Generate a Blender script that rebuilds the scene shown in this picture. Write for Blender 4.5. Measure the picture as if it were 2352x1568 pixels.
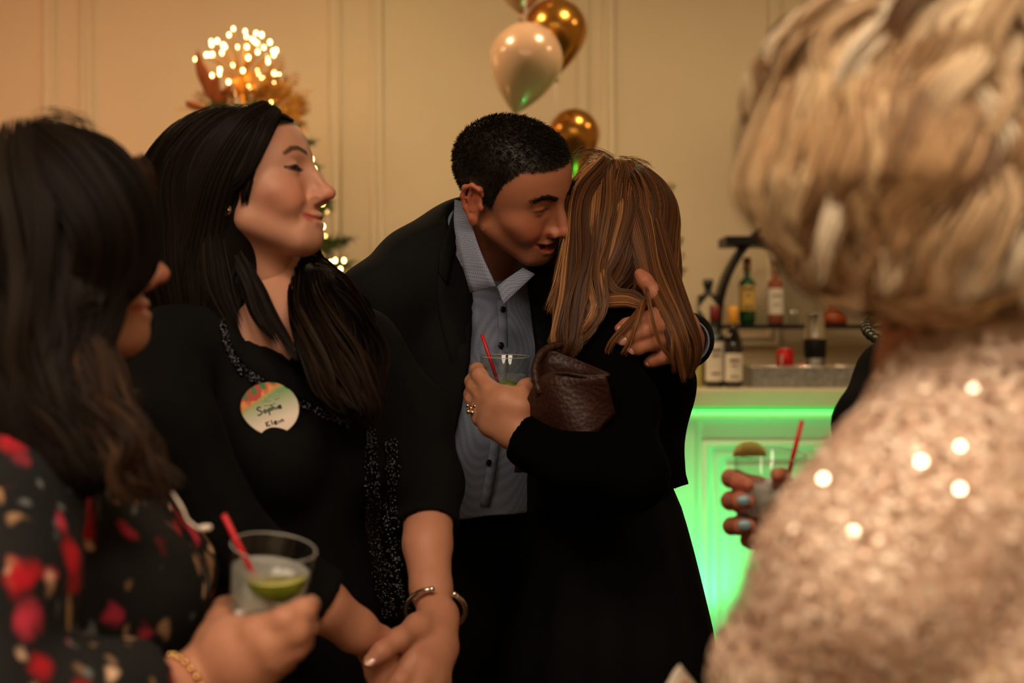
import bpy, bmesh, math, random
import numpy as np
from mathutils import Vector, Matrix

for _o in list(bpy.data.objects):
    bpy.data.objects.remove(_o)
SC = bpy.context.scene
COL = SC.collection
rng = np.random.default_rng(7)
random.seed(7)
PI = math.pi

# ------------------------------------------------------------------ camera
CAMZ = 1.30
FOC = 2352 * 50.0 / 36.0
cam_d = bpy.data.cameras.new('camera')
cam_d.lens = 50.0
cam_d.sensor_width = 36.0
cam_d.clip_start = 0.05
cam_d.dof.use_dof = True
cam_d.dof.focus_distance = 2.25
cam_d.dof.aperture_fstop = 3.3
cam = bpy.data.objects.new('camera', cam_d)
COL.objects.link(cam)
cam.location = (0, 0, CAMZ)
cam.rotation_euler = (PI / 2, 0, 0)
SC.camera = cam

# ------------------------------------------------------------------ world
W = bpy.data.worlds.new('room_world')
SC.world = W
W.use_nodes = True
W.node_tree.nodes['Background'].inputs[0].default_value = (0.9, 0.62, 0.36, 1)
W.node_tree.nodes['Background'].inputs[1].default_value = 0.02

# ------------------------------------------------------------------ exposure
SC.view_settings.view_transform = 'Standard'
SC.view_settings.look = 'None'
SC.view_settings.exposure = 0.0
SC.view_settings.gamma = 1.0
SC.view_settings.use_curve_mapping = False
SC.cycles.use_denoising = True
SC.cycles.sample_clamp_indirect = 4.0
SC.cycles.max_bounces = 6
SC.cycles.use_adaptive_sampling = True
SC.cycles.adaptive_threshold = 0.03
SC.cycles.transparent_max_bounces = 24


def lamp(name, kind, loc, energy, color, size=0.2, target=None, spot=None, blend=0.5, shape='DISK'):
    d = bpy.data.lights.new(name, kind)
    d.energy = energy
    d.color = color
    if kind == 'AREA':
        d.shape = shape
        if shape in ('RECTANGLE', 'ELLIPSE'):
            d.size, d.size_y = size
        else:
            d.size = size
    else:
        d.shadow_soft_size = size
    if kind == 'SPOT':
        d.spot_size = spot
        d.spot_blend = blend
    o = bpy.data.objects.new(name, d)
    COL.objects.link(o)
    o.location = loc
    if target is not None:
        v = Vector(target) - Vector(loc)
        o.rotation_euler = v.to_track_quat('-Z', 'Y').to_euler()
    return o


WARM = (1.0, 0.70, 0.41)
NEUT = (1.0, 0.80, 0.60)
# key lamps are added in place of bounced flash; wash lamps are recessed downlights
CEIL = 3.20
ADDED_KEYS = [(-1.1, 0.0, 19, NEUT), (0.35, -0.25, 18, NEUT), (-0.5, -1.6, 23, NEUT), (1.3, -1.5, 18, NEUT)]
WASH_LIGHTS = [(-2.1, 4.6, 11, WARM), (-0.75, 4.6, 16, WARM), (0.65, 4.6, 11.5, WARM), (2.0, 4.6, 9, WARM)]
for x, y, e, c in ADDED_KEYS:
    lamp('overhead_lamp', 'AREA', (x, y, CEIL - 0.03), e, c, 0.95, (x, y, 0))  # added soft light, standing in for flash bounced off the ceiling
for x, y, e, c in WASH_LIGHTS:
    lamp('overhead_lamp', 'AREA', (x, y, CEIL - 0.03), e, c, 0.25, (x, y + 0.25, 0))
# coloured party uplight washing the wall's left end
lamp('uplight_lamp', 'SPOT', (-2.62, 5.45, 0.30), 70, (1.0, 0.17, 0.11), 0.03, (-2.45, 6.1, 2.1), 1.5, 0.9)


def P(px, py, d):
    """A point at distance d in front of the camera plane, seen at photo pixel (px, py)."""
    return np.array([(px - 1176.0) / FOC * d, d, CAMZ + (784.0 - py) / FOC * d])


# ------------------------------------------------------------------ object helpers
def tag(o, label=None, cat=None, group=None, kind=None):
    if label:
        o['label'] = label
    if cat:
        o['category'] = cat
    if group:
        o['group'] = group
    if kind:
        o['kind'] = kind
    return o


def empty(name, loc, label=None, cat=None, group=None):
    o = bpy.data.objects.new(name, None)
    o.empty_display_size = 0.05
    COL.objects.link(o)
    o.location = loc
    return tag(o, label, cat, group)


def link(name, me, mat=None, parent=None):
    o = bpy.data.objects.new(name, me)
    if mat is not None and len(me.materials) == 0:
        for m in (mat if isinstance(mat, (list, tuple)) else [mat]):
            me.materials.append(m)
    COL.objects.link(o)
    if parent is not None:
        o.parent = parent
        # geometry is written in world space: undo the parent's placement
        o.matrix_parent_inverse = world_of(parent).inverted()
    return o


def world_of(o):
    m = o.matrix_basis.copy()
    if o.parent is not None:
        m = world_of(o.parent) @ o.matrix_parent_inverse @ m
    return m


def mesh_np(name, V, Fq, cols=None, smooth=True):
    me = bpy.data.meshes.new(name)
    V = np.asarray(V, np.float32)
    if isinstance(Fq, np.ndarray):
        n, k = Fq.shape
        me.vertices.add(len(V))
        me.vertices.foreach_set('co', V.ravel())
        me.loops.add(n * k)
        me.loops.foreach_set('vertex_index', Fq.astype(np.int32).ravel())
        me.polygons.add(n)
        me.polygons.foreach_set('loop_start', np.arange(0, n * k, k, dtype=np.int32))
        me.update(calc_edges=True)
    else:
        me.from_pydata([tuple(map(float, v)) for v in V], [], [tuple(map(int, f)) for f in Fq])
        me.update()
    if smooth:
        me.polygons.foreach_set('use_smooth', np.ones(len(me.polygons), bool))
    if cols is not None:
        a = me.color_attributes.new('Col', 'FLOAT_COLOR', 'POINT')
        c = np.ones((len(V), 4), np.float32)
        c[:, :3] = cols
        a.data.foreach_set('color', c.ravel())
    return me


def bm_obj(name, bm, mat, parent=None, smooth=False, bevel=0.0):
    if bevel > 0:
        bmesh.ops.bevel(bm, geom=list(bm.edges), offset=bevel, segments=2, affect='EDGES', profile=0.6)
    bmesh.ops.recalc_face_normals(bm, faces=bm.faces)
    me = bpy.data.meshes.new(name)
    bm.to_mesh(me)
    bm.free()
    if smooth:
        me.polygons.foreach_set('use_smooth', np.ones(len(me.polygons), bool))
    return link(name, me, mat, parent)


def box_bm(bm, c, s):
    r = bmesh.ops.create_cube(bm, size=1.0)
    bmesh.ops.scale(bm, vec=Vector(s), verts=r['verts'])
    bmesh.ops.translate(bm, vec=Vector(c), verts=r['verts'])
    return r['verts']


def box(name, lo, hi, mat, parent=None, bevel=0.0):
    bm = bmesh.new()
    lo, hi = np.minimum(lo, hi), np.maximum(lo, hi)
    box_bm(bm, (lo + hi) / 2, hi - lo)
    return bm_obj(name, bm, mat, parent, bevel=bevel)


def lathe_np(prof, n=32, axis_pt=(0, 0, 0), R=None):
    """Revolve (r, z) pairs about z; profile may close on the axis with r=0."""
    prof = np.asarray(prof, float)
    m = len(prof)
    t = np.linspace(0, 2 * PI, n, endpoint=False)
    V = np.stack([prof[:, None, 0] * np.cos(t), prof[:, None, 0] * np.sin(t), np.repeat(prof[:, None, 1], n, 1)], -1).reshape(-1, 3)
    i, j = np.meshgrid(np.arange(m - 1), np.arange(n), indexing='ij')
    j2 = (j + 1) % n
    Fq = np.stack([i * n + j, i * n + j2, (i + 1) * n + j2, (i + 1) * n + j], -1).reshape(-1, 4)
    if R is not None:
        V = V @ np.asarray(R).T
    return V + np.asarray(axis_pt), Fq


def lathe(name, prof, mat, loc, parent=None, n=32, R=None, smooth=True):
    V, Fq = lathe_np(prof, n, loc, R)
    me = mesh_np(name, V, Fq, smooth=smooth)
    bm = bmesh.new()
    bm.from_mesh(me)
    bmesh.ops.remove_doubles(bm, verts=bm.verts, dist=1e-6)
    bmesh.ops.dissolve_degenerate(bm, edges=bm.edges, dist=1e-7)
    bmesh.ops.recalc_face_normals(bm, faces=bm.faces)
    bm.to_mesh(me)
    bm.free()
    return link(name, me, mat, parent)


def catmull(pts, n):
    pts = np.asarray(pts, float)
    p = np.vstack([2 * pts[0] - pts[1], pts, 2 * pts[-1] - pts[-2]])
    k = len(pts) - 1
    s = np.linspace(0, k, n)
    i = np.minimum(s.astype(int), k - 1)
    t = (s - i)[:, None]
    a, b, c, d = p[i], p[i + 1], p[i + 2], p[i + 3]
    return 0.5 * (2 * b + (c - a) * t + (2 * a - 5 * b + 4 * c - d) * t ** 2 + (3 * b - a - 3 * c + d) * t ** 3)


def nrm(v):
    v = np.asarray(v, float)
    return v / np.maximum(np.linalg.norm(v, axis=-1, keepdims=True), 1e-12)


def tubes_np(paths, rad, sides=3, caps=False):
    """paths (N,S,3), rad (N,S) -> verts, quads."""
    N, S, _ = paths.shape
    tan = np.gradient(paths, axis=1)
    tan = nrm(tan)
    ref = np.where(np.abs(tan[..., 2:3]) > 0.9, np.array([1.0, 0, 0]), np.array([0, 0, 1.0]))
    a = nrm(np.cross(tan, ref))
    b = np.cross(tan, a)
    th = np.arange(sides) * 2 * PI / sides
    V = paths[:, :, None, :] + rad[:, :, None, None] * (np.cos(th)[:, None] * a[:, :, None, :] + np.sin(th)[:, None] * b[:, :, None, :])
    base = (np.arange(N) * S * sides)[:, None, None] + (np.arange(S - 1) * sides)[None, :, None]
    j = np.arange(sides)[None, None, :]
    j2 = (j + 1) % sides
    Fq = np.stack([base + j, base + j2, base + sides + j2, base + sides + j], -1).reshape(-1, 4)
    return V.reshape(-1, 3), Fq


def tube(name, pts, r, mat, parent=None, n=None, sides=8, smooth=True, r1=None):
    pts = catmull(pts, n) if n else np.asarray(pts, float)
    S = len(pts)
    rr = np.linspace(r, r if r1 is None else r1, S)
    # closed ends
    p2 = np.vstack([pts[:1] - (pts[1:2] - pts[:1]) * 1e-3, pts, pts[-1:] + (pts[-1:] - pts[-2:-1]) * 1e-3])
    r2 = np.concatenate([[1e-5], rr, [1e-5]])
    V, Fq = tubes_np(p2[None], r2[None], sides)
    return link(name, mesh_np(name, V, Fq, smooth=smooth), mat, parent)


# ------------------------------------------------------------------ materials
def lin(r, g, b):
    def f(c):
        c = c / 255.0
        return c / 12.92 if c <= 0.04045 else ((c + 0.055) / 1.055) ** 2.4
    return (f(r), f(g), f(b))


def mat(name, col, rough=0.6, metal=0.0, spec=0.5, bump=0.0, bscale=60.0, var=0.0, vscale=6.0, emit=None, estr=0.0,
        sss=0.0, vcol=False, coat=0.0, sheen=0.0, trans=0.0, ior=1.45, aniso=0.0):
    m = bpy.data.materials.new(name)
    m.use_nodes = True
    nt = m.node_tree
    b = nt.nodes['Principled BSDF']
    b.inputs['Base Color'].default_value = (*col, 1)
    b.inputs['Roughness'].default_value = rough
    b.inputs['Metallic'].default_value = metal
    b.inputs['Specular IOR Level'].default_value = spec
    b.inputs['IOR'].default_value = ior
    b.inputs['Coat Weight'].default_value = coat
    b.inputs['Sheen Weight'].default_value = sheen
    b.inputs['Transmission Weight'].default_value = trans
    if sss:
        b.inputs['Subsurface Weight'].default_value = sss
        b.inputs['Subsurface Radius'].default_value = (1.0, 0.35, 0.18)
        b.inputs['Subsurface Scale'].default_value = 0.006
    if emit:
        b.inputs['Emission Color'].default_value = (*emit, 1)
        b.inputs['Emission Strength'].default_value = estr
    tc = None
    if bump or var:
        tc = nt.nodes.new('ShaderNodeTexCoord')
    src = None
    if vcol:
        at = nt.nodes.new('ShaderNodeVertexColor')
        at.layer_name = 'Col'
        src = at.outputs['Color']
    if var:
        n = nt.nodes.new('ShaderNodeTexNoise')
        n.inputs['Scale'].default_value = vscale
        n.inputs['Detail'].default_value = 4
        nt.links.new(tc.outputs['Object'], n.inputs['Vector'])
        mr = nt.nodes.new('ShaderNodeMapRange')
        mr.inputs[1].default_value = 0.25
        mr.inputs[2].default_value = 0.75
        mr.inputs[3].default_value = 1 - var
        mr.inputs[4].default_value = 1 + var
        nt.links.new(n.outputs['Fac'], mr.inputs[0])
        mx = nt.nodes.new('ShaderNodeVectorMath')
        mx.operation = 'SCALE'
        if src is not None:
            nt.links.new(src, mx.inputs[0])
        else:
            mx.inputs[0].default_value = col
        nt.links.new(mr.outputs[0], mx.inputs['Scale'])
        src = mx.outputs[0]
    if src is not None:
        nt.links.new(src, b.inputs['Base Color'])
    if bump:
        n2 = nt.nodes.new('ShaderNodeTexNoise')
        n2.inputs['Scale'].default_value = bscale
        n2.inputs['Detail'].default_value = 5
        nt.links.new(tc.outputs['Object'], n2.inputs['Vector'])
        bp = nt.nodes.new('ShaderNodeBump')
        bp.inputs['Strength'].default_value = bump
        bp.inputs['Distance'].default_value = 0.002
        nt.links.new(n2.outputs['Fac'], bp.inputs['Height'])
        nt.links.new(bp.outputs['Normal'], b.inputs['Normal'])
    return m


def glass_mat(name, tint=(1, 1, 1), gloss=1.0, rough=0.02, ior=1.5):
    """Thin clear glass: transparent body with a Fresnel reflection."""
    m = bpy.data.materials.new(name)
    m.use_nodes = True
    nt = m.node_tree
    nt.nodes.remove(nt.nodes['Principled BSDF'])
    out = nt.nodes['Material Output']
    tr = nt.nodes.new('ShaderNodeBsdfTransparent')
    tr.inputs[0].default_value = (*tint, 1)
    gl = nt.nodes.new('ShaderNodeBsdfGlossy')
    gl.inputs['Roughness'].default_value = rough
    gl.inputs['Color'].default_value = (gloss, gloss, gloss, 1)
    fr = nt.nodes.new('ShaderNodeFresnel')
    fr.inputs['IOR'].default_value = ior
    ge = nt.nodes.new('ShaderNodeNewGeometry')
    inv = nt.nodes.new('ShaderNodeMath')
    inv.operation = 'SUBTRACT'
    inv.inputs[0].default_value = 1.0
    nt.links.new(ge.outputs['Backfacing'], inv.inputs[1])
    mul = nt.nodes.new('ShaderNodeMath')
    mul.operation = 'MULTIPLY'
    nt.links.new(fr.outputs[0], mul.inputs[0])
    nt.links.new(inv.outputs[0], mul.inputs[1])
    mx = nt.nodes.new('ShaderNodeMixShader')
    nt.links.new(mul.outputs[0], mx.inputs[0])
    nt.links.new(tr.outputs[0], mx.inputs[1])
    nt.links.new(gl.outputs[0], mx.inputs[2])
    nt.links.new(mx.outputs[0], out.inputs[0])
    return m


def emit_mat(name, col, s):
    m = bpy.data.materials.new(name)
    m.use_nodes = True
    nt = m.node_tree
    nt.nodes.remove(nt.nodes['Principled BSDF'])
    e = nt.nodes.new('ShaderNodeEmission')
    e.inputs[0].default_value = (*col, 1)
    e.inputs[1].default_value = s
    nt.links.new(e.outputs[0], nt.nodes['Material Output'].inputs[0])
    m.cycles.emission_sampling = 'NONE'
    return m


# ------------------------------------------------------------------ signed distance modelling
class SDF:
    def __init__(self, lo, hi, h, pad=None):
        self.pad = pad if pad is not None else (0.016 if h < 0.0021 else 0.05)
        self.lo = np.asarray(lo, float)
        self.h = h
        self.n = np.maximum(((np.asarray(hi) - self.lo) / h).astype(int) + 2, 4)
        self.v = np.full(self.n, 0.25, np.float32)
        self.ax = [self.lo[i] + np.arange(self.n[i]) * h for i in range(3)]

    def _sl(self, lo, hi):
        a = np.clip(np.floor((np.asarray(lo) - self.lo) / self.h).astype(int), 0, self.n)
        b = np.clip(np.ceil((np.asarray(hi) - self.lo) / self.h).astype(int) + 1, 0, self.n)
        return a, b

    def _do(self, fn, lo, hi, k, sub):
        m = max(2.2 * k, self.pad) + 3 * self.h
        a, b = self._sl(np.asarray(lo) - m, np.asarray(hi) + m)
        if np.any(b - a < 1):
            return
        s = tuple(slice(a[i], b[i]) for i in range(3))
        X = self.ax[0][a[0]:b[0], None, None].astype(np.float32)
        Y = self.ax[1][None, a[1]:b[1], None].astype(np.float32)
        Z = self.ax[2][None, None, a[2]:b[2]].astype(np.float32)
        d = fn(X, Y, Z).astype(np.float32)
        c = self.v[s]
        if not sub:
            if k > 0:
                q = np.maximum(k - np.abs(c - d), 0) / k
                self.v[s] = np.minimum(c, d) - q * q * k * 0.25
            else:
                self.v[s] = np.minimum(c, d)
        else:
            d = -d
            if k > 0:
                q = np.maximum(k - np.abs(c - d), 0) / k
                self.v[s] = np.maximum(c, d) + q * q * k * 0.25
            else:
                self.v[s] = np.maximum(c, d)

    def cone(self, a, b, ra, rb, k=0.01, sub=False, fl=None, ff=1.0):
        """Capsule with a linear radius; fl/ff flatten it along direction fl by factor ff."""
        a = np.asarray(a, float)
        b = np.asarray(b, float)
        ba = b - a
        l2 = max(float(ba @ ba), 1e-12)

        def fn(X, Y, Z):
            x, y, z = X - a[0], Y - a[1], Z - a[2]
            t = np.clip((x * ba[0] + y * ba[1] + z * ba[2]) / l2, 0, 1)
            x = x - t * ba[0]
            y = y - t * ba[1]
            z = z - t * ba[2]
            d2 = x * x + y * y + z * z
            if fl is not None:
                w = x * fl[0] + y * fl[1] + z * fl[2]
                d2 = d2 + (ff * ff - 1) * w * w
            return np.sqrt(d2) - (ra + (rb - ra) * t)
        r = max(ra, rb)
        self._do(fn, np.minimum(a, b) - r, np.maximum(a, b) + r, k, sub)

    def chain(self, pts, rad, k=0.01, sub=False, fl=None, ff=1.0):
        for i in range(len(pts) - 1):
            self.cone(pts[i], pts[i + 1], rad[i], rad[i + 1], k, sub, fl, ff)

    def ell(self, c, r, R=None, k=0.01, sub=False):
        c = np.asarray(c, float)
        r = np.asarray(r, float) * np.ones(3)

        def fn(X, Y, Z):
            x, y, z = X - c[0], Y - c[1], Z - c[2]
            if R is not None:
                x, y, z = (x * R[0, 0] + y * R[1, 0] + z * R[2, 0], x * R[0, 1] + y * R[1, 1] + z * R[2, 1],
                           x * R[0, 2] + y * R[1, 2] + z * R[2, 2])
            k0 = np.sqrt((x / r[0]) ** 2 + (y / r[1]) ** 2 + (z / r[2]) ** 2)
            k1 = np.sqrt((x / r[0] ** 2) ** 2 + (y / r[1] ** 2) ** 2 + (z / r[2] ** 2) ** 2)
            return k0 * (k0 - 1) / np.maximum(k1, 1e-6)
        m = r.max()
        e = r if R is None else np.full(3, m)
        self._do(fn, c - e, c + e, k, sub)

    def half(self, p, n, sub_k=0.002):
        """Cut away everything on the +n side of the plane."""
        p = np.asarray(p, float)
        n = nrm(n)
        X, Y, Z = self.ax[0][:, None, None], self.ax[1][None, :, None], self.ax[2][None, None, :]
        d = ((X - p[0]) * n[0] + (Y - p[1]) * n[1] + (Z - p[2]) * n[2]).astype(np.float32)
        self.v = np.maximum(self.v, d)

    def cut(self, p, n, rad):
        """Cut squarely away what lies on the +n side of the plane, within a ball round p."""
        p = np.asarray(p, float)
        n = nrm(n)

        def fn(X, Y, Z):
            x, y, z = X - p[0], Y - p[1], Z - p[2]
            return np.maximum(-(x * n[0] + y * n[1] + z * n[2]), np.sqrt(x * x + y * y + z * z) - rad)
        self._do(fn, p - rad, p + rad, 0, True)

    def mesh(self):
        v, s = self.v, self.v < 0
        # keep the border empty so that surfaces close
        for a in range(3):
            sl = [slice(None)] * 3
            for e in (0, -1):
                sl[a] = e
                v[tuple(sl)] = np.maximum(v[tuple(sl)], 1e-4)
                s[tuple(sl)] = False
        n = v.shape
        offs = [(i, j, k) for i in (0, 1) for j in (0, 1) for k in (0, 1)]
        anyv = np.zeros((n[0] - 1, n[1] - 1, n[2] - 1), bool)
        allv = np.ones_like(anyv)
        for i, j, k in offs:
            c = s[i:n[0] - 1 + i, j:n[1] - 1 + j, k:n[2] - 1 + k]
            anyv |= c
            allv &= c
        act = anyv & ~allv
        co = np.argwhere(act)
        idx = np.full(act.shape, -1, np.int32)
        idx[act] = np.arange(len(co))
        val = np.stack([v[co[:, 0] + i, co[:, 1] + j, co[:, 2] + k] for i, j, k in offs], 1)
        pos = np.zeros((len(co), 3))
        cnt = np.zeros(len(co))
        oa = np.array(offs, float)
        for a in range(8):
            for b in range(a + 1, 8):
                if np.abs(oa[a] - oa[b]).sum() == 1:
                    va, vb = val[:, a], val[:, b]
                    cr = (va < 0) != (vb < 0)
                    t = np.where(cr, va / np.where(cr, va - vb, 1), 0)
                    pos += cr[:, None] * (oa[a] + (oa[b] - oa[a]) * t[:, None])
                    cnt += cr
        V = (co + pos / cnt[:, None]) * self.h + self.lo
        fs = []
        for a in range(3):
            b, c = (a + 1) % 3, (a + 2) % 3
            s0 = [slice(None)] * 3
            s1 = [slice(None)] * 3
            s0[a], s1[a] = slice(0, n[a] - 1), slice(1, n[a])
            for q in (b, c):
                s0[q] = s1[q] = slice(1, n[q] - 1)
            A, B = s[tuple(s0)], s[tuple(s1)]
            e = np.argwhere(A != B)
            if not len(e):
                continue
            inside = A[A != B]
            e[:, b] += 1
            e[:, c] += 1
            q = []
            for db, dc in ((-1, -1), (0, -1), (0, 0), (-1, 0)):
                w = e.copy()
                w[:, b] += db
                w[:, c] += dc
                q.append(idx[w[:, 0], w[:, 1], w[:, 2]])
            q = np.stack(q, 1)
            q[~inside] = q[~inside][:, ::-1]
            fs.append(q)
        return V, np.vstack(fs)

    def sample(self, p):
        q = (p - self.lo) / self.h
        q = np.clip(q, 0, np.array(self.n) - 1.001)
        i = q.astype(int)
        f = q - i
        r = 0
        for a in (0, 1):
            for b in (0, 1):
                for c in (0, 1):
                    w = (f[..., 0] if a else 1 - f[..., 0]) * (f[..., 1] if b else 1 - f[..., 1]) * (f[..., 2] if c else 1 - f[..., 2])
                    r = r + w * self.v[i[..., 0] + a, i[..., 1] + b, i[..., 2] + c]
        return r

    def grad(self, p):
        e = self.h
        g = np.stack([self.sample(p + d) - self.sample(p - d) for d in np.eye(3) * e], -1)
        return nrm(g)

    def hit(self, px, py, d0=0.5, d1=4.0):
        """First surface met along the ray through a photo pixel; returns point, outward normal."""
        ds = np.arange(d0, d1, self.h * 0.5)
        pts = np.stack([(px - 1176.0) / FOC * ds, ds, CAMZ + (784.0 - py) / FOC * ds], -1)
        hi = self.lo + (np.array(self.n) - 1) * self.h
        ok = np.all((pts > self.lo) & (pts < hi), 1)
        sv = np.where(ok, self.sample(pts), 1.0)
        w = np.where(sv < 0)[0]
        i = w[0] if len(w) else int(np.argmin(sv))
        p = pts[i]
        return p, self.grad(p[None])[0]


def vnormals(V, Fq):
    e1 = V[Fq[:, 1]] - V[Fq[:, 0]]
    e2 = V[Fq[:, 2]] - V[Fq[:, 0]]
    fn = np.cross(e1, e2)
    k = Fq.shape[1]
    idx = Fq.ravel()
    N = np.stack([np.bincount(idx, weights=np.repeat(fn[:, a], k), minlength=len(V)) for a in range(3)], 1)
    return nrm(N)


def lap(V, Fq, it=2, lam=0.5):
    """Light smoothing of a quad mesh."""
    n = len(V)
    e = np.concatenate([Fq[:, [0, 1]], Fq[:, [1, 2]], Fq[:, [2, 3]], Fq[:, [3, 0]]])
    i, j = np.concatenate([e[:, 0], e[:, 1]]), np.concatenate([e[:, 1], e[:, 0]])
    C = np.maximum(np.bincount(i, minlength=n), 1)
    V = V.copy()
    for _ in range(it):
        A = np.stack([np.bincount(i, weights=V[j, a], minlength=n) for a in range(3)], 1)
        V = V + lam * (A / C[:, None] - V)
    return V


def join_np(parts):
    """[(V,F,C)] -> one V,F,C (quads)."""
    Vs, Fs, Cs, o = [], [], [], 0
    for V, Fq, C in parts:
        Vs.append(V)
        Fs.append(np.asarray(Fq) + o)
        C = np.asarray(C, float)
        Cs.append(np.broadcast_to(C, (len(V), 3)))
        o += len(V)
    return np.vstack(Vs), np.vstack(Fs), np.vstack(Cs)


def loft(S, edge_a, edge_b, n, m, off=0.002, th=0.003, explicit=False):
    """A thin cloth or leather piece between two edge polylines laid on surface S.
    Edges are photo pixels (or pixel+distance triples when explicit)."""
    A = catmull(np.array(edge_a, float), n)
    B = catmull(np.array(edge_b, float), n)
    pts = np.zeros((n, m, 3))
    for i in range(n):
        for j in range(m):
            q = A[i] + (B[i] - A[i]) * j / (m - 1)
            pts[i, j] = P(*q) if explicit else S.hit(q[0], q[1])[0]
    if not explicit:
        for _ in range(2):
            pts[1:-1] = pts[1:-1] * 0.5 + (pts[:-2] + pts[2:]) * 0.25
    du = np.gradient(pts, axis=0)
    dv = np.gradient(pts, axis=1)
    N = nrm(np.cross(du, dv))
    N = N * np.where(N[..., 1:2] > 0, -1, 1)
    top = (pts + N * (off + th)).reshape(-1, 3)
    bot = (pts + N * off).reshape(-1, 3)
    V = np.vstack([top, bot])
    q = []
    o = n * m
    for i in range(n - 1):
        for j in range(m - 1):
            a, b, c, d = i * m + j, i * m + j + 1, (i + 1) * m + j + 1, (i + 1) * m + j
            q += [(a, b, c, d), (o + d, o + c, o + b, o + a)]
    for i in range(n - 1):
        for j in (0, m - 1):
            a, d = i * m + j, (i + 1) * m + j
            q.append((a, d, o + d, o + a) if j == 0 else (d, a, o + a, o + d))
    for j in range(m - 1):
        for i in (0, n - 1):
            a, b = i * m + j, i * m + j + 1
            q.append((b, a, o + a, o + b) if i == 0 else (a, b, o + b, o + a))
    return V, np.array(q)


# ------------------------------------------------------------------ materials of the room
MAT = {}
MAT['wall'] = mat('wall_paint', lin(222, 205, 172), 0.62, bump=0.05, bscale=180, var=0.02, vscale=2)
MAT['trim'] = mat('trim_paint', lin(226, 210, 178), 0.5)
MAT['ceiling'] = mat('ceiling_paint', lin(225, 215, 195), 0.8)
MAT['floor'] = mat('carpet', lin(70, 52, 40), 0.95, bump=0.6, bscale=400, var=0.25, vscale=30)
MAT['barwhite'] = mat('bar_paint', lin(226, 222, 208), 0.42)
MAT['bartop'] = mat('bar_top_stone', lin(228, 214, 182), 0.3, var=0.05, vscale=8)
MAT['black_metal'] = mat('black_metal', (0.012, 0.011, 0.010), 0.45, metal=0.6)
MAT['steel'] = mat('steel', (0.62, 0.60, 0.56), 0.22, metal=1.0)
MAT['galv'] = mat('galvanised_metal', (0.30, 0.30, 0.29), 0.5, metal=0.9, var=0.35, vscale=60, bump=0.2, bscale=90)
MAT['eye'] = mat('eye', (1, 1, 1), 0.08, vcol=True)
MAT['skin'] = mat('skin', (1, 1, 1), 0.47, vcol=True, sss=0.12, bump=0.12, bscale=900, spec=0.45)
MAT['glass'] = glass_mat('clear_glass', (0.93, 0.95, 0.93))
MAT['led'] = emit_mat('green_led', (0.03, 1.0, 0.12), 0.9)
MAT['downlight'] = emit_mat('downlight_glow', (1.0, 0.78, 0.55), 6.0)

WALL_Y = 6.15
XL, XR, YB = -3.4, 3.6, -3.0


def struct(name, lo, hi, m, bevel=0.0):
    return tag(box(name, lo, hi, m, bevel=bevel), kind='structure')


struct('floor', (XL, YB, -0.06), (XR, WALL_Y, 0), MAT['floor'])
struct('ceiling', (XL, YB, CEIL), (XR, WALL_Y, CEIL + 0.06), MAT['ceiling'])
wall_back = struct('wall_back', (XL, WALL_Y, 0), (XR, WALL_Y + 0.12, CEIL), MAT['wall'])
struct('wall_left', (XL - 0.12, YB, 0), (XL, WALL_Y, CEIL), MAT['wall'])
struct('wall_right', (XR, YB, 0), (XR + 0.12, WALL_Y, CEIL), MAT['wall'])
struct('wall_front', (XL, YB - 0.12, 0), (XR, YB, CEIL), MAT['wall'])
struct('baseboard_back', (XL, WALL_Y - 0.022, 0), (XR, WALL_Y, 0.16), MAT['trim'], 0.004)
struct('trim_1', (XL, WALL_Y - 0.035, 1.135), (XR, WALL_Y, 1.20), MAT['trim'], 0.008)     # chair rail
struct('trim_2', (XL, WALL_Y - 0.07, CEIL - 0.13), (XR, WALL_Y, CEIL), MAT['trim'], 0.02)  # cornice
TRIMN = [2]

# profile of the picture-frame moulding: (across, out)
MOULD = [(0, 0), (0, 0.012), (0.006, 0.020), (0.014, 0.020), (0.018, 0.011), (0.030, 0.011), (0.036, 0.022), (0.046, 0.022), (0.052, 0.010), (0.056, 0)]


def frame_mould(x0, x1, z0, z1, y, m, parent=None, name=None, prof=MOULD, face=-1):
    """A mitred rectangular moulding frame on a wall facing -y."""
    V, Fq = [], []
    k = len(prof)
    cx = [(x0, z0, 1, 1), (x1, z0, -1, 1), (x1, z1, -1, -1), (x0, z1, 1, -1)]
    for (x, z, sx, sz) in cx:
        for (a, o) in prof:
            V.append((x + sx * a, y + face * o, z + sz * a))
    for c in range(4):
        d = (c + 1) % 4
        for i in range(k - 1):
            Fq.append((c * k + i, d * k + i, d * k + i + 1, c * k + i + 1))
    me = mesh_np(name, np.array(V), np.array(Fq), smooth=False)
    bm = bmesh.new()
    bm.from_mesh(me)
    bmesh.ops.recalc_face_normals(bm, faces=bm.faces)
    bm.to_mesh(me)
    bm.free()
    return link(name, me, m, parent)


def wx(px, y=WALL_Y):
    return (px - 1176) / FOC * y


zlo = CAMZ + (784 - 797) / FOC * WALL_Y
for a, b in ((-560, 128), (185, 784), (852, 1352), (1384, 1792), (1872, 2420), (2490, 3060)):
    TRIMN[0] += 1
    tag(frame_mould(wx(a), wx(b), zlo, 2.92, WALL_Y, MAT['trim'], None, 'trim_%d' % TRIMN[0]), kind='structure')
    TRIMN[0] += 1
    tag(frame_mould(wx(a), wx(b), 0.26, 1.04, WALL_Y, MAT['trim'], None, 'trim_%d' % TRIMN[0]), kind='structure')

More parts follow.
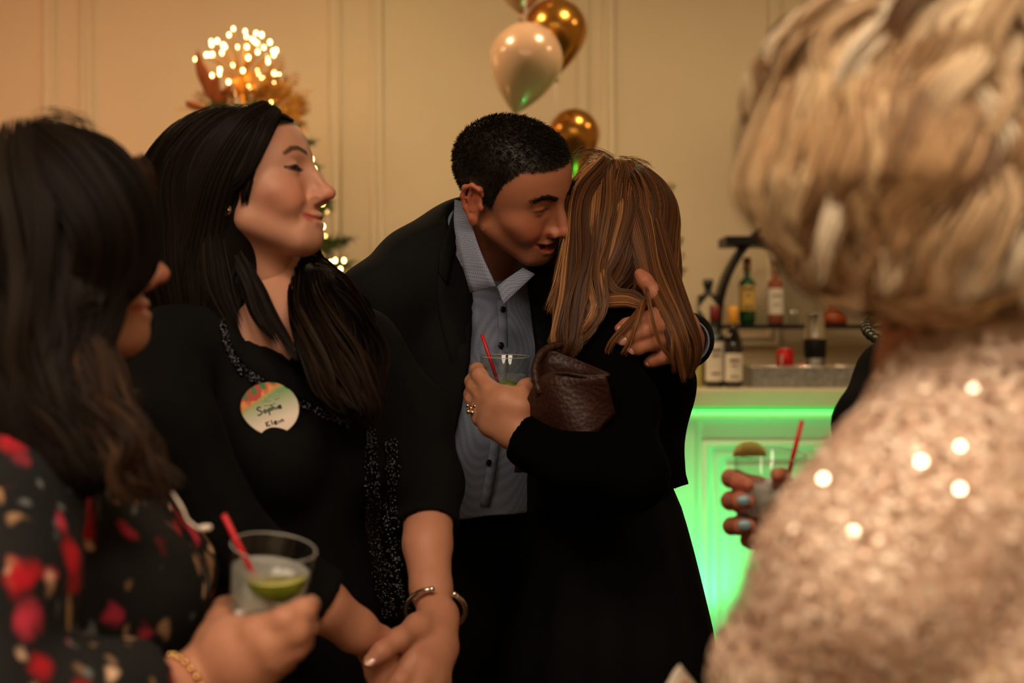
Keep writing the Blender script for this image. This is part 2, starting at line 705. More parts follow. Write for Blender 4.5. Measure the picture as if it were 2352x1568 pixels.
# recessed wash downlights, and fixtures made up for the added key lamps
for i, (x, y, e, c) in enumerate(ADDED_KEYS + WASH_LIGHTS):
    where = ['added as bounce fill, left of the guests', 'added as bounce fill, over the guests', 'added as bounce fill, behind the guests on the left', 'added as bounce fill, behind the guests on the right',
             'before the wall, far left', 'before the wall, over the tree', 'before the wall, over the balloons', 'before the wall, over the bar'][i]
    r = 0.475 if i < len(ADDED_KEYS) else 0.125
    L = empty('overhead_light', (x, y, CEIL), 'round recessed ceiling light ' + where, 'ceiling light', 'recessed ceiling lights')
    lathe('bezel', [(r + 0.03, 0), (r + 0.03, -0.008), (r + 0.004, -0.012), (r + 0.002, -0.004), (r + 0.03, 0)], MAT['trim'], (x, y, CEIL), L)
    lathe('diffuser', [(1e-5, -0.004), (r, -0.004), (r, -0.001), (1e-5, -0.001)], MAT['downlight'], (x, y, CEIL), L)

# ------------------------------------------------------------------ party uplight on the floor
UL = empty('uplight', (-2.62, 5.45, 0), 'small black party uplight on the floor by the wall', 'uplight')
lathe('housing', [(1e-5, 0.02), (0.07, 0.02), (0.075, 0.03), (0.075, 0.24), (0.07, 0.25), (0.06, 0.25), (0.06, 0.235), (1e-5, 0.235)], MAT['black_metal'], (-2.62, 5.45, 0), UL)
lathe('base', [(1e-5, 0), (0.09, 0), (0.09, 0.02), (1e-5, 0.02)], MAT['black_metal'], (-2.62, 5.45, 0), UL)
lathe('lens', [(1e-5, 0.236), (0.058, 0.236), (0.058, 0.242), (1e-5, 0.242)], emit_mat('red_lens', (1.0, 0.10, 0.08), 4.0), (-2.62, 5.45, 0), UL)

# ------------------------------------------------------------------ the bar
BY = 5.0                                     # front face distance
BX0, BX1 = wx(1478, BY), wx(2700, BY)
BT = CAMZ + (784 - 893) / FOC * BY           # top of the bar top
BB = CAMZ + (784 - 936) / FOC * BY
BAR = empty('bar_counter', ((BX0 + BX1) / 2, BY + 0.3, 0), 'white panelled bar counter glowing green under its ledge', 'bar')
box('carcass', (BX0 + 0.06, BY + 0.035, 0), (BX1, BY + 0.44, BB), MAT['barwhite'], BAR)
box('bar_top', (BX0, BY, BB), (BX1 + 0.02, BY + 0.50, BT), MAT['bartop'], BAR, 0.008)
# cornice under the ledge
zc = CAMZ + (784 - 965) / FOC * BY
box('cornice', (BX0 + 0.04, BY + 0.008, zc), (BX1, BY + 0.036, zc + 0.034), MAT['barwhite'], BAR, 0.006)
st = box('led_strip', (BX0 + 0.06, BY + 0.024, BB - 0.006), (BX1, BY + 0.034, BB - 0.001), MAT['led'], BAR)
tag(st, 'green light strip')
# corner pilaster and raised panels
box('pilaster', (BX0 + 0.045, BY + 0.018, 0), (wx(1600, BY), BY + 0.05, zc), MAT['barwhite'], BAR, 0.004)
box('plinth', (BX0 + 0.05, BY + 0.014, 0), (BX1, BY + 0.034, 0.12), MAT['barwhite'], BAR, 0.005)
BM = [(0, 0), (0, 0.010), (0.010, 0.018), (0.022, 0.018), (0.028, 0.006), (0.040, 0.006), (0.046, 0.014), (0.058, 0.010), (0.064, 0)]
pz1 = CAMZ + (784 - 1012) / FOC * BY
for a, b in ((1614, 2090), (2130, 2606)):
    frame_mould(wx(a, BY), wx(b, BY), 0.2, pz1, BY + 0.035, MAT['barwhite'], BAR, 'panel_moulding', BM)
    box('panel', (wx(a, BY) + 0.085, BY + 0.024, 0.285), (wx(b, BY) - 0.085, BY + 0.036, pz1 - 0.085), MAT['barwhite'], BAR, 0.004)
# green light from the strip and from the uplight at the bar's corner
gl = lamp('led_lamp', 'AREA', ((BX0 + BX1) / 2 + 0.05, BY + 0.004, BB - 0.012), 0.6, (0.06, 1.0, 0.13), (BX1 - BX0 - 0.1, 0.012), ((BX0 + BX1) / 2 + 0.05, BY + 0.02, 0), shape='RECTANGLE')
GX = wx(1592, BY)
lamp('bar_uplight_lamp', 'SPOT', (GX, BY - 0.17, 0.20), 20, (0.04, 1.0, 0.22), 0.02, (GX + 0.06, BY + 0.04, 0.85), 1.35, 0.8)
lamp('bar_uplight_lamp', 'SPOT', (wx(1330, BY), BY - 0.75, 0.22), 40, (0.04, 1.0, 0.22), 0.02, (wx(1700, BY), BY, 0.60), 0.95, 0.9)
for n_, (gx, gy, w_) in enumerate(((GX, BY - 0.17, 'at the foot of the bar corner'), (wx(1330, BY), BY - 0.75, 'on the floor left of the bar'))):
    U2 = empty('uplight', (gx, gy, 0), 'small black green-glowing uplight ' + w_, 'uplight', 'green party uplights')
    lathe('housing', [(1e-5, 0), (0.06, 0), (0.06, 0.14), (0.05, 0.145), (0.05, 0.13), (1e-5, 0.13)], MAT['black_metal'], (gx, gy, 0), U2)
    lathe('lens', [(1e-5, 0.131), (0.049, 0.131), (0.049, 0.136), (1e-5, 0.136)], emit_mat('green_lens', (0.03, 1.0, 0.2), 4.0), (gx, gy, 0), U2)

# back counter against the wall
KY = 5.86
BC = empty('back_counter', (1.4, KY, 0), 'plain cream back counter against the wall behind the bar', 'counter')
RY = 5.80                                    # distance of the ring shelf
RC = P(1930, 746, RY)
RR = 285 / FOC * RY
KZ = RC[2] - RR - 0.008
box('counter_body', (wx(1560, KY), KY - 0.20, 0), (wx(2500, KY), WALL_Y - 0.04, KZ - 0.03), MAT['trim'], BC)
box('worktop', (wx(1550, KY), KY - 0.23, KZ - 0.03), (wx(2510, KY), WALL_Y - 0.03, KZ), MAT['black_metal'], BC, 0.004)

# ring-shaped display shelf
RS = empty('ring_shelf', (RC[0], RC[1], KZ), 'black metal ring shelf with two boards standing behind the bar', 'shelf')
t = np.linspace(0, 2 * PI, 65)
ring = []
Vr, Fr = [], []
for i, a in enumerate(t[:-1]):
    for (dr, dy) in ((-0.009, -0.10), (0.009, -0.10), (0.009, 0.10), (-0.009, 0.10)):
        r = RR + dr
        Vr.append((RC[0] + r * math.cos(a), RC[1] + dy, RC[2] + r * math.sin(a)))
n = 64
for i in range(n):
    j = (i + 1) % n
    for q in range(4):
        p = (q + 1) % 4
        Fr.append((i * 4 + q, j * 4 + q, j * 4 + p, i * 4 + p))
link('ring', mesh_np('ring', np.array(Vr), np.array(Fr), smooth=False), MAT['black_metal'], RS)
SHZ = P(1700, 752, RY - 0.1)[2] + 0.012      # top of the long board
SH1 = SHZ
box('shelf_board', (P(1652, 0, RY)[0], RY - 0.11, SHZ - 0.016), (2 * RC[0] - P(1652, 0, RY)[0], RY + 0.10, SHZ), MAT['black_metal'], RS, 0.002)
z2 = P(0, 556, RY)[2]
box('shelf_board', (P(1658, 0, RY)[0], RY - 0.115, z2 - 0.019), (2 * RC[0] - P(1658, 0, RY)[0], RY + 0.105, z2 + 0.017), MAT['black_metal'], RS, 0.002)


# ------------------------------------------------------------------ bottles
def bottle(name, label, px, y, zbase, h, r, neck_r, m_glass, m_cap, m_label, lab=(0.22, 0.62), cap=0.26, shoulder=0.62, flat=1.0, tall_neck=0.72, label_mark=None, group=None, stripe=None):
    x = (px - 1176) / FOC * y
    B = empty(name, (x, y, zbase), label, 'bottle', group)
    prof = [(1e-5, 0.004), (r * 0.8, 0), (r, 0.012), (r, h * shoulder)]
    for q in np.linspace(0, 1, 8)[1:]:
        s = q * q * (3 - 2 * q)
        prof.append((r + (neck_r - r) * s, h * (shoulder + (tall_neck - shoulder) * q)))
    prof += [(neck_r, h * 0.955), (neck_r * 1.18, h * 0.965), (neck_r * 1.18, h * 0.992), (1e-5, h)]
    V, Fq = lathe_np(prof, 28)
    V[:, 1] *= flat
    link('glass_body', mesh_np('glass_body', V + np.array([x, y, zbase]), Fq), m_glass, B)
    if m_cap:
        pc = [(neck_r * 1.12, h * (1 - cap)), (neck_r * 1.22, h * (1 - cap) + 0.002), (neck_r * 1.28, h * 0.998), (1e-5, h * 1.003)]
        V, Fq = lathe_np(pc, 24, (x, y, zbase))
        link('capsule', mesh_np('capsule', V, Fq), m_cap, B)
    if m_label:
        th = np.linspace(-1.15, 1.15, 15)
        zz = np.linspace(h * lab[0], h * lab[1], 6)
        V = []
        for z in zz:
            for a in th:
                V.append((x + (r + 0.0012) * math.sin(a), y - (r + 0.0012) * math.cos(a) * flat, zbase + z))
        Fq = [(i * 15 + j, i * 15 + j + 1, (i + 1) * 15 + j + 1, (i + 1) * 15 + j) for i in range(5) for j in range(14)]
        lb = link('paper_label', mesh_np('paper_label', np.array(V), np.array(Fq)), m_label, B)
        if label_mark:
            label_mark(B, x, y - (r + 0.0018) * flat, zbase, h, r)
    return B


def mark_lines(rows, m, nm='label_print'):
    def f(B, x, y, z, h, r):
        for (a, b, w0, w1) in rows:
            box(nm, (x + r * w0, y - 0.0008, z + h * a), (x + r * w1, y + 0.0012, z + h * b), m, B)
    return f


M_dark = mat('dark_green_glass', (0.006, 0.014, 0.007), 0.08, spec=0.6, coat=0.5)
M_brown = mat('dark_brown_glass', (0.008, 0.006, 0.005), 0.08, spec=0.6, coat=0.5)
M_green = mat('green_glass', (0.010, 0.10, 0.018), 0.08, spec=0.6, coat=0.5, trans=0.35)
M_rose = mat('rose_spirit_glass', (0.42, 0.13, 0.07), 0.08, spec=0.6, coat=0.4, trans=0.3)
M_cream = mat('cream_label', lin(222, 210, 180), 0.7, var=0.06, vscale=50)
M_white = mat('white_label', lin(225, 218, 202), 0.7, var=0.06, vscale=50)
M_yel = mat('tan_label', lin(214, 176, 92), 0.65, var=0.06, vscale=50)
M_redcap = mat('dark_red_capsule', lin(118, 22, 26), 0.4)
M_yelcap = mat('yellow_capsule', lin(226, 158, 38), 0.4)
M_ink = mat('brown_ink', lin(90, 66, 40), 0.7)
M_ink2 = mat('dark_ink', lin(40, 34, 30), 0.7)
M_redcan = mat('red_can', lin(200, 28, 34), 0.3, metal=0.3)

y = 5.18
bottle('wine_bottle', 'dark wine bottle with red capsule standing on the bar', 1641, y, BT, 0.298, 0.0375, 0.0145, M_dark, M_redcap, M_white, (0.08, 0.56), 0.19,
       label_mark=mark_lines([(0.44, 0.47, -0.5, 0.5), (0.38, 0.40, -0.35, 0.35), (0.16, 0.18, -0.4, 0.4)], M_ink), group='wine bottles on the bar')
bottle('wine_bottle', 'dark wine bottle with yellow capsule standing on the bar', 1684, y - 0.02, BT, 0.296, 0.034, 0.0145, M_brown, M_yelcap, M_white, (0.08, 0.42), 0.22,
       tall_neck=0.78, shoulder=0.5, label_mark=mark_lines([(0.32, 0.345, -0.5, 0.5), (0.26, 0.275, -0.3, 0.3), (0.13, 0.145, -0.45, 0.45)], M_ink), group='wine bottles on the bar')
y = RY - 0.03
bottle('whiskey_bottle', 'green whiskey bottle with tan label on the ring shelf', 1716, y, SH1, 0.272, 0.0335, 0.0125, M_green, mat('gold_foil', lin(150, 108, 40), 0.35, metal=0.6), M_yel, (0.21, 0.58), 0.20,
       shoulder=0.62, label_mark=mark_lines([(0.515, 0.545, -0.62, 0.62), (0.41, 0.46, -0.14, 0.14), (0.27, 0.29, -0.5, 0.5), (0.235, 0.245, -0.6, 0.6)], M_ink))
bottle('rose_bottle', 'pink spirit bottle with white label on the ring shelf', 1781, y, SH1, 0.262, 0.0325, 0.0135, M_rose, mat('clear_stopper', lin(205, 180, 140), 0.3), M_white, (0.16, 0.56), 0.16,
       shoulder=0.66, tall_neck=0.72, label_mark=mark_lines([(0.44, 0.46, -0.5, 0.5), (0.30, 0.315, -0.4, 0.4)], M_ink))
# squat square-shouldered bottle with a diamond label, on the counter end of the shelf
gx = (1626 - 1176) / FOC * y
gz = KZ
G = empty('gin_bottle', (gx, y, gz), 'black square-shouldered bottle with cream diamond label left of the ring shelf', 'bottle')
gh = P(0, 641, y)[2] - gz
bm = bmesh.new()
box_bm(bm, (gx, y, gz + (gh - 0.062) / 2), (0.088, 0.06, gh - 0.062))
o = bm_obj('glass_body', bm, M_dark, G, bevel=0.012)
lathe('bottle_neck', [(0.019, gh - 0.066), (0.016, gh - 0.05), (0.016, gh - 0.03), (0.021, gh - 0.028), (0.021, gh), (1e-5, gh)], M_dark, (gx, y, gz), G)
dz = gz + gh - 0.118
V = [(gx, y - 0.0312, dz + 0.052), (gx + 0.042, y - 0.0312, dz), (gx, y - 0.0312, dz - 0.06), (gx - 0.042, y - 0.0312, dz),
     (gx, y - 0.029, dz + 0.052), (gx + 0.042, y - 0.029, dz), (gx, y - 0.029, dz - 0.06), (gx - 0.042, y - 0.029, dz)]
link('diamond_label', mesh_np('diamond_label', np.array(V), [(0, 3, 2, 1), (4, 5, 6, 7), (0, 1, 5, 4), (1, 2, 6, 5), (2, 3, 7, 6), (3, 0, 4, 7)], smooth=False), M_cream, G)

# small tumblers on the ring shelf
for px, w_ in ((1748, 'between the green and pink bottles'), (1822, 'right of the pink bottle')):
    x = (px - 1176) / FOC * y
    tag(lathe('tumbler', [(1e-5, 0.001), (0.026, 0.001), (0.033, 0.07), (0.031, 0.07), (0.0245, 0.008), (1e-5, 0.008)], MAT['glass'], (x, y, SH1)),
        'small empty clear tumbler ' + w_, 'glass', 'tumblers on the ring shelf')
xo = (1915 - 1176) / FOC * y
tag(lathe('amber_decanter', [(1e-5, 0.001), (0.05, 0.001), (0.055, 0.015), (0.05, 0.045), (0.02, 0.065), (0.016, 0.09), (0.02, 0.092), (1e-5, 0.093)],
          mat('amber_glass', lin(170, 74, 20), 0.1, trans=0.3), (xo, y, SH1)), 'low amber glass decanter at the right of the ring shelf', 'bottle')

# garnish tray with can, shaker, citrus
TY = 5.12
TX0, TX1 = (1728 - 1176) / FOC * TY, (2110 - 1176) / FOC * TY
TZ = P(0, 842, TY)[2]
TR = empty('garnish_tray', ((TX0 + TX1) / 2, TY + 0.1, BT), 'galvanised metal garnish tray on the bar', 'tray')
for nm, lo, hi in (('tray_side', (TX0, TY, BT), (TX1, TY + 0.004, TZ)), ('tray_side', (TX0, TY + 0.236, BT), (TX1, TY + 0.24, TZ)),
                   ('tray_side', (TX0, TY + 0.004, BT), (TX0 + 0.004, TY + 0.236, TZ)), ('tray_side', (TX1 - 0.004, TY + 0.004, BT), (TX1, TY + 0.236, TZ)),
                   ('tray_bottom', (TX0 + 0.004, TY + 0.004, BT), (TX1 - 0.004, TY + 0.236, BT + 0.004)),
                   ('tray_insert', (TX0 + 0.006, TY + 0.006, TZ - 0.026), (TX1 - 0.006, TY + 0.234, TZ - 0.018))):
    box(nm, lo, hi, MAT['galv'], TR)
tube('tray_rim', [(TX0, TY, TZ), (TX1, TY, TZ), (TX1, TY + 0.24, TZ), (TX0, TY + 0.24, TZ), (TX0, TY, TZ)], 0.004, MAT['steel'], TR, sides=6)
IZ = TZ - 0.018
CAN = empty('soda_can', ((1803 - 1176) / FOC * (TY + 0.07), TY + 0.07, IZ), 'small red and white soda can standing in the garnish tray', 'can')
cx_ = CAN.location.x
lathe('can_body', [(1e-5, 0), (0.026, 0), (0.0315, 0.008), (0.0315, 0.072), (0.027, 0.080), (0.0275, 0.083), (0.025, 0.081), (1e-5, 0.080)], M_redcan, (cx_, TY + 0.07, IZ), CAN)
box('can_print', (cx_ - 0.020, TY + 0.0385 + 0.004, IZ + 0.028), (cx_ - 0.004, TY + 0.0425 + 0.004, IZ + 0.062), M_white, CAN)
lathe('can_lid', [(1e-5, 0.0805), (0.026, 0.0815), (0.027, 0.084), (0.0255, 0.0845), (1e-5, 0.0825)], MAT['steel'], (cx_, TY + 0.07, IZ), CAN)
sx_ = (1872 - 1176) / FOC * (TY + 0.15)
SHK = empty('cocktail_shaker', (sx_, TY + 0.15, IZ), 'tall steel cocktail shaker with black band in the garnish tray', 'shaker')
zt = P(0, 719, TY + 0.15)[2] - IZ
lathe('lower_tin', [(1e-5, 0), (0.034, 0), (0.042, zt * 0.55), (0.044, zt * 0.56), (0.044, zt * 0.58)], MAT['steel'], (sx_, TY + 0.15, IZ), SHK)
lathe('upper_tin', [(0.041, zt * 0.55), (0.033, zt * 0.99), (0.034, zt), (1e-5, zt)], MAT['steel'], (sx_, TY + 0.15, IZ), SHK)
lathe('black_band', [(0.0385, zt * 0.22), (0.0405, zt * 0.24), (0.0430, zt * 0.545), (0.0420, zt * 0.56)], MAT['black_metal'], (sx_, TY + 0.15, IZ), SHK)
M_orange = mat('orange_flesh', lin(238, 130, 30), 0.4, var=0.15, vscale=90)
M_lime = mat('lime_peel', lin(106, 124, 28), 0.35, var=0.2, vscale=80)
M_lemon = mat('lemon_peel', lin(222, 176, 50), 0.35, var=0.15, vscale=80)


def wedge(name, label, c, R, m, m2, cat, group, ang=0.5, yaw=0.0, tilt=0.0, spin=0.0):
    """A citrus wedge: a slice of a sphere, peel outside and flesh on the cut faces."""
    O = empty(name, tuple(c), label, cat, group)
    na, nb = 9, 7
    th = np.linspace(-ang, ang, nb)
    ph = np.linspace(-PI / 2, PI / 2, na)
    V = [(R * math.cos(p) * math.cos(a), R * math.cos(p) * math.sin(a), R * 1.12 * math.sin(p)) for p in ph for a in th]
    k = len(V)
    V += [(0.0, 0, R * 1.12 * math.sin(p)) for p in ph]
    V = np.array(V)
    Rt = np.array(Matrix.Rotation(spin, 3, 'X') @ Matrix.Rotation(yaw, 3, 'Z') @ Matrix.Rotation(tilt, 3, 'Y'))
    Vw = V @ Rt.T + c
    F1 = [(i * nb + j, i * nb + j + 1, (i + 1) * nb + j + 1, (i + 1) * nb + j) for i in range(na - 1) for j in range(nb - 1)]
    F2 = [(k + i, i * nb, (i + 1) * nb, k + i + 1) for i in range(na - 1)] + [(i * nb + nb - 1, k + i, k + i + 1, (i + 1) * nb + nb - 1) for i in range(na - 1)]
    link('peel', mesh_np('peel', Vw, np.array(F1)), m, O)
    link('flesh', mesh_np('flesh', Vw, np.array(F2), smooth=False), m2, O)
    return O


M_limef = mat('lime_flesh', lin(198, 188, 104), 0.35, var=0.15, vscale=120)
M_lemonf = mat('lemon_flesh', lin(236, 214, 120), 0.35, var=0.12, vscale=120)
for i, (px, dd, m1, m2, cat, w_) in enumerate((
        (1832, 0.05, M_orange, M_orange, 'orange', 'orange wedge right beside the red can'), (1858, 0.045, M_orange, M_orange, 'orange', 'orange wedge in front of the shaker'),
        (1898, 0.05, M_lemon, M_orange, 'orange', 'pale orange wedge right of the shaker'), (1940, 0.05, M_lime, M_limef, 'lime', 'leftmost lime wedge in the garnish tray'),
        (1968, 0.06, M_lime, M_limef, 'lime', 'middle lime wedge in the garnish tray'), (1998, 0.05, M_lemon, M_lemonf, 'lemon', 'lemon wedge right of the limes'))):
    wedge('citrus_wedge', w_, np.array([(px - 1176) / FOC * (TY + dd), TY + dd, IZ + 0.022]), 0.030, m1, m2, cat, 'citrus in the garnish tray', 0.55, rng.uniform(0, 6), PI / 2 + rng.uniform(-0.3, 0.3))

# juice bottle, mostly hidden by long hair, beside the wine
jx = (1596 - 1176) / FOC * 5.2
J = empty('juice_bottle', (jx, 5.2, BT), 'pale juice bottle with orange cap beside the wine bottles', 'bottle')
lathe('bottle_body', [(1e-5, 0), (0.03, 0), (0.032, 0.01), (0.032, 0.085), (0.02, 0.105), (0.015, 0.11), (0.015, 0.118)], mat('juice', lin(205, 196, 120), 0.25, trans=0.3), (jx, 5.2, BT), J)
lathe('bottle_cap', [(0.017, 0.108), (0.017, 0.128), (1e-5, 0.129)], M_yelcap, (jx, 5.2, BT), J)

# tall white flower arrangement at the bar's end, seen past the long hair
FL = empty('flower_vase', (wx(1510, 5.25), 5.25, BT), 'tall white flower arrangement in a glass vase at the bar end', 'flowers')
fx = wx(1510, 5.25)
lathe('vase', [(1e-5, 0.002), (0.05, 0.002), (0.045, 0.12), (0.03, 0.30), (0.045, 0.40), (0.042, 0.40), (0.027, 0.30), (0.041, 0.12), (0.045, 0.01), (1e-5, 0.01)], MAT['glass'], (fx, 5.25, BT), FL)
M_petal = mat('white_petal', lin(232, 224, 190), 0.6, var=0.08, vscale=40)
M_stem = mat('flower_stem', lin(70, 96, 46), 0.6)
for i, (px, py) in enumerate((q[0] + 24, q[1]) for q in ((1514, 436), (1522, 470), (1529, 512), (1534, 552), (1540, 590), (1545, 622), (1502, 480), (1508, 540), (1515, 600), (1490, 520), (1496, 585))):
    c = P(px, py, 5.25 + rng.uniform(-0.03, 0.03))
    s = 0.030 if i == 0 else 0.016 + 0.008 * rng.random()
    tube('stem', [(fx + rng.uniform(-.02, .02), 5.25, BT + 0.02), (fx + (c[0] - fx) * 0.4, 5.25, BT + 0.4), c], 0.0022, M_stem, FL, n=8, sides=5)
    V, Fq = [], []
    for k in range(12):      # curved petals round a centre
        d = nrm(rng.normal(0, 1, 3) + np.array([0, -0.4, 0.5]))
        u = nrm(np.cross(d, [0.3, 0.2, 1]))
        w = np.cross(d, u)
        o = len(V)
        for a in np.linspace(0, 1, 4):
            for b in (-1, 0, 1):
                V.append(c + d * s * (0.2 + a * 0.9) + u * b * s * 0.55 * math.sin(PI * (0.15 + 0.75 * a)) + w * s * (0.25 * a * a - 0.15 * b * b))
        for a in range(3):
            for b in range(2):
                Fq.append((o + a * 3 + b, o + a * 3 + b + 1, o + (a + 1) * 3 + b + 1, o + (a + 1) * 3 + b))
    link('blossom', mesh_np('blossom', np.array(V), np.array(Fq)), M_petal, FL)


# ------------------------------------------------------------------ balloons
def balloon(label, px, py, w_px, h_px, d, m, roll=0.0, group='party balloons on ribbons', string_to=None, hang=False):
    """Balloon centre (its widest part) at the pixel; neck and knot below."""
    r = w_px / 2 / FOC * d
    hh = h_px / FOC * d
    c = P(px, py, d)
    O = empty('balloon', tuple(c), label, 'balloon', group)
    prof = []
    for a in np.linspace(0, PI * 0.5, 13):
        prof.append((max(r * math.sin(a), 1e-5), r * 1.02 * math.cos(a)))
    low = hh - r * 1.02
    for q in np.linspace(0, 1, 15)[1:]:
        prof.append((max(r * math.cos(q * PI / 2) ** 0.78 * (1 - 0.12 * q), 0.006), -low * q))
    Rm = np.array(Matrix.Rotation(roll, 3, 'Y'))
    V, Fq = lathe_np(prof, 40, c, Rm)
    link('skin', mesh_np('skin', V, Fq), m, O)
    kn = [(0.005, 0), (0.008, -0.004), (0.004, -0.008), (0.011, -0.020), (0.009, -0.021), (0.002, -0.010)]
    base = c + Rm @ np.array([0, 0, -low])
    V, Fq = lathe_np(kn, 14, base, Rm)
    link('knot', mesh_np('knot', V, Fq), m, O)
    return O, base


M_gold = mat('chrome_gold_latex', lin(196, 138, 62), 0.23, metal=0.92)
M_pearl = mat('pearl_latex', lin(216, 178, 144), 0.26, metal=0.12, coat=0.5)
M_rib = mat('white_ribbon', lin(220, 200, 190), 0.5)
BD = 5.0
knots = []
o, b = balloon('pearl white balloon on a ribbon in front of the gold balloon', 1208, 138, 169, 212, BD, M_pearl, 0.20)
knots.append(b)
o, b = balloon('upper gold chrome balloon behind the pearl balloon', 1275, 72, 148, 178, BD + 0.22, M_gold, -0.02)
knots.append(b)
o, b = balloon('lower gold chrome balloon behind the short-haired man', 1318, 310, 119, 158, BD + 0.25, M_gold, 0.0)
knots.append(b)
o, b = balloon('topmost pearl pink balloon partly above the frame', 1196, -70, 150, 180, BD + 0.2, mat('pearl_pink_latex', lin(206, 165, 135), 0.24, metal=0.3, coat=0.6), 0.0)
knots.append(b)
WT = P(1262, 0, BD + 0.12)
WB = empty('balloon_weight', (WT[0], WT[1], 0), 'small gold foil balloon weight on the floor', 'weight')
bm = bmesh.new()
box_bm(bm, (WT[0], WT[1], 0.045), (0.09, 0.09, 0.09))
bm_obj('weight_block', bm, M_gold, WB, bevel=0.01)
for i, b in enumerate(knots):
    tube('ribbon', [b - (0, 0, 0.01), b * 0.5 + np.array([WT[0], WT[1], 0.6]) * 0.5 + (0.01, 0, 0), (WT[0], WT[1], 0.08)], 0.0018, M_rib, WB, n=14, sides=4)
# the ribbon hanging down in front of the gold balloon
tag(tube('hanging_ribbon', [P(1207, -900, BD - 0.03), P(1207, -300, BD - 0.03), P(1207, 54, BD - 0.03)], 0.0045, M_rib, None, n=12, sides=5), 'pale ribbon hanging from the ceiling down to the pearl balloon', 'ribbon')

# ------------------------------------------------------------------ Christmas tree
TD = 5.35
TC = P(568, 250, TD)
TREE = empty('christmas_tree', (TC[0], TD, 0), 'decorated green Christmas tree with gold topper and warm lights behind the dark-haired woman', 'tree')
M_needle = mat('pine_needles', lin(58, 76, 30), 0.6, var=0.4, vscale=14)
M_bark = mat('bark', lin(70, 46, 28), 0.9)
M_goldleaf = mat('gold_glitter_leaf', lin(196, 134, 48), 0.38, metal=0.55, bump=0.5, bscale=600)
M_copper = mat('copper_leaf', lin(150, 76, 30), 0.5, metal=0.3, var=0.25, vscale=30)
M_bulb = emit_mat('warm_bulb', (1.0, 0.60, 0.20), 20.0)
M_bulb2 = emit_mat('warm_fairy_light', (1.0, 0.55, 0.16), 13.0)
M_wire = mat('gold_wire', lin(196, 140, 50), 0.3, metal=0.9)
lathe('trunk', [(1e-5, 0), (0.05, 0), (0.045, 0.6), (0.012, TC[2] - 0.05), (1e-5, TC[2])], M_bark, (TC[0], TD, 0), TREE, n=12)
lathe('tree_stand', [(1e-5, 0), (0.24, 0), (0.24, 0.03), (0.08, 0.05), (0.07, 0.16), (1e-5, 0.16)], M_goldleaf, (TC[0], TD, 0), TREE, n=24)


def branch_mesh(seed, L):
    r = np.random.default_rng(seed)
    V, Fq = [], []

    def blade(p, d, ln, w):
        u = nrm(np.cross(d, r.normal(0, 1, 3)))
        o = len(V)
        V.extend([p - u * w, p + u * w, p + d * ln + u * w * 0.2, p + d * ln - u * w * 0.2])
        Fq.append((o, o + 1, o + 2, o + 3))
    twigs = [(np.zeros(3), np.array([1.0, 0, 0]), L)]
    for q in np.arange(0.25, 0.95, 0.12):
        for s in (-1, 1):
            twigs.append((np.array([q * L, 0, 0.1 * L * q * q]), nrm(np.array([0.75, s * 0.65, 0.1 + r.normal(0, .1)])), L * (1.05 - q) * 0.5))
    for (p, d, ln) in twigs:
        for s in np.arange(0.02, ln, 0.0075):
            c = p + d * s + np.array([0, 0, 0.12 * (s * s) / L])
            for _ in range(4):
                blade(c, nrm(d * 0.8 + r.normal(0, 0.62, 3)), 0.034 + 0.012 * r.random(), 0.0024)
        V0 = len(V)
        a = p
        b = p + d * ln + np.array([0, 0, 0.12 * ln * ln / L])
        u, w = np.array([0, 0.003, 0]), np.array([0, 0, 0.003])
        V.extend([a - u, a + w, a + u, b - u * .3, b + w * .3, b + u * .3])
        Fq.extend([(V0, V0 + 1, V0 + 4, V0 + 3), (V0 + 1, V0 + 2, V0 + 5, V0 + 4)])
    return mesh_np('branch', np.array(V), np.array(Fq), smooth=False)


bms = [branch_mesh(s, 1.0 * l) for s, l in ((1, 0.16), (2, 0.24), (3, 0.32), (4, 0.42), (5, 0.52))]
blens = [0.16, 0.24, 0.32, 0.42, 0.52]
for m_ in bms:
    m_.materials.append(M_needle)
TOPZ = TC[2] - 0.02
bulbm = None


def bulb_mesh(r):
    t_ = np.linspace(0, PI, 6)
    V, Fq = lathe_np([(max(r * math.sin(a), 1e-5), r * 1.5 * math.cos(a)) for a in t_], 8)
    return mesh_np('bulb', V, Fq)


BULB_S = bulb_mesh(0.0048)
BULB_S.materials.append(M_bulb2)
BULB_L = bulb_mesh(0.0050)
BULB_L.materials.append(M_bulb)


def put(name, me, loc, parent, rotm=None, s=1.0):
    o = bpy.data.objects.new(name, me)
    COL.objects.link(o)
    o.parent = parent
    o.matrix_parent_inverse = world_of(parent).inverted()
    M = Matrix.Translation(Vector(loc))
    if rotm is not None:
        M = M @ rotm.to_4x4()
    o.matrix_basis = M @ Matrix.Scale(s, 4)
    return o


z = TOPZ
ia = 0
tb = []
while z > 0.35:
    half = min(0.17 + 0.40 * (TOPZ - z), 0.72)
    nb_ = int(7 + 14 * half)
    for i in range(nb_):
        a = ia + i * 2 * PI / nb_ + rng.uniform(-.15, .15)
        L = half * rng.uniform(0.82, 1.12)
        k = int(np.argmin([abs(b - L) for b in blens]))
        Rm = (Matrix.Rotation(a, 3, 'Z') @ Matrix.Rotation(rng.uniform(-0.15, 0.25), 3, 'Y') @ Matrix.Rotation(rng.uniform(-.4, .4), 3, 'X'))
        put('branch', bms[k], (TC[0], TD, z), TREE, Rm, L / blens[k])
        tb.append((a, L, z))
    ia += 1.1
    z -= 0.095 + 0.02 * (TOPZ - z)
# fairy lights among the branches
for (a, L, z) in tb:
    for q in (0.55, 0.95):
        if rng.random() < 0.42:
            p = np.array([TC[0] + math.cos(a) * L * q, TD + math.sin(a) * L * q, z + 0.02 + 0.05 * q * L + rng.uniform(-.01, .02)])
            put('bulb', BULB_S, p, TREE)
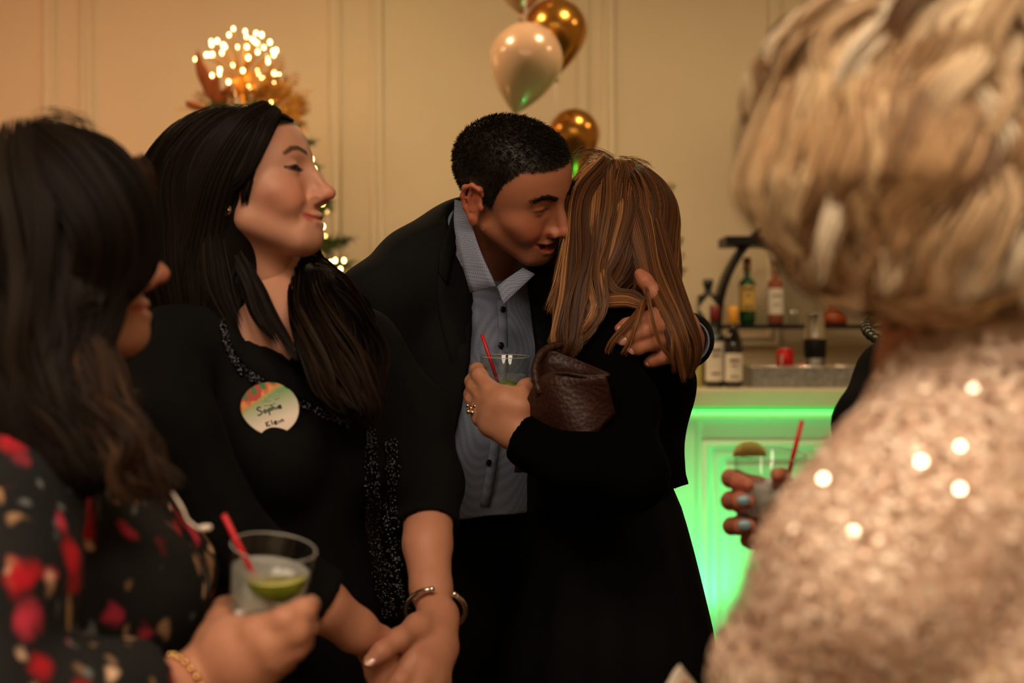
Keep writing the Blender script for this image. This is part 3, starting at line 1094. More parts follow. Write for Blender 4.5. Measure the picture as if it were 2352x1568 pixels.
# a few lights where the photograph shows them on the right flank
for px, py in ((716, 366), (741, 467), (760, 602), (770, 598), (748, 640), (722, 388), (735, 612), (782, 618), (728, 628), (765, 636), (742, 520), (790, 598), (720, 560)):
    put('bulb', BULB_L, P(px, py, TD - 0.24), TREE)
for px, py, ln_ in ((728, 325, .16), (742, 382, .20), (735, 430, .18), (778, 488, .24), (752, 545, .20), (800, 575, .26), (812, 612, .28), (770, 640, .22), (790, 655, .24), (735, 600, .18), (690, 300, .14)):
    put('branch', bms[1], P(px, py, TD - 0.14) - np.array([ln_, 0, ln_ * 0.15]), TREE, Matrix.Rotation(-0.3 + rng.uniform(-.2, .2), 3, 'Z') @ Matrix.Rotation(rng.uniform(-.2, .1), 3, 'Y'), ln_ / 0.24)
# glass baubles on the right flank
M_silver = mat('silver_bauble', lin(210, 190, 160), 0.15, metal=0.9)
bb = bulb_mesh(0.022)
bb.materials.append(M_silver)
for px, py in ((735, 590), (690, 560)):
    put('bauble', bb, P(px, py, TD - 0.2), TREE)

# starburst topper
TOP = empty('tree_topper', tuple(TC), 'glowing gold starburst topper with warm bulbs on top of the tree', 'tree topper')
ctr = P(556, 190, TD)
burst = [(536, 66), (563, 72), (588, 76), (601, 80), (526, 80), (565, 84), (579, 90), (585, 95), (592, 100), (485, 95), (499, 94), (486, 102), (513, 104), (517, 108),
         (545, 108), (567, 108), (620, 97), (606, 109), (510, 121), (592, 119), (627, 117), (634, 116), (474, 126), (482, 126), (488, 125), (570, 132), (614, 131), (616, 142), (629, 126),
         (449, 136), (534, 151), (590, 162), (593, 170), (487, 173), (503, 170), (603, 180), (525, 188), (572, 200), (627, 189), (543, 213), (558, 162), (630, 168), (505, 160), (640, 172), (648, 220)]
for px, py in burst:
    p = P(px, py, TD + rng.uniform(-0.10, 0.10))
    put('bulb', BULB_L, p, TOP, None, 0.9 + 0.35 * rng.random())
    tube('wire', [ctr + (0, 0, -0.02), (ctr + p) / 2 + rng.normal(0, 0.004, 3), p], 0.0024, M_wire, TOP, n=6, sides=4)
lamp('topper_lamp', 'POINT', tuple(ctr + (0, -0.03, -0.03)), 1.6, (1.0, 0.60, 0.22), 0.06)
lamp('tree_lamp', 'POINT', tuple(P(745, 520, TD - 0.42)), 0.5, (1.0, 0.60, 0.22), 0.05)
tube('stem', [TC - (0, 0, 0.15), ctr], 0.006, M_wire, TOP, n=4, sides=6)


def leaf_spray(name, root, tip, width, m, parent, leaves=9, seed=0, curve=0.0):
    """A fern-like spray: central rib with paired pointed leaflets."""
    r = np.random.default_rng(seed)
    root, tip = np.array(root), np.array(tip)
    ax = tip - root
    L = np.linalg.norm(ax)
    d = ax / L
    u = nrm(np.cross(d, [0.1, 1, 0.05]))
    w = np.cross(d, u)
    V, Fq = [], []
    for i in range(leaves):
        q = (i + 0.6) / leaves
        c = root + ax * q + u * curve * L * math.sin(q * PI)
        for s in (-1, 1):
            dd = nrm(d * 0.75 + s * u + w * r.normal(0, 0.25))
            ln = width * math.sin(PI * (0.18 + 0.8 * q)) * r.uniform(0.8, 1.15)
            nn = nrm(np.cross(dd, w))
            o = len(V)
            V.extend([c, c + dd * ln * 0.45 + nn * ln * 0.15 + w * 0.003, c + dd * ln, c + dd * ln * 0.45 - nn * ln * 0.15 + w * 0.003])
            Fq.append((o, o + 1, o + 2, o + 3))
    o = len(V)
    V.extend([root - u * .0015, root + u * .0015, tip + u * .0006, tip - u * .0006])
    Fq.append((o, o + 1, o + 2, o + 3))
    return link(name, mesh_np(name, np.array(V), np.array(Fq), smooth=False), m, parent)


for i, (rx, ry, tx, ty, w_, lv) in enumerate(((600, 230, 650, 125, .05, 11), (620, 235, 690, 165, .045, 10), (630, 245, 715, 232, .045, 10), (640, 250, 705, 262, .04, 9), (610, 240, 640, 175, .05, 10),
                                              (590, 235, 600, 150, .05, 10), (640, 245, 720, 205, .035, 9), (560, 235, 555, 180, .05, 9), (620, 240, 665, 190, .055, 11), (600, 245, 625, 200, .055, 10), (580, 245, 575, 205, .05, 9), (640, 255, 718, 245, .05, 11), (530, 245, 520, 205, .04, 9), (650, 270, 712, 300, .04, 9), (500, 240, 440, 215, .035, 8), (490, 250, 400, 250, .02, 7), (640, 260, 690, 290, .035, 8))):
    leaf_spray('gold_spray', P(rx, ry, TD - 0.06), P(tx, ty, TD - 0.10 + 0.02 * (i % 3)), w_, M_goldleaf, TOP, lv, i)
for i, (rx, ry, tx, ty, w_) in enumerate(((500, 235, 452, 112, .04), (505, 240, 470, 150, .045), (510, 245, 500, 165, .04), (515, 245, 535, 190, .035), (480, 250, 425, 232, .03))):
    # long copper feather leaves
    a, b = P(rx, ry, TD - 0.08), P(tx, ty, TD - 0.10)
    n_ = 12
    g_ = catmull([a, (a + b) / 2 + np.array([-0.018, 0, 0]), b], n_)
    V, Fq = [], []
    for k in range(n_):
        q = k / (n_ - 1)
        w2 = w_ * 0.5 * math.sin(PI * min(1, q * 0.95 + 0.05)) ** 0.8
        tn = nrm(g_[min(k + 1, n_ - 1)] - g_[max(k - 1, 0)])
        sd = nrm(np.cross(tn, [0, 1, 0]))
        V.extend([g_[k] - sd * w2 + (0, 0.006, 0), g_[k], g_[k] + sd * w2 + (0, 0.006, 0)])
    for k in range(n_ - 1):
        for j in (0, 1):
            Fq.append((k * 3 + j, k * 3 + j + 1, k * 3 + j + 4, k * 3 + j + 3))
    link('copper_leaf', mesh_np('copper_leaf', np.array(V), np.array(Fq)), M_copper, TOP)


# ------------------------------------------------------------------ people: shared builders
def rot(yaw, pitch=0.0, roll=0.0):
    """Columns: person's right, forward, up. yaw 0 faces the camera, positive turns to image right."""
    yaw, pitch, roll = map(math.radians, (yaw, pitch, roll))
    f = np.array([math.sin(yaw), -math.cos(yaw), 0.0])
    u = np.array([0, 0, 1.0])
    r = np.cross(f, u)
    f2 = f * math.cos(pitch) + u * math.sin(pitch)
    u2 = u * math.cos(pitch) - f * math.sin(pitch)
    r3 = r * math.cos(roll) + u2 * math.sin(roll)
    u3 = u2 * math.cos(roll) - r * math.sin(roll)
    return np.stack([r3, f2, u3], 1)


def seg_dist(p, chain):
    d = np.full(len(p), 9.0)
    for a, b in zip(chain[:-1], chain[1:]):
        a, b = np.array(a), np.array(b)
        ba = b - a
        t = np.clip(((p - a) @ ba) / max(ba @ ba, 1e-12), 0, 1)
        d = np.minimum(d, np.linalg.norm(p - a - t[:, None] * ba, axis=1))
    return d


def sstep(a, b, x):
    t = np.clip((x - a) / (b - a), 0, 1)
    return t * t * (3 - 2 * t)


def build_head(c, R, neck, skin, lips, brow, male=False, smile=0.5, mouth_open=0.0, eye_open=1.0, h=0.0015, nr=(0.047, 0.05),
               scalp=None, scalp_col=(0.01, 0.007, 0.005), zline=None, stubble=0.0, liner=0.0, ears=True, nose_len=1.0, blush=(1.25, 0.8, 0.75)):
    """Returns verts (world), quads, colours, and the local verts/normals."""
    nl = (np.asarray(neck, float) - c) @ R
    lo = np.minimum(np.array([-0.095, -0.125, -0.125]), nl - 0.07)
    hi = np.maximum(np.array([0.095, 0.132, 0.118]), nl + 0.06)
    S = SDF(lo, hi, h, 0.04)
    w = 1.03 if male else 0.97
    S.ell((0, -0.012, 0.026), (0.0745 * w, 0.0935, 0.077), k=0)
    S.ell((0, 0.020, 0.028), (0.062 * w, 0.0620, 0.058), k=0.035)
    S.ell((0, 0.030, -0.028), (0.057 * w, 0.050, 0.066), k=0.03)
    S.cone((0, 0.028, -0.055), (0, 0.054, -0.086), 0.044 * w, 0.026, k=0.025)
    S.ell((0, 0.0715, -0.0905), (0.0185 if male else 0.015, 0.0155, 0.0165), k=0.02)
    for s in (-1, 1):
        S.cone((s * 0.050 * w, 0.000, -0.056), (s * 0.021, 0.060, -0.091), 0.0165 if male else 0.0145, 0.0135, k=0.022)
        S.ell((s * 0.043, 0.050, -0.029), (0.022, 0.022, 0.017), k=0.02)
        S.ell((s * 0.035, 0.062, -0.045), 0.0165 + 0.002 * smile, k=0.016)
        S.cone((s * 0.010, 0.0745, 0.0175), (s * 0.040, 0.0595, 0.017), 0.0128 if male else 0.0110, 0.0088, k=0.014)
        S.ell((s * 0.0315, 0.0925, -0.001), (0.0185, 0.0150, 0.0125), k=0.011, sub=True)
        S.ell((s * 0.031, 0.0665, -0.001), 0.0150, k=0.004)
        if eye_open > 0:
            S.ell((s * 0.031, 0.0810, -0.0025), (0.0128, 0.0090, 0.0038 * eye_open), k=0.0012, sub=True)
    # nose
    nt = 0.1045 + 0.008 * (nose_len - 1)
    S.cone((0, 0.0805, 0.012), (0, nt - 0.0005, -0.033), 0.0088, 0.0080, k=0.009)
    S.cone((0, 0.072, 0.004), (0, 0.084 + 0.4 * (nt - 0.1045), -0.036), 0.0100, 0.0130, k=0.008)
    S.ell((0, nt + 0.001, -0.0375), (0.0096, 0.0108, 0.0092), k=0.007)
    for s in (-1, 1):
        S.ell((s * 0.0115, 0.0935, -0.0432), (0.0074, 0.0098, 0.0072), k=0.009)
    for s in (-1, 1):
        S.ell((s * 0.0062, 0.0985, -0.0505), (0.0030, 0.0050, 0.0036), k=0.002, sub=True)
    # mouth
    cz = -0.0685 + 0.0045 * smile
    cx = 0.0255 + 0.003 * smile
    S.ell((0, 0.066, -0.066), (0.029, 0.0195, 0.022), k=0.016)
    mo = 0.0045 * mouth_open
    up = [(cx, 0.0725, cz), (0.0125, 0.0845, -0.0655 + mo * .3), (0.004, 0.0870, -0.0645 + mo * .3), (0, 0.0865, -0.0652 + mo * .3)]
    dn = [(cx, 0.0725, cz - 0.001), (0.012, 0.0835, -0.0738 - mo), (0, 0.0858, -0.0752 - mo)]
    for s in (-1, 1):
        m = np.array([s, 1, 1.0])
        S.chain([np.array(q) * m for q in up], [0.0020, 0.0048, 0.0054, 0.0048], k=0.004)
        S.chain([np.array(q) * m for q in dn], [0.0018, 0.0056, 0.0066], k=0.004)
    mid = [(cx + 0.001, 0.0760, cz), (0.013, 0.0895, -0.0697 - mo * .3), (0, 0.0915, -0.0700 - mo * .3)]
    for s in (-1, 1):
        m = np.array([s, 1, 1.0])
        S.chain([np.array(q) * m for q in mid], [0.0016, 0.0022 + mo, 0.0022 + mo * 1.25], k=0.0015, sub=True)
        # smile fold from the nose wing round the mouth corner
        if smile > 0:
            S.chain([np.array(q) * m for q in [(0.018, 0.0935, -0.046), (0.031, 0.0840, -0.058), (0.037, 0.0740, -0.072)]],
                    [0.0022, 0.0032, 0.002], k=0.008 * smile, sub=True)
    if ears:
        for s in (-1, 1):
            m = np.array([s, 1, 1.0])
            x0 = 0.0745 * w
            S.ell(np.array((x0 - 0.001, -0.016, -0.014)) * m, (0.0055, 0.0165, 0.028), k=0.006)
            S.chain([np.array(q) * m for q in [(x0, -0.002, 0.004), (x0 + 0.006, -0.006, 0.014), (x0 + 0.009, -0.018, 0.0175),
                                               (x0 + 0.011, -0.030, 0.010), (x0 + 0.010, -0.033, -0.006), (x0 + 0.007, -0.028, -0.024), (x0 + 0.003, -0.016, -0.040)]],
                    [0.003, 0.0034, 0.0037, 0.0039, 0.0037, 0.0036, 0.0045], k=0.004)
            S.ell(np.array((x0 + 0.001, -0.012, -0.043)) * m, (0.0050, 0.0080, 0.0095), k=0.005)
            S.chain([np.array(q) * m for q in [(x0 + 0.006, -0.020, 0.006), (x0 + 0.006, -0.024, -0.008), (x0 + 0.005, -0.018, -0.026)]],
                    [0.0024, 0.0028, 0.0024], k=0.003)
            S.ell(np.array((x0 + 0.009, -0.011, -0.015)) * m, (0.0065, 0.0075, 0.0125), k=0.004, sub=True)
            S.ell(np.array((x0 + 0.001, -0.001, -0.016)) * m, (0.0042, 0.0045, 0.0068), k=0.004)
    # neck
    S.cone((0, -0.020, -0.045), nl, nr[0], nr[1], k=0.022)
    V, Fq = S.mesh()
    V = lap(V, Fq, 1, 0.4)
    Vs = lap(V, Fq, 26, 0.5)
    eb = np.abs(V[:, 0])
    sm = np.maximum(sstep(0.026, 0.040, V[:, 2]), sstep(0.058, 0.035, V[:, 1]) * sstep(0.0, -0.02, V[:, 2]))
    sm = np.maximum(sm, sstep(0.030, 0.040, eb) * sstep(-0.012, -0.022, V[:, 2]))
    if ears:
        sm = sm * (1 - (eb > 0.066 * w) * (V[:, 1] < 0.016) * (V[:, 1] > -0.05) * (V[:, 2] < 0.03) * (V[:, 2] > -0.062))
    V = V * (1 - sm[:, None]) + Vs * sm[:, None]
    # albedo
    n = len(V)
    C = np.tile(np.array(skin, float), (n, 1))
    x, y, z = V.T
    ax = np.abs(x)
    M = np.stack([ax, y, z], 1)
    bl = np.exp(-((ax - 0.040) ** 2 + (z + 0.038) ** 2) / 0.0005) * (y > 0.03) * 0.5
    bl = np.maximum(bl, np.exp(-(ax ** 2 + (z + 0.04) ** 2 + (y - 0.112) ** 2) / 0.0002) * 0.6)
    if ears:
        bl = np.maximum(bl, (ax > 0.077 * w) * (y < 0.01) * 0.6)
    C *= 1 + bl[:, None] * (np.array(blush) - 1)
    dl = np.minimum(seg_dist(M, up) - 0.0012, seg_dist(M, dn) - 0.0022)
    wl = 1 - sstep(0.0022, 0.0048, dl)
    wl *= (y > 0.066) * (1 - sstep(cx - 0.004, cx + 0.002, ax))
    C = C * (1 - wl[:, None]) + np.array(lips) * wl[:, None]
    if mouth_open > 0:
        wi = (seg_dist(M, mid) < 0.0062 + mo) * (y < 0.0835) * (z > -0.076) * (z < -0.066) * (ax < cx - 0.0075)
        C[wi] = (0.06, 0.012, 0.010)
    # brows
    bz = 0.0195 if male else 0.0215
    ba = [(0.0135, 0.083, bz - 0.002), (0.028, 0.079, bz + 0.0035), (0.038, 0.073, bz + 0.0025), (0.0475, 0.062, bz - 0.004)]
    fl2 = np.array([1, 0.25, 1.0])
    bw = 1 - sstep(0.0030 if male else 0.0024, 0.0052 if male else 0.0050, seg_dist(M * fl2, [np.array(q) * fl2 for q in ba]))
    bw *= (y > 0.045)
    C = C * (1 - 0.88 * bw[:, None]) + np.array(brow) * 0.88 * bw[:, None]
    # eye rims / liner
    er = np.sqrt(((ax - 0.031) / 0.0148) ** 2 + ((z + 0.0022) / (0.0036 * max(eye_open, 0.25) + 0.0022)) ** 2)
    lw = (1 - sstep(0.9, 1.25, er)) * (y > 0.066) * (0.55 + 0.4 * liner)
    C = C * (1 - lw[:, None]) + np.array([0.015, 0.010, 0.008]) * lw[:, None]
    if liner:
        lash = [(0.0185, 0.078, -0.001), (0.026, 0.0815, 0.0022 * eye_open), (0.036, 0.0795, 0.0022 * eye_open), (0.0475, 0.069, -0.0005)]
        lw = 1 - sstep(0.0010, 0.0026, seg_dist(M, lash))
        C = C * (1 - lw[:, None]) + np.array([0.010, 0.008, 0.007]) * lw[:, None]
    if stubble > 0:
        zl = np.interp(y, [-0.03, 0.0, 0.03, 0.06, 0.1], [-0.03, -0.045, -0.058, -0.056, -0.050])
        sw = sstep(0.004, -0.012, z - zl) * sstep(-0.125, -0.10, z) * (y > -0.01) * stubble
        sw *= (1 - wl)
        C = C * (1 - sw[:, None]) + C * np.array([0.45, 0.42, 0.42]) * sw[:, None]
    if zline is not None:
        zz = np.interp(y, zline[0], zline[1])
        hw = sstep(-0.004, 0.004, z - zz) * (1 - (ax > 0.0768 * w) * (z < 0.024) * (y < 0.012))
        C = C * (1 - hw[:, None]) + np.array(scalp_col) * hw[:, None]
    N = vnormals(V, Fq)
    return dict(V=c + V @ R.T, F=Fq, C=C, L=V, N=N, S=S, c=np.asarray(c, float), R=R)


def to_world(H, p):
    return H['c'] + np.asarray(p, float) @ H['R'].T


def eye_objs(H, parent, iris=(0.05, 0.02, 0.008), look=(0, 0)):
    t = np.linspace(0, PI, 21)
    for s in (-1, 1):
        prof = np.stack([np.maximum(0.0131 * np.sin(t), 1e-6), 0.0131 * np.cos(t)], 1)
        V, Fq = lathe_np(prof, 24)
        # pole (z) -> gaze direction
        g = nrm(np.array([s * 0.0 + look[0], 1.0, look[1]]))
        a = nrm(np.cross(g, [0, 0, 1.0]))
        b = np.cross(a, g)
        Rg = np.stack([a, b, g], 1)
        zz = V[:, 2] / 0.0131
        C = np.tile(np.array([0.62, 0.56, 0.52]), (len(V), 1))
        C[zz > 0.87] = iris
        C[zz > 0.975] = (0.003, 0.003, 0.003)
        Vw = to_world(H, V @ Rg.T + np.array([s * 0.031, 0.0665, -0.001]))
        link('eye', mesh_np('eye', Vw, Fq, C), MAT['eye'], parent)


def strand_parts(paths, r, cols, tip=0.25, sides=3, center=None):
    """Hair strands: thin tubes, or flat ribbons lying round a centre point."""
    N, S, _ = paths.shape
    t = np.linspace(0, 1, S)
    prof = np.minimum(1, (1 - t) / tip) * np.minimum(1, t / 0.10 + 0.15) * 0.94 + 0.06
    r = np.broadcast_to(np.asarray(r, float).reshape(-1, 1), (N, 1)) * prof
    if center is None:
        V, Fq = tubes_np(paths, r, sides)
        return V, Fq, np.repeat(cols, S * sides, axis=0)
    tan = nrm(np.gradient(paths, axis=1))
    out = paths - np.asarray(center)
    out = out * np.array([1, 1, 0.4]) + np.random.default_rng(N).normal(0, 0.03, (N, 1, 3))
    sd = nrm(np.cross(tan, out)) * (r * 1.25)[..., None]
    V = np.stack([paths - sd, paths + sd], 2).reshape(-1, 3)
    base = (np.arange(N) * S * 2)[:, None] + (np.arange(S - 1) * 2)[None]
    Fq = np.stack([base, base + 1, base + 3, base + 2], -1).reshape(-1, 4)
    return V, Fq, np.repeat(cols, S * 2, axis=0)


def frames(g):
    tan = nrm(np.gradient(g, axis=0))
    ref = np.array([0.31, 0.87, 0.38])
    a = nrm(np.cross(tan, ref))
    return tan, a, np.cross(tan, a)


def bundle(guide, rad, n, S=22, wave=0.0, wl=0.05, loose=0.12, flat=None, cut=0.25, clump=0.0):
    """n hair strands running along a guide polyline inside a tube of the given radii."""
    g = catmull(np.array(guide, float), S)
    rr = np.interp(np.linspace(0, 1, S), np.linspace(0, 1, len(rad)), rad)
    tan, a, b = frames(g)
    th = rng.uniform(0, 2 * PI, n)
    q = np.sqrt(rng.uniform(0, 1, n)) ** 0.7
    u, v = q * np.cos(th), q * np.sin(th)
    if clump > 0:
        k = max(int(n / 14), 3)
        ct, cq = rng.uniform(0, 2 * PI, k), np.sqrt(rng.uniform(0, 1, k))
        cu, cv = cq * np.cos(ct), cq * np.sin(ct)
        i = np.argmin((u[:, None] - cu) ** 2 + (v[:, None] - cv) ** 2, 1)
        lock = i
    else:
        cu, cv, i = u, v, np.arange(n)
        lock = (np.floor(th / 0.22)).astype(int)
    s = np.linspace(0, 1, S)
    cl = clump * s ** 1.2
    U = u[:, None] * (1 - cl) + cu[i][:, None] * cl
    Vv = v[:, None] * (1 - cl) + cv[i][:, None] * cl
    ph = rng.uniform(0, 2 * PI, int(lock.max()) + 1)[lock]
    L = np.linalg.norm(np.diff(g, axis=0), axis=1).sum()
    ang = 2 * PI * s[None, :] * L / wl + ph[:, None]
    wa = wave * s[None, :] ** 0.6
    U = U * rr + wa * np.cos(ang) + loose * 0.02 * np.cumsum(rng.normal(0, 0.06, (n, S)), 1) * s
    Vv = Vv * rr + wa * np.sin(ang) + loose * 0.02 * np.cumsum(rng.normal(0, 0.06, (n, S)), 1) * s
    paths = g[None] + U[..., None] * a[None] + Vv[..., None] * b[None]
    if cut > 0:   # uneven ends
        e = 1 - cut * rng.uniform(0, 1, n) ** 1.5
        idx = e[:, None] * np.linspace(0, S - 1, S)[None]
        i0 = np.minimum(idx.astype(int), S - 2)
        f = (idx - i0)[..., None]
        ar = np.arange(n)[:, None]
        paths = paths[ar, i0] * (1 - f) + paths[ar, i0 + 1] * f
    return paths, lock


def flow(S, starts, dirfn, steps, step, off):
    """Strands combed over an SDF surface."""
    p = starts.copy()
    out = [p.copy()]
    for i in range(steps - 1):
        n = S.grad(p)
        d = dirfn(p, i / steps)
        d = nrm(d - (d * n).sum(1, keepdims=True) * n)
        p = p + step * d
        n = S.grad(p)
        e = S.sample(p) - off
        p = p - np.clip(e, -0.010, 0.006)[:, None] * n
        out.append(p.copy())
    return np.stack(out, 1)


def seeds_on(S, n, cond):
    """Random points on the SDF surface that satisfy cond(points, normals)."""
    V, Fq = S.mesh()
    c = V[Fq].mean(1)
    nn = S.grad(c)
    ok = np.where(cond(c, nn))[0]
    i = ok[rng.integers(0, len(ok), n)]
    return c[i] + rng.normal(0, S.h * 0.4, (n, 3))


def pick_cols(palette, weights, lock, jitter=0.18, seed=3, soft=0.6):
    r = np.random.default_rng(seed)
    k = int(lock.max()) + 1
    base = np.array(palette)[r.choice(len(palette), k, p=np.array(weights) / np.sum(weights))]
    c = base[lock] * soft + base.mean(0) * (1 - soft)
    return np.clip(c * (1 + r.normal(0, jitter, (len(lock), 1))), 0.001, 1)


def hand_chain(S, fingers, k=0.006):
    """fingers: list of (points, radii)."""
    for pts, rad in fingers:
        S.chain(pts, rad, k=k)


def nail(parent, tip, along, out, w, l, m):
    """A fingernail plate at a finger tip."""
    along = nrm(along)
    out = nrm(np.asarray(out) - (np.asarray(out) @ along) * along)
    sd = np.cross(along, out)
    t = np.linspace(0, PI, 9)
    prof = np.stack([np.maximum(np.sin(t), 1e-5), np.cos(t)], 1)
    V, Fq = lathe_np(prof, 14)
    V = V * np.array([w, l, 0.0011])
    V[:, 2] -= 0.35 * V[:, 0] ** 2 / max(w, 1e-6)
    R = np.stack([sd, along, out], 1)
    return link('fingernail', mesh_np('fingernail', V @ R.T + tip, Fq), m, parent)


def sdf_of(pts, rads, pad, h):
    p = np.asarray(pts)
    r = max(rads) + pad
    return SDF(p.min(0) - r, p.max(0) + r, h)


def wrinkle(V, N, amp, freq, seed, axis=(0.3, 0.2, 1.0)):
    """Soft cloth folds: sums of warped sines pushed along the normals."""
    r = np.random.default_rng(seed)
    d = np.zeros(len(V))
    for i in range(5):
        w = nrm(r.normal(0, 1, 3) + np.array(axis) * 1.2) * freq * r.uniform(0.5, 1.6)
        q = V @ w + 1.3 * np.sin(V @ nrm(r.normal(0, 1, 3)) * freq * 0.5 + i)
        d += np.sin(q) * r.uniform(0.3, 1.0)
    return V + N * (amp * d / 2.0)[:, None]


def cloth(name, S, m, parent, amp=0.003, freq=60.0, seed=1, it=2, axis=(0.3, 0.2, 1.0)):
    V, Fq = S.mesh()
    V = lap(V, Fq, it, 0.5)
    if amp:
        V = wrinkle(V, vnormals(V, Fq), amp, freq, seed, axis)
    return link(name, mesh_np(name, V, Fq), m, parent)


def shoe(parent, at, yaw, m, heel=0.05):
    R = rot(yaw)
    at = np.asarray(at, float)
    S = SDF(at + (-0.17, -0.17, -0.01), at + (0.17, 0.17, 0.16), 0.005)
    f = R[:, 1]
    z = np.array([0, 0, 1.0])
    S.chain([at - f * 0.06 + z * (0.035 + heel), at + f * 0.03 + z * (0.035 + heel * 0.5), at + f * 0.11 + z * 0.030, at + f * 0.15 + z * 0.024],
            [0.034, 0.034, 0.036, 0.022], k=0.02)
    S.cone(at - f * 0.07 + z * 0.012, at - f * 0.065 + z * (0.03 + heel), 0.016, 0.026, k=0.015)
    S.half(at + z * 0.001, (0, 0, -1))
    V, Fq = S.mesh()
    return link('shoe', mesh_np('shoe', lap(V, Fq, 2), Fq), m, parent)


# ------------------------------------------------------------------ materials of people and clothes
MAT['hair'] = mat('hair', (1, 1, 1), 0.5, vcol=True, spec=0.25)
MAT['hair_dark'] = mat('dark_hair', (1, 1, 1), 0.55, vcol=True, spec=0.09)
MAT['black_cloth'] = mat('black_wool', (0.0042, 0.0039, 0.0037), 0.9, spec=0.14, bump=0.25, bscale=700, var=0.2, vscale=40)
MAT['velvet'] = mat('black_velvet', (0.0012, 0.0011, 0.0011), 0.95, spec=0.05, bump=0.2, bscale=500)
MAT['skirt'] = mat('black_crepe', (0.0025, 0.0023, 0.0022), 0.85, spec=0.12, bump=0.2, bscale=300)
MAT['suit'] = mat('charcoal_suit', (0.0075, 0.0074, 0.0072), 0.88, spec=0.15, bump=0.3, bscale=900, var=0.3, vscale=300)
MAT['sequin_black'] = mat('black_sequin', (0.075, 0.075, 0.085), 0.15, metal=0.95)
MAT['shoe'] = mat('black_shoe', (0.008, 0.008, 0.008), 0.3)
MAT['teeth'] = mat('teeth', lin(214, 198, 178), 0.25)
MAT['silver'] = mat('silver', (0.72, 0.66, 0.58), 0.2, metal=1.0)
MAT['gold'] = mat('gold', (0.75, 0.46, 0.18), 0.2, metal=1.0)
MAT['pearl'] = mat('pearl', lin(228, 212, 196), 0.25, coat=0.5)
MAT['nail_pink'] = mat('pale_pink_nail', lin(226, 176, 160), 0.2, coat=0.6)
MAT['nail_nat'] = mat('natural_nail', lin(206, 150, 126), 0.3, coat=0.3)
MAT['nail_blue'] = mat('blue_grey_nail', lin(120, 150, 158), 0.25, coat=0.5)


def weave_mat():
    m = mat('blue_grey_weave', lin(128, 138, 160), 0.8, spec=0.25)
    nt = m.node_tree
    tc = nt.nodes.new('ShaderNodeTexCoord')
    ck = nt.nodes.new('ShaderNodeTexChecker')
    ck.inputs['Scale'].default_value = 400
    ck.inputs['Color1'].default_value = (*lin(140, 148, 168), 1)
    ck.inputs['Color2'].default_value = (*lin(108, 117, 140), 1)
    mp = nt.nodes.new('ShaderNodeMapping')
    mp.inputs['Rotation'].default_value = (0.6, 0.4, 0.5)
    nt.links.new(tc.outputs['Object'], mp.inputs['Vector'])
    nt.links.new(mp.outputs[0], ck.inputs['Vector'])
    nt.links.new(ck.outputs['Color'], nt.nodes['Principled BSDF'].inputs['Base Color'])
    return m


MAT['shirt'] = weave_mat()


def floral_mat():
    """Black dress fabric with printed red and rose blossoms and beige stalks."""
    m = mat('floral_print', (0.008, 0.008, 0.008), 0.75, spec=0.25)
    nt = m.node_tree
    L = nt.links
    N = nt.nodes.new
    tc = N('ShaderNodeTexCoord')
    wob = N('ShaderNodeTexNoise')
    wob.inputs['Scale'].default_value = 26
    L.new(tc.outputs['Object'], wob.inputs['Vector'])
    ad = N('ShaderNodeMixRGB')
    ad.blend_type = 'ADD'
    ad.inputs[0].default_value = 0.035
    L.new(tc.outputs['Object'], ad.inputs[1])
    L.new(wob.outputs['Color'], ad.inputs[2])

    def blobs(scale, t0, t1, stretch, off):
        mp = N('ShaderNodeMapping')
        mp.inputs['Scale'].default_value = (1, 1, stretch)
        mp.inputs['Location'].default_value = (off, off * .7, off * .3)
        L.new(ad.outputs[0], mp.inputs['Vector'])
        v = N('ShaderNodeTexVoronoi')
        v.inputs['Scale'].default_value = scale
        L.new(mp.outputs[0], v.inputs['Vector'])
        r = N('ShaderNodeMapRange')
        r.inputs[1].default_value = t0
        r.inputs[2].default_value = t1
        r.inputs[3].default_value = 1
        r.inputs[4].default_value = 0
        L.new(v.outputs['Distance'], r.inputs[0])
        return r.outputs[0], v.outputs['Color']
    prev = None
    base = N('ShaderNodeRGB')
    base.outputs[0].default_value = (0.009, 0.009, 0.009, 1)
    prev = base.outputs[0]
    for scale, t0, t1, st, off, col in ((40, 0.16, 0.30, 0.28, 3.1, lin(150, 116, 84)), (44, 0.12, 0.24, 0.3, 7.7, lin(96, 100, 100)), (20, 0.20, 0.40, 0.75, 0.4, lin(176, 22, 36)), (23, 0.15, 0.34, 0.8, 5.3, lin(190, 52, 74)),
                                        (32, 0.10, 0.24, 0.8, 9.9, lin(206, 170, 140))):
        f, c = blobs(scale, t0, t1, st, off)
        sep = N('ShaderNodeSeparateColor')
        L.new(c, sep.inputs[0])
        gt = N('ShaderNodeMath')
        gt.operation = 'GREATER_THAN'
        gt.inputs[1].default_value = 0.42
        L.new(sep.outputs[0], gt.inputs[0])
        mu = N('ShaderNodeMath')
        mu.operation = 'MULTIPLY'
        L.new(f, mu.inputs[0])
        L.new(gt.outputs[0], mu.inputs[1])
        mx = N('ShaderNodeMixRGB')
        L.new(mu.outputs[0], mx.inputs[0])
        L.new(prev, mx.inputs[1])
        mx.inputs[2].default_value = (*col, 1)
        prev = mx.outputs[0]
    L.new(prev, nt.nodes['Principled BSDF'].inputs['Base Color'])
    return m


MAT['floral'] = floral_mat()


def px_chain(q):
    """[(px,py,d,r)] -> points, radii."""
    return [P(a, b, c) for a, b, c, r in q], [r for a, b, c, r in q]


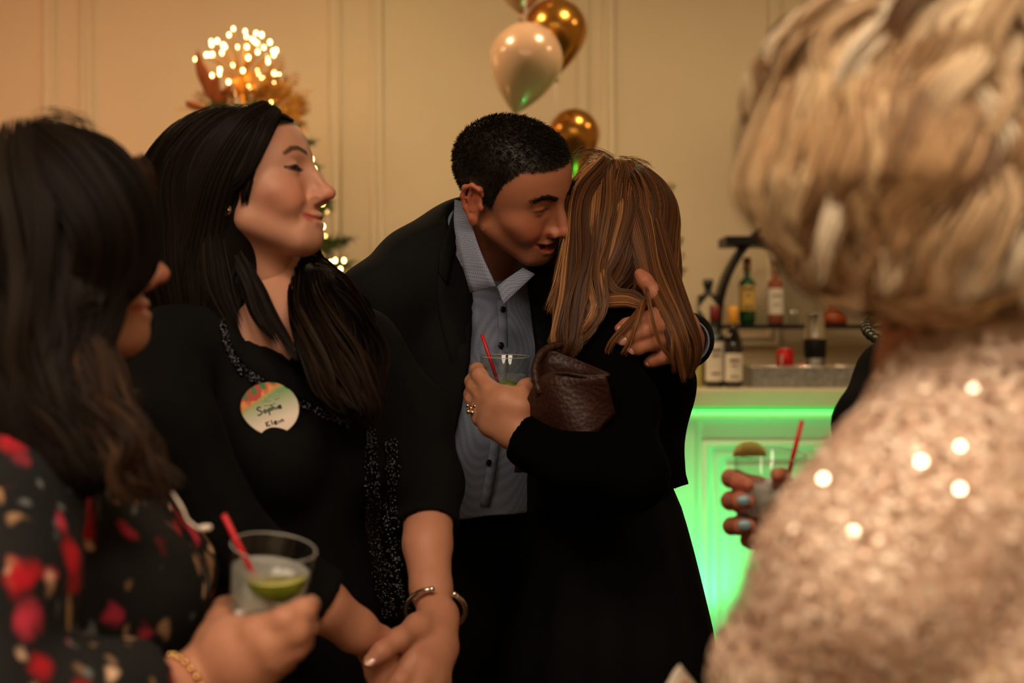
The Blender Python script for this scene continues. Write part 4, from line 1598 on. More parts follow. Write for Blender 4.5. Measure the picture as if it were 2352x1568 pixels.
def limb(chains, h, col, k=0.007, flats=None):
    pts, rr = [], []
    for c in chains:
        p, r = px_chain(c)
        pts += p
        rr += r
    S = sdf_of(pts, rr, 0.012, h)
    for i, c in enumerate(chains):
        p, r = px_chain(c)
        S.chain(p, r, k=k)
    V, Fq = S.mesh()
    V = lap(V, Fq, 1, 0.4)
    C = np.tile(np.array(col, float), (len(V), 1))
    # redder finger ends and knuckles
    return (V, Fq, C), S


def tint_near(part, pt, rad, mul):
    V, Fq, C = part
    d = np.linalg.norm(V - np.asarray(pt), axis=1)
    w = np.exp(-(d / rad) ** 2)[:, None]
    C *= 1 + w * (np.array(mul) - 1)


def beads(name, pts, r, m, parent, label=None):
    """Many tiny sewn-on beads as one piece of trim."""
    oct_ = np.array([(1, 0, 0), (-1, 0, 0), (0, 1, 0), (0, -1, 0), (0, 0, 1), (0, 0, -1)], float)
    tri = np.array([(0, 2, 4), (2, 1, 4), (1, 3, 4), (3, 0, 4), (2, 0, 5), (1, 2, 5), (3, 1, 5), (0, 3, 5)])
    n = len(pts)
    Q = rng.normal(0, 1, (n, 3, 3))
    Q, _ = np.linalg.qr(Q)
    V = np.einsum('nij,kj->nki', Q, oct_) * (r * rng.uniform(0.6, 1.25, (n, 1, 1))) + np.asarray(pts)[:, None]
    Fq = (tri[None] + (np.arange(n) * 6)[:, None, None]).reshape(-1, 3)
    o = link(name, mesh_np(name, V.reshape(-1, 3), Fq, smooth=False), m, parent)
    return tag(o, label, kind='stuff')


def hair_object(parent, bulk, strands, m, bulk_col, label=None, center=None):
    """bulk: SDF or None; strands: list of (paths, radius, colours)."""
    parts = []
    if bulk is not None:
        V, Fq = bulk.mesh()
        V = lap(V, Fq, 2, 0.5)
        parts.append((V, Fq, np.array(bulk_col)))
    for p, r, c in strands:
        parts.append(strand_parts(p, r, c, center=center))
    V, Fq, C = join_np(parts)
    o = link('hair', mesh_np('hair', V, Fq, C), m, parent)
    return tag(o, label)


# ================================================================== the short-haired man in the dark suit
SKM = lin(178, 116, 87)
MAN = empty('person', (P(1110, 800, 2.42)[0], 2.45, 0), 'man with short dark hair in a charcoal suit leaning in to hug', 'person', 'party guests')
cM = P(1180, 424, 2.235)
RM = rot(60, -25, -23)
MZ = ([-.12, -.042, -.036, -.03, -.006, 0, .012, .020, .032, .05, .1], [-.06, -.055, -.01, .016, .016, -.012, -.018, .004, .036, .058, .064])
neckM = P(1104, 640, 2.42)
HM = build_head(cM, RM, neckM, SKM, lin(166, 74, 62), (0.012, 0.008, 0.006), male=True, smile=0.9, mouth_open=0.9, eye_open=0.22, nr=(0.054, 0.053),
                zline=MZ, stubble=0.45, scalp_col=(0.012, 0.008, 0.006), h=0.0018, nose_len=1.3)
# left hand on the woman's back (fingers towards image left, thumb up)
handM = [
    [(1572, 785, 2.44, .029), (1572, 776, 2.25, .028), (1552, 752, 2.185, .030)],
    [(1574, 765, 2.24, .026), (1525, 722, 2.155, .0155), (1475, 735, 2.135, .0115), (1440, 747, 2.135, .0100), (1424, 755, 2.14, .0088)],
    [(1579, 775, 2.24, .026), (1537, 745, 2.150, .0155), (1490, 758, 2.120, .0118), (1450, 773, 2.120, .0102), (1426, 783, 2.125, .0090)],
    [(1579, 785, 2.24, .024), (1538, 779, 2.155, .0145), (1500, 787, 2.125, .0112), (1465, 799, 2.125, .0098), (1443, 806, 2.13, .0085)],
    [(1581, 795, 2.24, .022), (1543, 815, 2.165, .0128), (1520, 821, 2.140, .0100), (1500, 828, 2.14, .0088), (1489, 833, 2.145, .0076)],
    [(1569, 745, 2.23, .024), (1535, 705, 2.175, .0180), (1503, 675, 2.165, .0135), (1482, 645, 2.165, .0112), (1470, 630, 2.17, .0092)],
]
hm, SHM = limb(handM, 0.0016, SKM, 0.008)
for c in handM[1:]:
    for q in c[2:]:
        tint_near(hm, P(q[0], q[1], q[2]), 0.010, (1.12, 0.86, 0.82))
Vb, Fb, Cb = join_np([(HM['V'], HM['F'], HM['C']), hm])
link('body', mesh_np('body', Vb, Fb, Cb), MAT['skin'], MAN)
eye_objs(HM, MAN, look=(-0.05, -0.35))
for (a, b, dd, w_) in (((1475, 735), (1424, 755), 2.118, .0072), ((1490, 758), (1426, 783), 2.102, .0074), ((1500, 787), (1443, 806), 2.108, .0070), ((1520, 821), (1489, 833), 2.126, .0060)):
    p0, p1 = P(*a, dd + .012), P(*b, dd + .012)
    nail(MAN, P(b[0] + 5, b[1] - 1, dd + 0.0095), p1 - p0, (0, -1, 0.15), w_, w_ * 1.15, MAT['nail_nat'])
# upper teeth
th = np.linspace(-1.0, 1.0, 13)
V, Fq = [], []
for zz in (-0.0615, -0.0685):
    for a in th:
        for rr_ in (0.0205, 0.0175):
            V.append((rr_ * math.sin(a), 0.0632 + rr_ * math.cos(a), zz - 0.0008))
n2 = len(th)
for j in range(n2 - 1):
    a0, b0 = 2 * j, 2 * (j + 1)
    o2 = 2 * n2
    Fq += [(a0, b0, o2 + b0, o2 + a0), (a0 + 1, o2 + a0 + 1, o2 + b0 + 1, b0 + 1), (o2 + a0, o2 + b0, o2 + b0 + 1, o2 + a0 + 1)]
link('teeth', mesh_np('teeth', to_world(HM, np.array(V)), np.array(Fq)), MAT['teeth'], MAN)
# cropped hair
L_, N_ = HM['L'], HM['N']
zz = np.interp(L_[:, 1], MZ[0], MZ[1])
on = np.where((L_[:, 2] > zz + 0.001) & ~((np.abs(L_[:, 0]) > 0.0745) & (L_[:, 2] < 0.026) & (L_[:, 1] < 0.014)))[0]
i = on[rng.integers(0, len(on), 9500)]
r0 = L_[i] + rng.normal(0, 0.0007, (len(i), 3))
edge = np.clip((L_[i, 2] - zz[i]) / 0.03, 0.18, 1)
ln = (0.0045 + 0.0062 * edge * np.clip(0.4 + L_[i, 2] / 0.08, 0.25, 1)) * rng.uniform(0.7, 1.15, len(i))
comb = np.array([0.0, 0.55, -0.15]) * np.clip(L_[i, 2:3] / 0.08, 0, 1) + np.array([0, -0.35, -0.9]) * np.clip(0.5 - L_[i, 2:3] / 0.08, 0, 1)
dr = nrm(N_[i] * 0.75 + comb + rng.normal(0, 0.20, (len(i), 3)))
s = np.linspace(0, 1, 4)[None, :, None]
pth = r0[:, None] - N_[i][:, None] * 0.001 + dr[:, None] * (ln[:, None, None] * s) + (comb * 0.4)[:, None] * (ln[:, None, None] * s ** 2)
cc = np.tile(np.array([0.014, 0.0095, 0.0070]), (len(i), 1)) * rng.uniform(0.5, 1.7, (len(i), 1))
V, Fq, C = strand_parts(to_world(HM, pth.reshape(-1, 3)).reshape(pth.shape), 0.00058, cc, 0.6)
link('hair', mesh_np('hair', V, Fq, C), MAT['hair_dark'], MAN)
# brows as short hairs
bz = 0.0195
ba = catmull([(0.0125, 0.0875, bz - 0.003), (0.028, 0.0830, bz + 0.0030), (0.038, 0.0755, bz + 0.0020), (0.0475, 0.063, bz - 0.004)], 40)
pp = []
for sgn in (-1, 1):
    for k in range(260):
        q = ba[rng.integers(0, 39)] + rng.normal(0, 0.0014, 3) * (1, 0.3, 1.3)
        p0 = q.copy()
        e = HM['S'].sample(p0[None])[0]
        g = HM['S'].grad(p0[None])[0]
        p0 = p0 - g * e
        d_ = nrm(np.array([0.9, -0.1, 0.35]) + rng.normal(0, .25, 3))
        pp.append([(p0 + d_ * 0.006 * t_ + g * (0.0006 + 0.0012 * t_)) * (sgn, 1, 1) for t_ in (0, .5, 1)])
pp = np.array(pp)
V, Fq, C = strand_parts(to_world(HM, pp.reshape(-1, 3)).reshape(pp.shape), 0.0004, np.tile([0.012, .008, .006], (len(pp), 1)), 0.6)
link('eyebrow_hair', mesh_np('eyebrow_hair', V, Fq, C), MAT['hair_dark'], MAN)

# torso: shirt first, jacket over it
ftM = np.array([0.55, -0.83, 0])
RSh, LSh = P(868, 700, 2.31), P(1300, 655, 2.56)
spine = [P(1085, 640, 2.47), P(1080, 800, 2.47), P(1065, 1000, 2.47), P(1075, 1180, 2.48), P(1085, 1300, 2.50)]
SS = SDF((-0.34, 2.05, 0.78), (0.26, 2.80, 1.56), 0.005)
SS.chain(spine, [.125, .170, .165, .160, .165], k=0.05, fl=ftM, ff=1.30)
SS.chain([RSh, P(1080, 610, 2.42), LSh], [.055, .075, .055], k=0.05)
SS.chain([P(1092, 600, 2.42), P(1090, 660, 2.44)], [.066, .075], k=0.03)
# open neck
SS.chain([P(1165, 600, 2.28), P(1150, 650, 2.27), P(1140, 690, 2.27)], [.045, .030, .008], k=0.008, sub=True)
SS.half(P(1090, 1180, 2.4), (0.0, 0.0, -1.0))
shirtM = cloth('shirt', SS, MAT['shirt'], MAN, 0.0030, 48, 5, axis=(0.8, 0.2, 0.6))
SJ = SDF((-0.40, 2.02, 0.60), (0.50, 2.85, 1.58), 0.0065)
SJ.chain(spine + [P(1085, 1380, 2.5)], [.138, .187, .188, .192, .20, .20], k=0.05, fl=ftM, ff=1.24)
SJ.chain([RSh, P(960, 630, 2.37), P(1082, 575, 2.42), P(1180, 600, 2.50), LSh], [.068, .066, .070, .066, .068], k=0.05)
# right arm hangs down, left arm reaches round the woman
SJ.chain([RSh, P(862, 980, 2.34), P(930, 1290, 2.26)], [.066, .056, .046], k=0.03)
SJ.chain([LSh, P(1450, 735, 2.68), P(1560, 785, 2.60)], [.064, .056, .052], k=0.03)
SJ.chain([P(1560, 785, 2.60), P(1577, 782, 2.30), P(1577, 784, 2.20)], [.052, .044, .043], k=0.01)
SJ.cut(P(1577, 784, 2.235), (-0.2, -1, 0), 0.075)
SJ.half(P(1085, 1390, 2.5), (0, 0, -1))
# opening at the front and the neck hole
SJ.chain([P(1120, 555, 2.335), P(1108, 480, 2.36)], [.058, .062], k=0.006, sub=True)
op = [(1150, 600, .044), (1160, 700, .055), (1165, 800, .060), (1155, 920, .064), (1140, 1040, .072), (1120, 1160, .085), (1115, 1300, .09), (1115, 1420, .09)]
pts = [SJ.hit(a, b)[0] for a, b, r in op]
SJ.chain(pts, [r for a, b, r in op], k=0.006, sub=True, fl=np.array([0.25, -0.97, 0]), ff=0.42)
# sleeve mouth at the hugging hand
SJ.cone(P(1577, 784, 2.19), P(1577, 782, 2.275), .0355, .0345, k=0.002, sub=True)
cloth('suit_jacket', SJ, MAT['suit'], MAN, 0.0028, 34, 8)
# shirt cuff inside the sleeve
cf = P(1577, 783, 2.224)
SCf = SDF(cf - 0.06, cf + 0.06, 0.0022)
SCf.cone(cf + (0, -0.012, 0), cf + (0, 0.05, 0), .0360, .0365, k=0)
SCf.cut(cf, (-0.2, -1, 0), 0.06)
SCf.cone(cf + (0, -0.06, 0), cf + (0, 0.08, 0), .0328, .0328, k=0.001, sub=True)
cloth('shirt_cuff', SCf, MAT['shirt'], MAN, 0)
# collar wings
V, Fq = loft(None, [(1046, 462, 2.285), (1045, 520, 2.250), (1060, 590, 2.215), (1083, 672, 2.205)], [(1080, 470, 2.270), (1086, 520, 2.235), (1107, 582, 2.195), (1141, 656, 2.180)], 12, 6, 0, 0.004, True)
link('collar', mesh_np('collar', V, Fq), MAT['shirt'], MAN)
V, Fq = loft(None, [(1141, 660, 2.200), (1165, 640, 2.210), (1200, 618, 2.24)], [(1156, 700, 2.190), (1185, 672, 2.202), (1228, 632, 2.235)], 8, 4, 0, 0.003, True)
link('collar', mesh_np('collar', V, Fq), MAT['shirt'], MAN)
# placket and buttons
V, Fq = loft(SS, [(1138, 690), (1144, 790), (1138, 900), (1120, 1050), (1100, 1160)], [(1160, 690), (1164, 790), (1158, 900), (1142, 1050), (1122, 1160)], 16, 3, 0.0035, 0.0015)
link('placket', mesh_np('placket', V, Fq), MAT['shirt'], MAN)
for px, py in ((1150, 712), (1146, 794), (1140, 900), (1118, 1060)):
    p, n_ = SS.hit(px, py)
    lathe('button', [(1e-5, -0.001), (0.0050, -0.001), (0.0055, 0.0006), (0.0045, 0.0016), (1e-5, 0.0012)], MAT['shoe'], tuple(p + n_ * 0.008), MAN, n=14,
          R=np.stack([nrm(np.cross([0, 0, 1.0], n_)), nrm(np.cross(n_, nrm(np.cross([0, 0, 1.0], n_)))), n_], 1))
# lapel with notch
V, Fq = loft(SJ, [(1064, 500), (1072, 600), (1080, 680), (1088, 760), (1092, 860), (1092, 960)], [(1045, 505), (1010, 610), (1000, 662), (1010, 740), (1045, 860), (1084, 960)], 16, 6, 0.003, 0.004)
link('lapel', mesh_np('lapel', V, Fq), MAT['suit'], MAN)
V, Fq = loft(SJ, [(1060, 470), (1040, 560), (1022, 655)], [(1040, 470), (1012, 555), (1000, 625)], 8, 4, 0.006, 0.004)
link('jacket_collar', mesh_np('jacket_collar', V, Fq), MAT['suit'], MAN)
# trousers and shoes
ST = SDF((-0.36, 2.2, 0.02), (0.24, 2.85, 0.98), 0.008)
hp = P(1080, 1260, 2.50)
ST.chain([hp + (0, 0, 0.06), hp + (0, 0, -0.10)], [.145, .155], k=0.04, fl=ftM, ff=1.3)
footM = [np.array([-0.20, 2.46, 0.0]), np.array([0.05, 2.60, 0.0])]
for s_, f_ in zip((-1, 1), footM):
    top = hp + np.array([0.08 * s_, 0.05 * s_, -0.10])
    ST.chain([top, (top + f_) / 2 + (0, -0.01, 0.02), f_ + (0, 0, 0.07)], [.095, .072, .058], k=0.05)
cloth('trousers', ST, MAT['skirt'], MAN, 0.003, 30, 4)
for f_ in footM:
    shoe(MAN, f_, 35, MAT['shoe'], 0.015)

# wedding band on the man's ring finger
def ring_obj(name, c, axis, r, w, m, parent, tube_r=0.0016):
    axis = nrm(axis)
    a = nrm(np.cross(axis, [0.2, 0.3, 1]))
    b = np.cross(axis, a)
    t_ = np.linspace(0, 2 * PI, 25)
    return tube(name, [c + r * (math.cos(q) * a + math.sin(q) * b) for q in t_], tube_r, m, parent, sides=8)


ringc = (P(1532, 780, 2.148) + P(1500, 787, 2.125)) / 2 * 0.5 + P(1532, 780, 2.148) * 0.5
tag(ring_obj('wedding_band', ringc, P(1500, 787, 2.125) - P(1538, 779, 2.155), 0.0138, 0.004, MAT['black_metal'], None, 0.0030), "dark wedding band on the suited man's ring finger", 'ring')
# ================================================================== the smiling dark-haired woman with the name badge
SKS = lin(198, 143, 117)
SOP = empty('person', (-0.32, 1.95, 0), 'smiling woman with long dark hair and black jacket wearing a name badge', 'person', 'party guests')
cS = P(571, 420, 1.92)
RS_ = rot(80, 11, 2)
neckS = P(628, 715, 1.97)
SZ = ([-.12, -.04, -.02, 0.0, .02, .035, .055, .1], [-.07, -.06, -.02, -.012, .012, .034, .052, .066])
HS = build_head(cS, RS_, neckS, SKS, lin(176, 84, 78), (0.020, 0.012, 0.009), smile=1.15, eye_open=0.62, h=0.0017, nr=(0.045, 0.048), zline=SZ,
                scalp_col=(0.010, 0.007, 0.006), liner=1.0, nose_len=1.1)
ftS = np.array([0.766, -0.643, 0])
rtS = np.array([-0.643, -0.766, 0])
nS = P(632, 706, 1.95)
rS, lS = nS + rtS * 0.168 + (-0.012, 0, -0.062), nS - rtS * 0.155 + (0, 0, -0.055)
# chest skin seen in the V of the jacket
Sc = SDF(nS + (-0.22, -0.24, -0.30), nS + (0.22, 0.22, 0.10), 0.004)
Sc.chain([neckS + (0, 0, 0.05), nS + (0, 0, -0.02)], [.048, .054], k=0.02)
Sc.chain([nS + (0, 0, -0.06), nS + (0, 0, -0.16), nS + (0, 0, -0.26)], [.085, .135, .13], k=0.05, fl=ftS, ff=1.45)
Sc.chain([rS, nS + (0, 0, -0.03), lS], [.04, .05, .04], k=0.04)
for s_ in (-1, 1):
    Sc.ell(nS + ftS * 0.075 + rtS * 0.068 * s_ + (0, 0, -0.215), .050, k=0.03)
Vc, Fc = Sc.mesh()
chest = (lap(Vc, Fc, 2), Fc, np.array(SKS))
# right forearm and hand (underneath)
armR = [
    [(560, 1255, 1.665, .037), (740, 1390, 1.70, .0315), (815, 1445, 1.735, .0265), (868, 1482, 1.765, .0225)],
    [(868, 1482, 1.765, .0225), (905, 1520, 1.775, .020), (935, 1560, 1.78, .0125), (960, 1600, 1.78, .010), (975, 1625, 1.775, .009)],
    [(868, 1486, 1.765, .022), (890, 1535, 1.765, .020), (912, 1585, 1.765, .0125), (935, 1630, 1.765, .0098)],
    [(866, 1488, 1.765, .021), (875, 1545, 1.755, .018), (888, 1600, 1.75, .012), (905, 1640, 1.75, .0095)],
    [(868, 1482, 1.765, .018), (905, 1500, 1.79, .014), (940, 1520, 1.80, .011)],
]
aR, _ = limb(armR, 0.0026, SKS, 0.010)
# left forearm and hand lying over it, thumb towards image left
armL = [
    [(985, 1130, 1.98, .038), (982, 1250, 1.92, .0325), (990, 1350, 1.87, .0270), (1002, 1412, 1.835, .0225)],
    [(1002, 1412, 1.835, .0220), (985, 1465, 1.80, .0225), (950, 1520, 1.76, .0180), (918, 1565, 1.735, .0120), (880, 1600, 1.735, .0100), (850, 1620, 1.745, .0088)],
    [(1005, 1412, 1.835, .0220), (998, 1475, 1.80, .0220), (975, 1540, 1.76, .0175), (950, 1600, 1.735, .0120), (915, 1640, 1.735, .0098)],
    [(1010, 1415, 1.835, .0210), (1008, 1485, 1.80, .0200), (995, 1560, 1.765, .0160), (972, 1625, 1.745, .0115), (940, 1660, 1.745, .0095)],
    [(1015, 1418, 1.835, .0195), (1017, 1490, 1.805, .0170), (1008, 1570, 1.775, .0130), (990, 1630, 1.755, .0100)],
    [(998, 1420, 1.825, .0200), (960, 1440, 1.785, .0165), (915, 1468, 1.745, .0128), (877, 1495, 1.722, .0108), (850, 1518, 1.715, .0088)],
]
aL, SaL = limb(armL, 0.0022, SKS, 0.010)
for part in (aR, aL):
    part[2][:] = part[2] * np.array([0.92, 0.83, 0.78])
V, Fq, C = join_np([(HS['V'], HS['F'], HS['C']), chest, aR, aL])
link('body', mesh_np('body', V, Fq, C), MAT['skin'], SOP)
eye_objs(HS, SOP, look=(0.30, -0.04))
pn = P(850, 1516, 1.7075)
nail(SOP, pn, P(842, 1526, 1.712) - P(877, 1495, 1.722), (-0.35, -0.85, 0.45), .0062, .0085, MAT['nail_pink'])
# ear studs
for k_, off in enumerate(((0.0768, -0.006, -0.046), (0.0785, -0.022, -0.037))):
    tag(lathe('ear_stud', [(1e-5, -0.003), (0.0032, 0), (0.0028, 0.002), (1e-5, 0.0034)], MAT['silver'], tuple(to_world(HS, off)), SOP, n=12,
              R=np.stack([RS_[:, 1], RS_[:, 2], RS_[:, 0]], 1)), 'small silver ear stud')

# jacket
SJs = SDF((-0.60, 1.52, 0.66), (0.06, 2.26, 1.42), 0.0056)
SJs.chain([nS + (0, 0, -0.05), nS + (0, 0, -0.15), nS + (0, 0, -0.32), nS + (0, 0, -0.45), nS + (0, 0, -0.62)], [.095, .152, .128, .150, .172], k=0.05, fl=ftS, ff=1.38)
SJs.chain([rS, nS + (0, 0, -0.025), lS], [.050, .056, .052], k=0.040)
for s_ in (-1, 1):
    SJs.ell(nS + ftS * 0.082 + rtS * 0.068 * s_ + (0, 0, -0.205), .062, k=0.035)
SJs.chain([rS, P(400, 1000, 1.71), P(520, 1235, 1.66)], [.052, .054, .048], k=0.030)
SJs.chain([P(520, 1235, 1.66), P(650, 1325, 1.68), P(735, 1384, 1.70), P(760, 1400, 1.708)], [.048, .045, .041, .040], k=0.02)
SJs.chain([lS, P(950, 960, 2.03), P(985, 1110, 1.99)], [.056, .050, .046], k=0.035)
SJs.chain([P(985, 1110, 1.99), P(982, 1205, 1.945), P(982, 1240, 1.93)], [.046, .041, .040], k=0.02)
SJs.half(nS + (0, 0, -0.63), (0, 0, -1))
# sleeve ends: cut square, then hollowed
SJs.cut(P(733, 1382, 1.701), P(735, 1384, 1.70) - P(650, 1325, 1.68), 0.075)
SJs.cone(P(700, 1360, 1.692), P(760, 1402, 1.71), .0345, .036, k=0.002, sub=True)
SJs.cut(P(982, 1216, 1.940), P(982, 1240, 1.925) - P(984, 1130, 1.985), 0.075)
SJs.cone(P(983, 1180, 1.955), P(982, 1250, 1.925), .0355, .0365, k=0.002, sub=True)
# V neck
SJs.chain([nS + (0, 0, 0.06), nS + ftS * 0.05 + (0, 0, -0.01)], [.062, .058], k=0.006, sub=True)
v0, v1 = P(628, 730, 1.84), P(688, 850, 1.82)
hv1, _n = SJs.hit(690, 846)
hv0, _n = SJs.hit(618, 735)
SJs.chain([hv0, (hv0 + hv1) / 2, hv1], [.050, .026, .004], k=0.004, sub=True)
cloth('jacket', SJs, MAT['black_cloth'], SOP, 0.0032, 42, 11)
# lapel and its beaded edge
ea = [(548, 690), (590, 770), (640, 820), (700, 868), (770, 915), (815, 955)]
eb = [(512, 735), (532, 800), (570, 850), (640, 895), (720, 935), (800, 968)]
V, Fq = loft(SJs, ea, eb, 22, 5, 0.0025, 0.004)
link('lapel', mesh_np('lapel', V, Fq), MAT['black_cloth'], SOP)


def scatter_band(S, a, b, n, off):
    A, B = catmull(np.array(a, float), 40), catmull(np.array(b, float), 40)
    out = []
    for _ in range(n):
        i = rng.uniform(0, 39)
        i0 = min(int(i), 38)
        pa = A[i0] + (A[i0 + 1] - A[i0]) * (i - i0)
        pb = B[i0] + (B[i0 + 1] - B[i0]) * (i - i0)
        q = pa + (pb - pa) * rng.random()
        p, n_ = S.hit(q[0], q[1])
        out.append(p + n_ * (off + 0.003 * rng.random()))
    return np.array(out)


eb2 = [(500, 748), (520, 815), (560, 868), (632, 912), (712, 950), (800, 985)]
bd = np.vstack([scatter_band(SJs, eb, eb2, 420, 0.003), scatter_band(SJs, [(838, 985), (835, 1100), (838, 1250), (868, 1420)], [(858, 985), (868, 1100), (880, 1250), (905, 1420)], 380, 0.003),
                scatter_band(SJs, [(878, 1010), (885, 1120), (895, 1250), (912, 1400)], [(905, 1010), (915, 1120), (922, 1250), (935, 1400)], 320, 0.003)])
beads('sequin_trim', bd, 0.0026, MAT['sequin_black'], SOP, 'glittering black sequin trim')
# trousers, shoes
STs = SDF((-0.58, 1.70, 0.02), (-0.06, 2.25, 0.80), 0.008)
hpS = nS + np.array([0, 0, -0.58])
STs.chain([hpS, hpS + (0, 0, -0.08)], [.145, .15], k=0.04, fl=ftS, ff=1.3)
feet = [np.array([-0.40, 1.88, 0.0]), np.array([-0.22, 2.02, 0.0])]
for s_, f_ in zip((1, -1), feet):
    t_ = hpS + rtS * 0.085 * s_ + (0, 0, -0.08)
    STs.chain([t_, (t_ + f_) / 2, f_ + (0, 0, 0.06)], [.085, .065, .055], k=0.04)
cloth('trousers', STs, MAT['skirt'], SOP, 0.002, 30, 6)
for f_ in feet:
    shoe(SOP, f_, 50, MAT['shoe'], 0.05)

# silver cuff bracelet
wc = P(1000, 1402, 1.842)
wa = nrm(P(1002, 1412, 1.835) - P(990, 1350, 1.87))
a_ = nrm(np.cross(wa, [0, 1, 0]))
b_ = np.cross(wa, a_)
arc = []
for q in np.radians(np.linspace(82, 396, 30)):
    arc.append(wc + a_ * 0.0385 * math.cos(q) + b_ * 0.0345 * math.sin(q) - wa * 0.008 * math.sin(q) + wa * 0.006 * math.cos(q))
CB = empty('cuff_bracelet', tuple(wc), "open silver cuff bracelet on the badge-wearing woman's wrist", 'bracelet')
tube('cuff', arc, 0.0034, MAT['silver'], CB, sides=8)
for e_ in (arc[0], arc[-1]):
    lathe('cuff_end', [(1e-5, -0.004), (0.004, -0.002), (0.004, 0.002), (1e-5, 0.004)], MAT['silver'], tuple(e_), CB, n=10)

# hair
PALS = [(0.0060, 0.0042, 0.0036), (0.0105, 0.0068, 0.0052), (0.018, 0.0115, 0.0080)]
PALS2 = [(0.008, 0.005, 0.0035), (0.018, 0.010, 0.006), (0.040, 0.020, 0.010)]
SHs = SDF((-0.60, 1.72, 1.10), (-0.12, 2.16, 1.66), 0.004)
SHs.ell(cS + RS_ @ np.array([0, -0.018, 0.022]), (0.080, 0.098, 0.086), R=RS_, k=0)
SHs.ell(cS + RS_ @ np.array([0, 0.105, -0.03]), (0.20, 0.082, 0.088), R=RS_, k=0.008, sub=True)
for s_ in (-1, 1):
    SHs.ell(cS + RS_ @ np.array([0.082 * s_, -0.002, -0.038]), (0.036, 0.032, 0.032), R=RS_, k=0.01, sub=True)
SHs.chain([P(440, 480, 1.96), P(430, 600, 1.97), P(430, 720, 1.96), P(450, 860, 1.92)], [.070, .072, .066, .03], k=0.09)
SHs.chain([P(490, 480, 1.90), P(480, 620, 1.90), P(490, 760, 1.88)], [.040, .044, .030], k=0.05)
SHs.chain([P(690, 560, 2.03), P(725, 680, 1.94), P(765, 800, 1.86), P(815, 900, 1.83)], [.020, .030, .032, .015], k=0.04)
strands = []
part = cS + RS_ @ np.array([0.005, 0.03, 0.10])


def sdir(p, t):
    L = (p - cS) @ RS_
    d = np.zeros_like(L)
    d[:, 0] = np.sign(L[:, 0] - 0.006) * np.clip(0.12 - np.abs(L[:, 0]), 0.0, 1) * 6
    d[:, 1] = -1.0 * sstep(-0.02, 0.08, L[:, 2]) - 0.15
    d[:, 2] = -1.0 - 0.4 * t
    return nrm(d @ RS_.T)


st_ = seeds_on(SHs, 5400, lambda c, n: c[:, 2] > 1.28)
pth = flow(SHs, st_, sdir, 20, 0.014, 0.0010 + 0.003 * rng.random(len(st_)))
qx = 1176 + pth[..., 0] / pth[..., 1] * FOC
qy = 784 - (pth[..., 2] - CAMZ) / pth[..., 1] * FOC
bad = ((qx > 512) & (qx < 640) & (qy > 452) & (qy < 600) & (pth[..., 1] < 1.93)).any(1)
st_, pth = st_[~bad], pth[~bad]
lock = (np.floor((st_ @ np.array([31.0, 57.0, 13.0])) * 4) % 400).astype(int)
strands.append((pth, 0.0008, pick_cols(PALS, [4, 4, 1.5], lock, 0.25)))


def sb_(gd, rad, n, pal=PALS, w=(3, 4, 2), r=0.0009, **kw):
    p, lk = bundle([P(*q) for q in gd], rad, n, **kw)
    strands.append((p, r, pick_cols(pal, w, lk, 0.25, seed=len(strands) + 15)))


# swept back from the forehead over the temple, behind the ear
sb_([(632, 258, 1.885), (596, 300, 1.85), (556, 385, 1.842), (505, 440, 1.842), (480, 520, 1.85), (495, 650, 1.85), (545, 760, 1.83)], [.010, .018, .016, .013, .016, .024, .010], 420, loose=.2)
sb_([(612, 252, 1.88), (555, 300, 1.84), (500, 400, 1.84), (470, 520, 1.86), (455, 640, 1.87), (460, 760, 1.86)], [.014, .022, .028, .032, .036, .020], 520, loose=.2)
sb_([(672, 278, 1.905), (640, 272, 1.885), (600, 325, 1.858), (572, 390, 1.85), (545, 440, 1.852)], [.003, .005, .007, .007, .004], 160, loose=.1)
# wisps before the ear and across the neck
sb_([(580, 385, 1.85), (566, 440, 1.852), (560, 478, 1.858)], [.006, .006, .003], 40, loose=.3, r=.0005)
sb_([(505, 500, 1.86), (548, 585, 1.875), (590, 650, 1.86), (622, 720, 1.835), (660, 790, 1.80), (684, 830, 1.79)], [.006, .006, .006, .007, .005, .002], 90, loose=.3)
sb_([(500, 490, 1.86), (530, 570, 1.87), (568, 645, 1.865), (596, 720, 1.84), (640, 790, 1.805)], [.010, .012, .012, .012, .004], 190, loose=.3)
# the fall over her far shoulder, loosely waved with brown ends
sb_([(690, 560, 2.02), (712, 640, 1.955), (735, 740, 1.86), (790, 850, 1.815), (838, 930, 1.80), (822, 968, 1.80)], [.016, .026, .034, .034, .024, .008], 620, PALS2, (4, 4, 1.4), wave=.004, wl=.13, loose=.5, clump=.5, S=28)
sb_([(700, 590, 2.03), (745, 655, 1.97), (800, 720, 1.91), (845, 830, 1.86), (868, 930, 1.83)], [.018, .030, .032, .028, .008], 380, PALS2, (3, 4, 3), wave=.005, wl=.12, loose=.7, clump=.6, S=26)
sb_([(685, 575, 2.0), (690, 660, 1.915), (705, 760, 1.825), (755, 880, 1.80), (800, 950, 1.80)], [.012, .016, .022, .020, .006], 320, PALS2, (5, 4, 1), wave=.003, wl=.14, loose=.4, clump=.5, S=26)
sb_([(760, 650, 1.96), (800, 690, 1.93), (830, 712, 1.915), (790, 728, 1.915)], [.012, .010, .006, .003], 60, PALS2, (1, 3, 5), loose=.5)
hair_object(SOP, SHs, strands, MAT['hair_dark'], (0.006, 0.0045, 0.004), 'long straight near-black hair', center=cS + np.array([-0.02, 0.03, -0.06]))

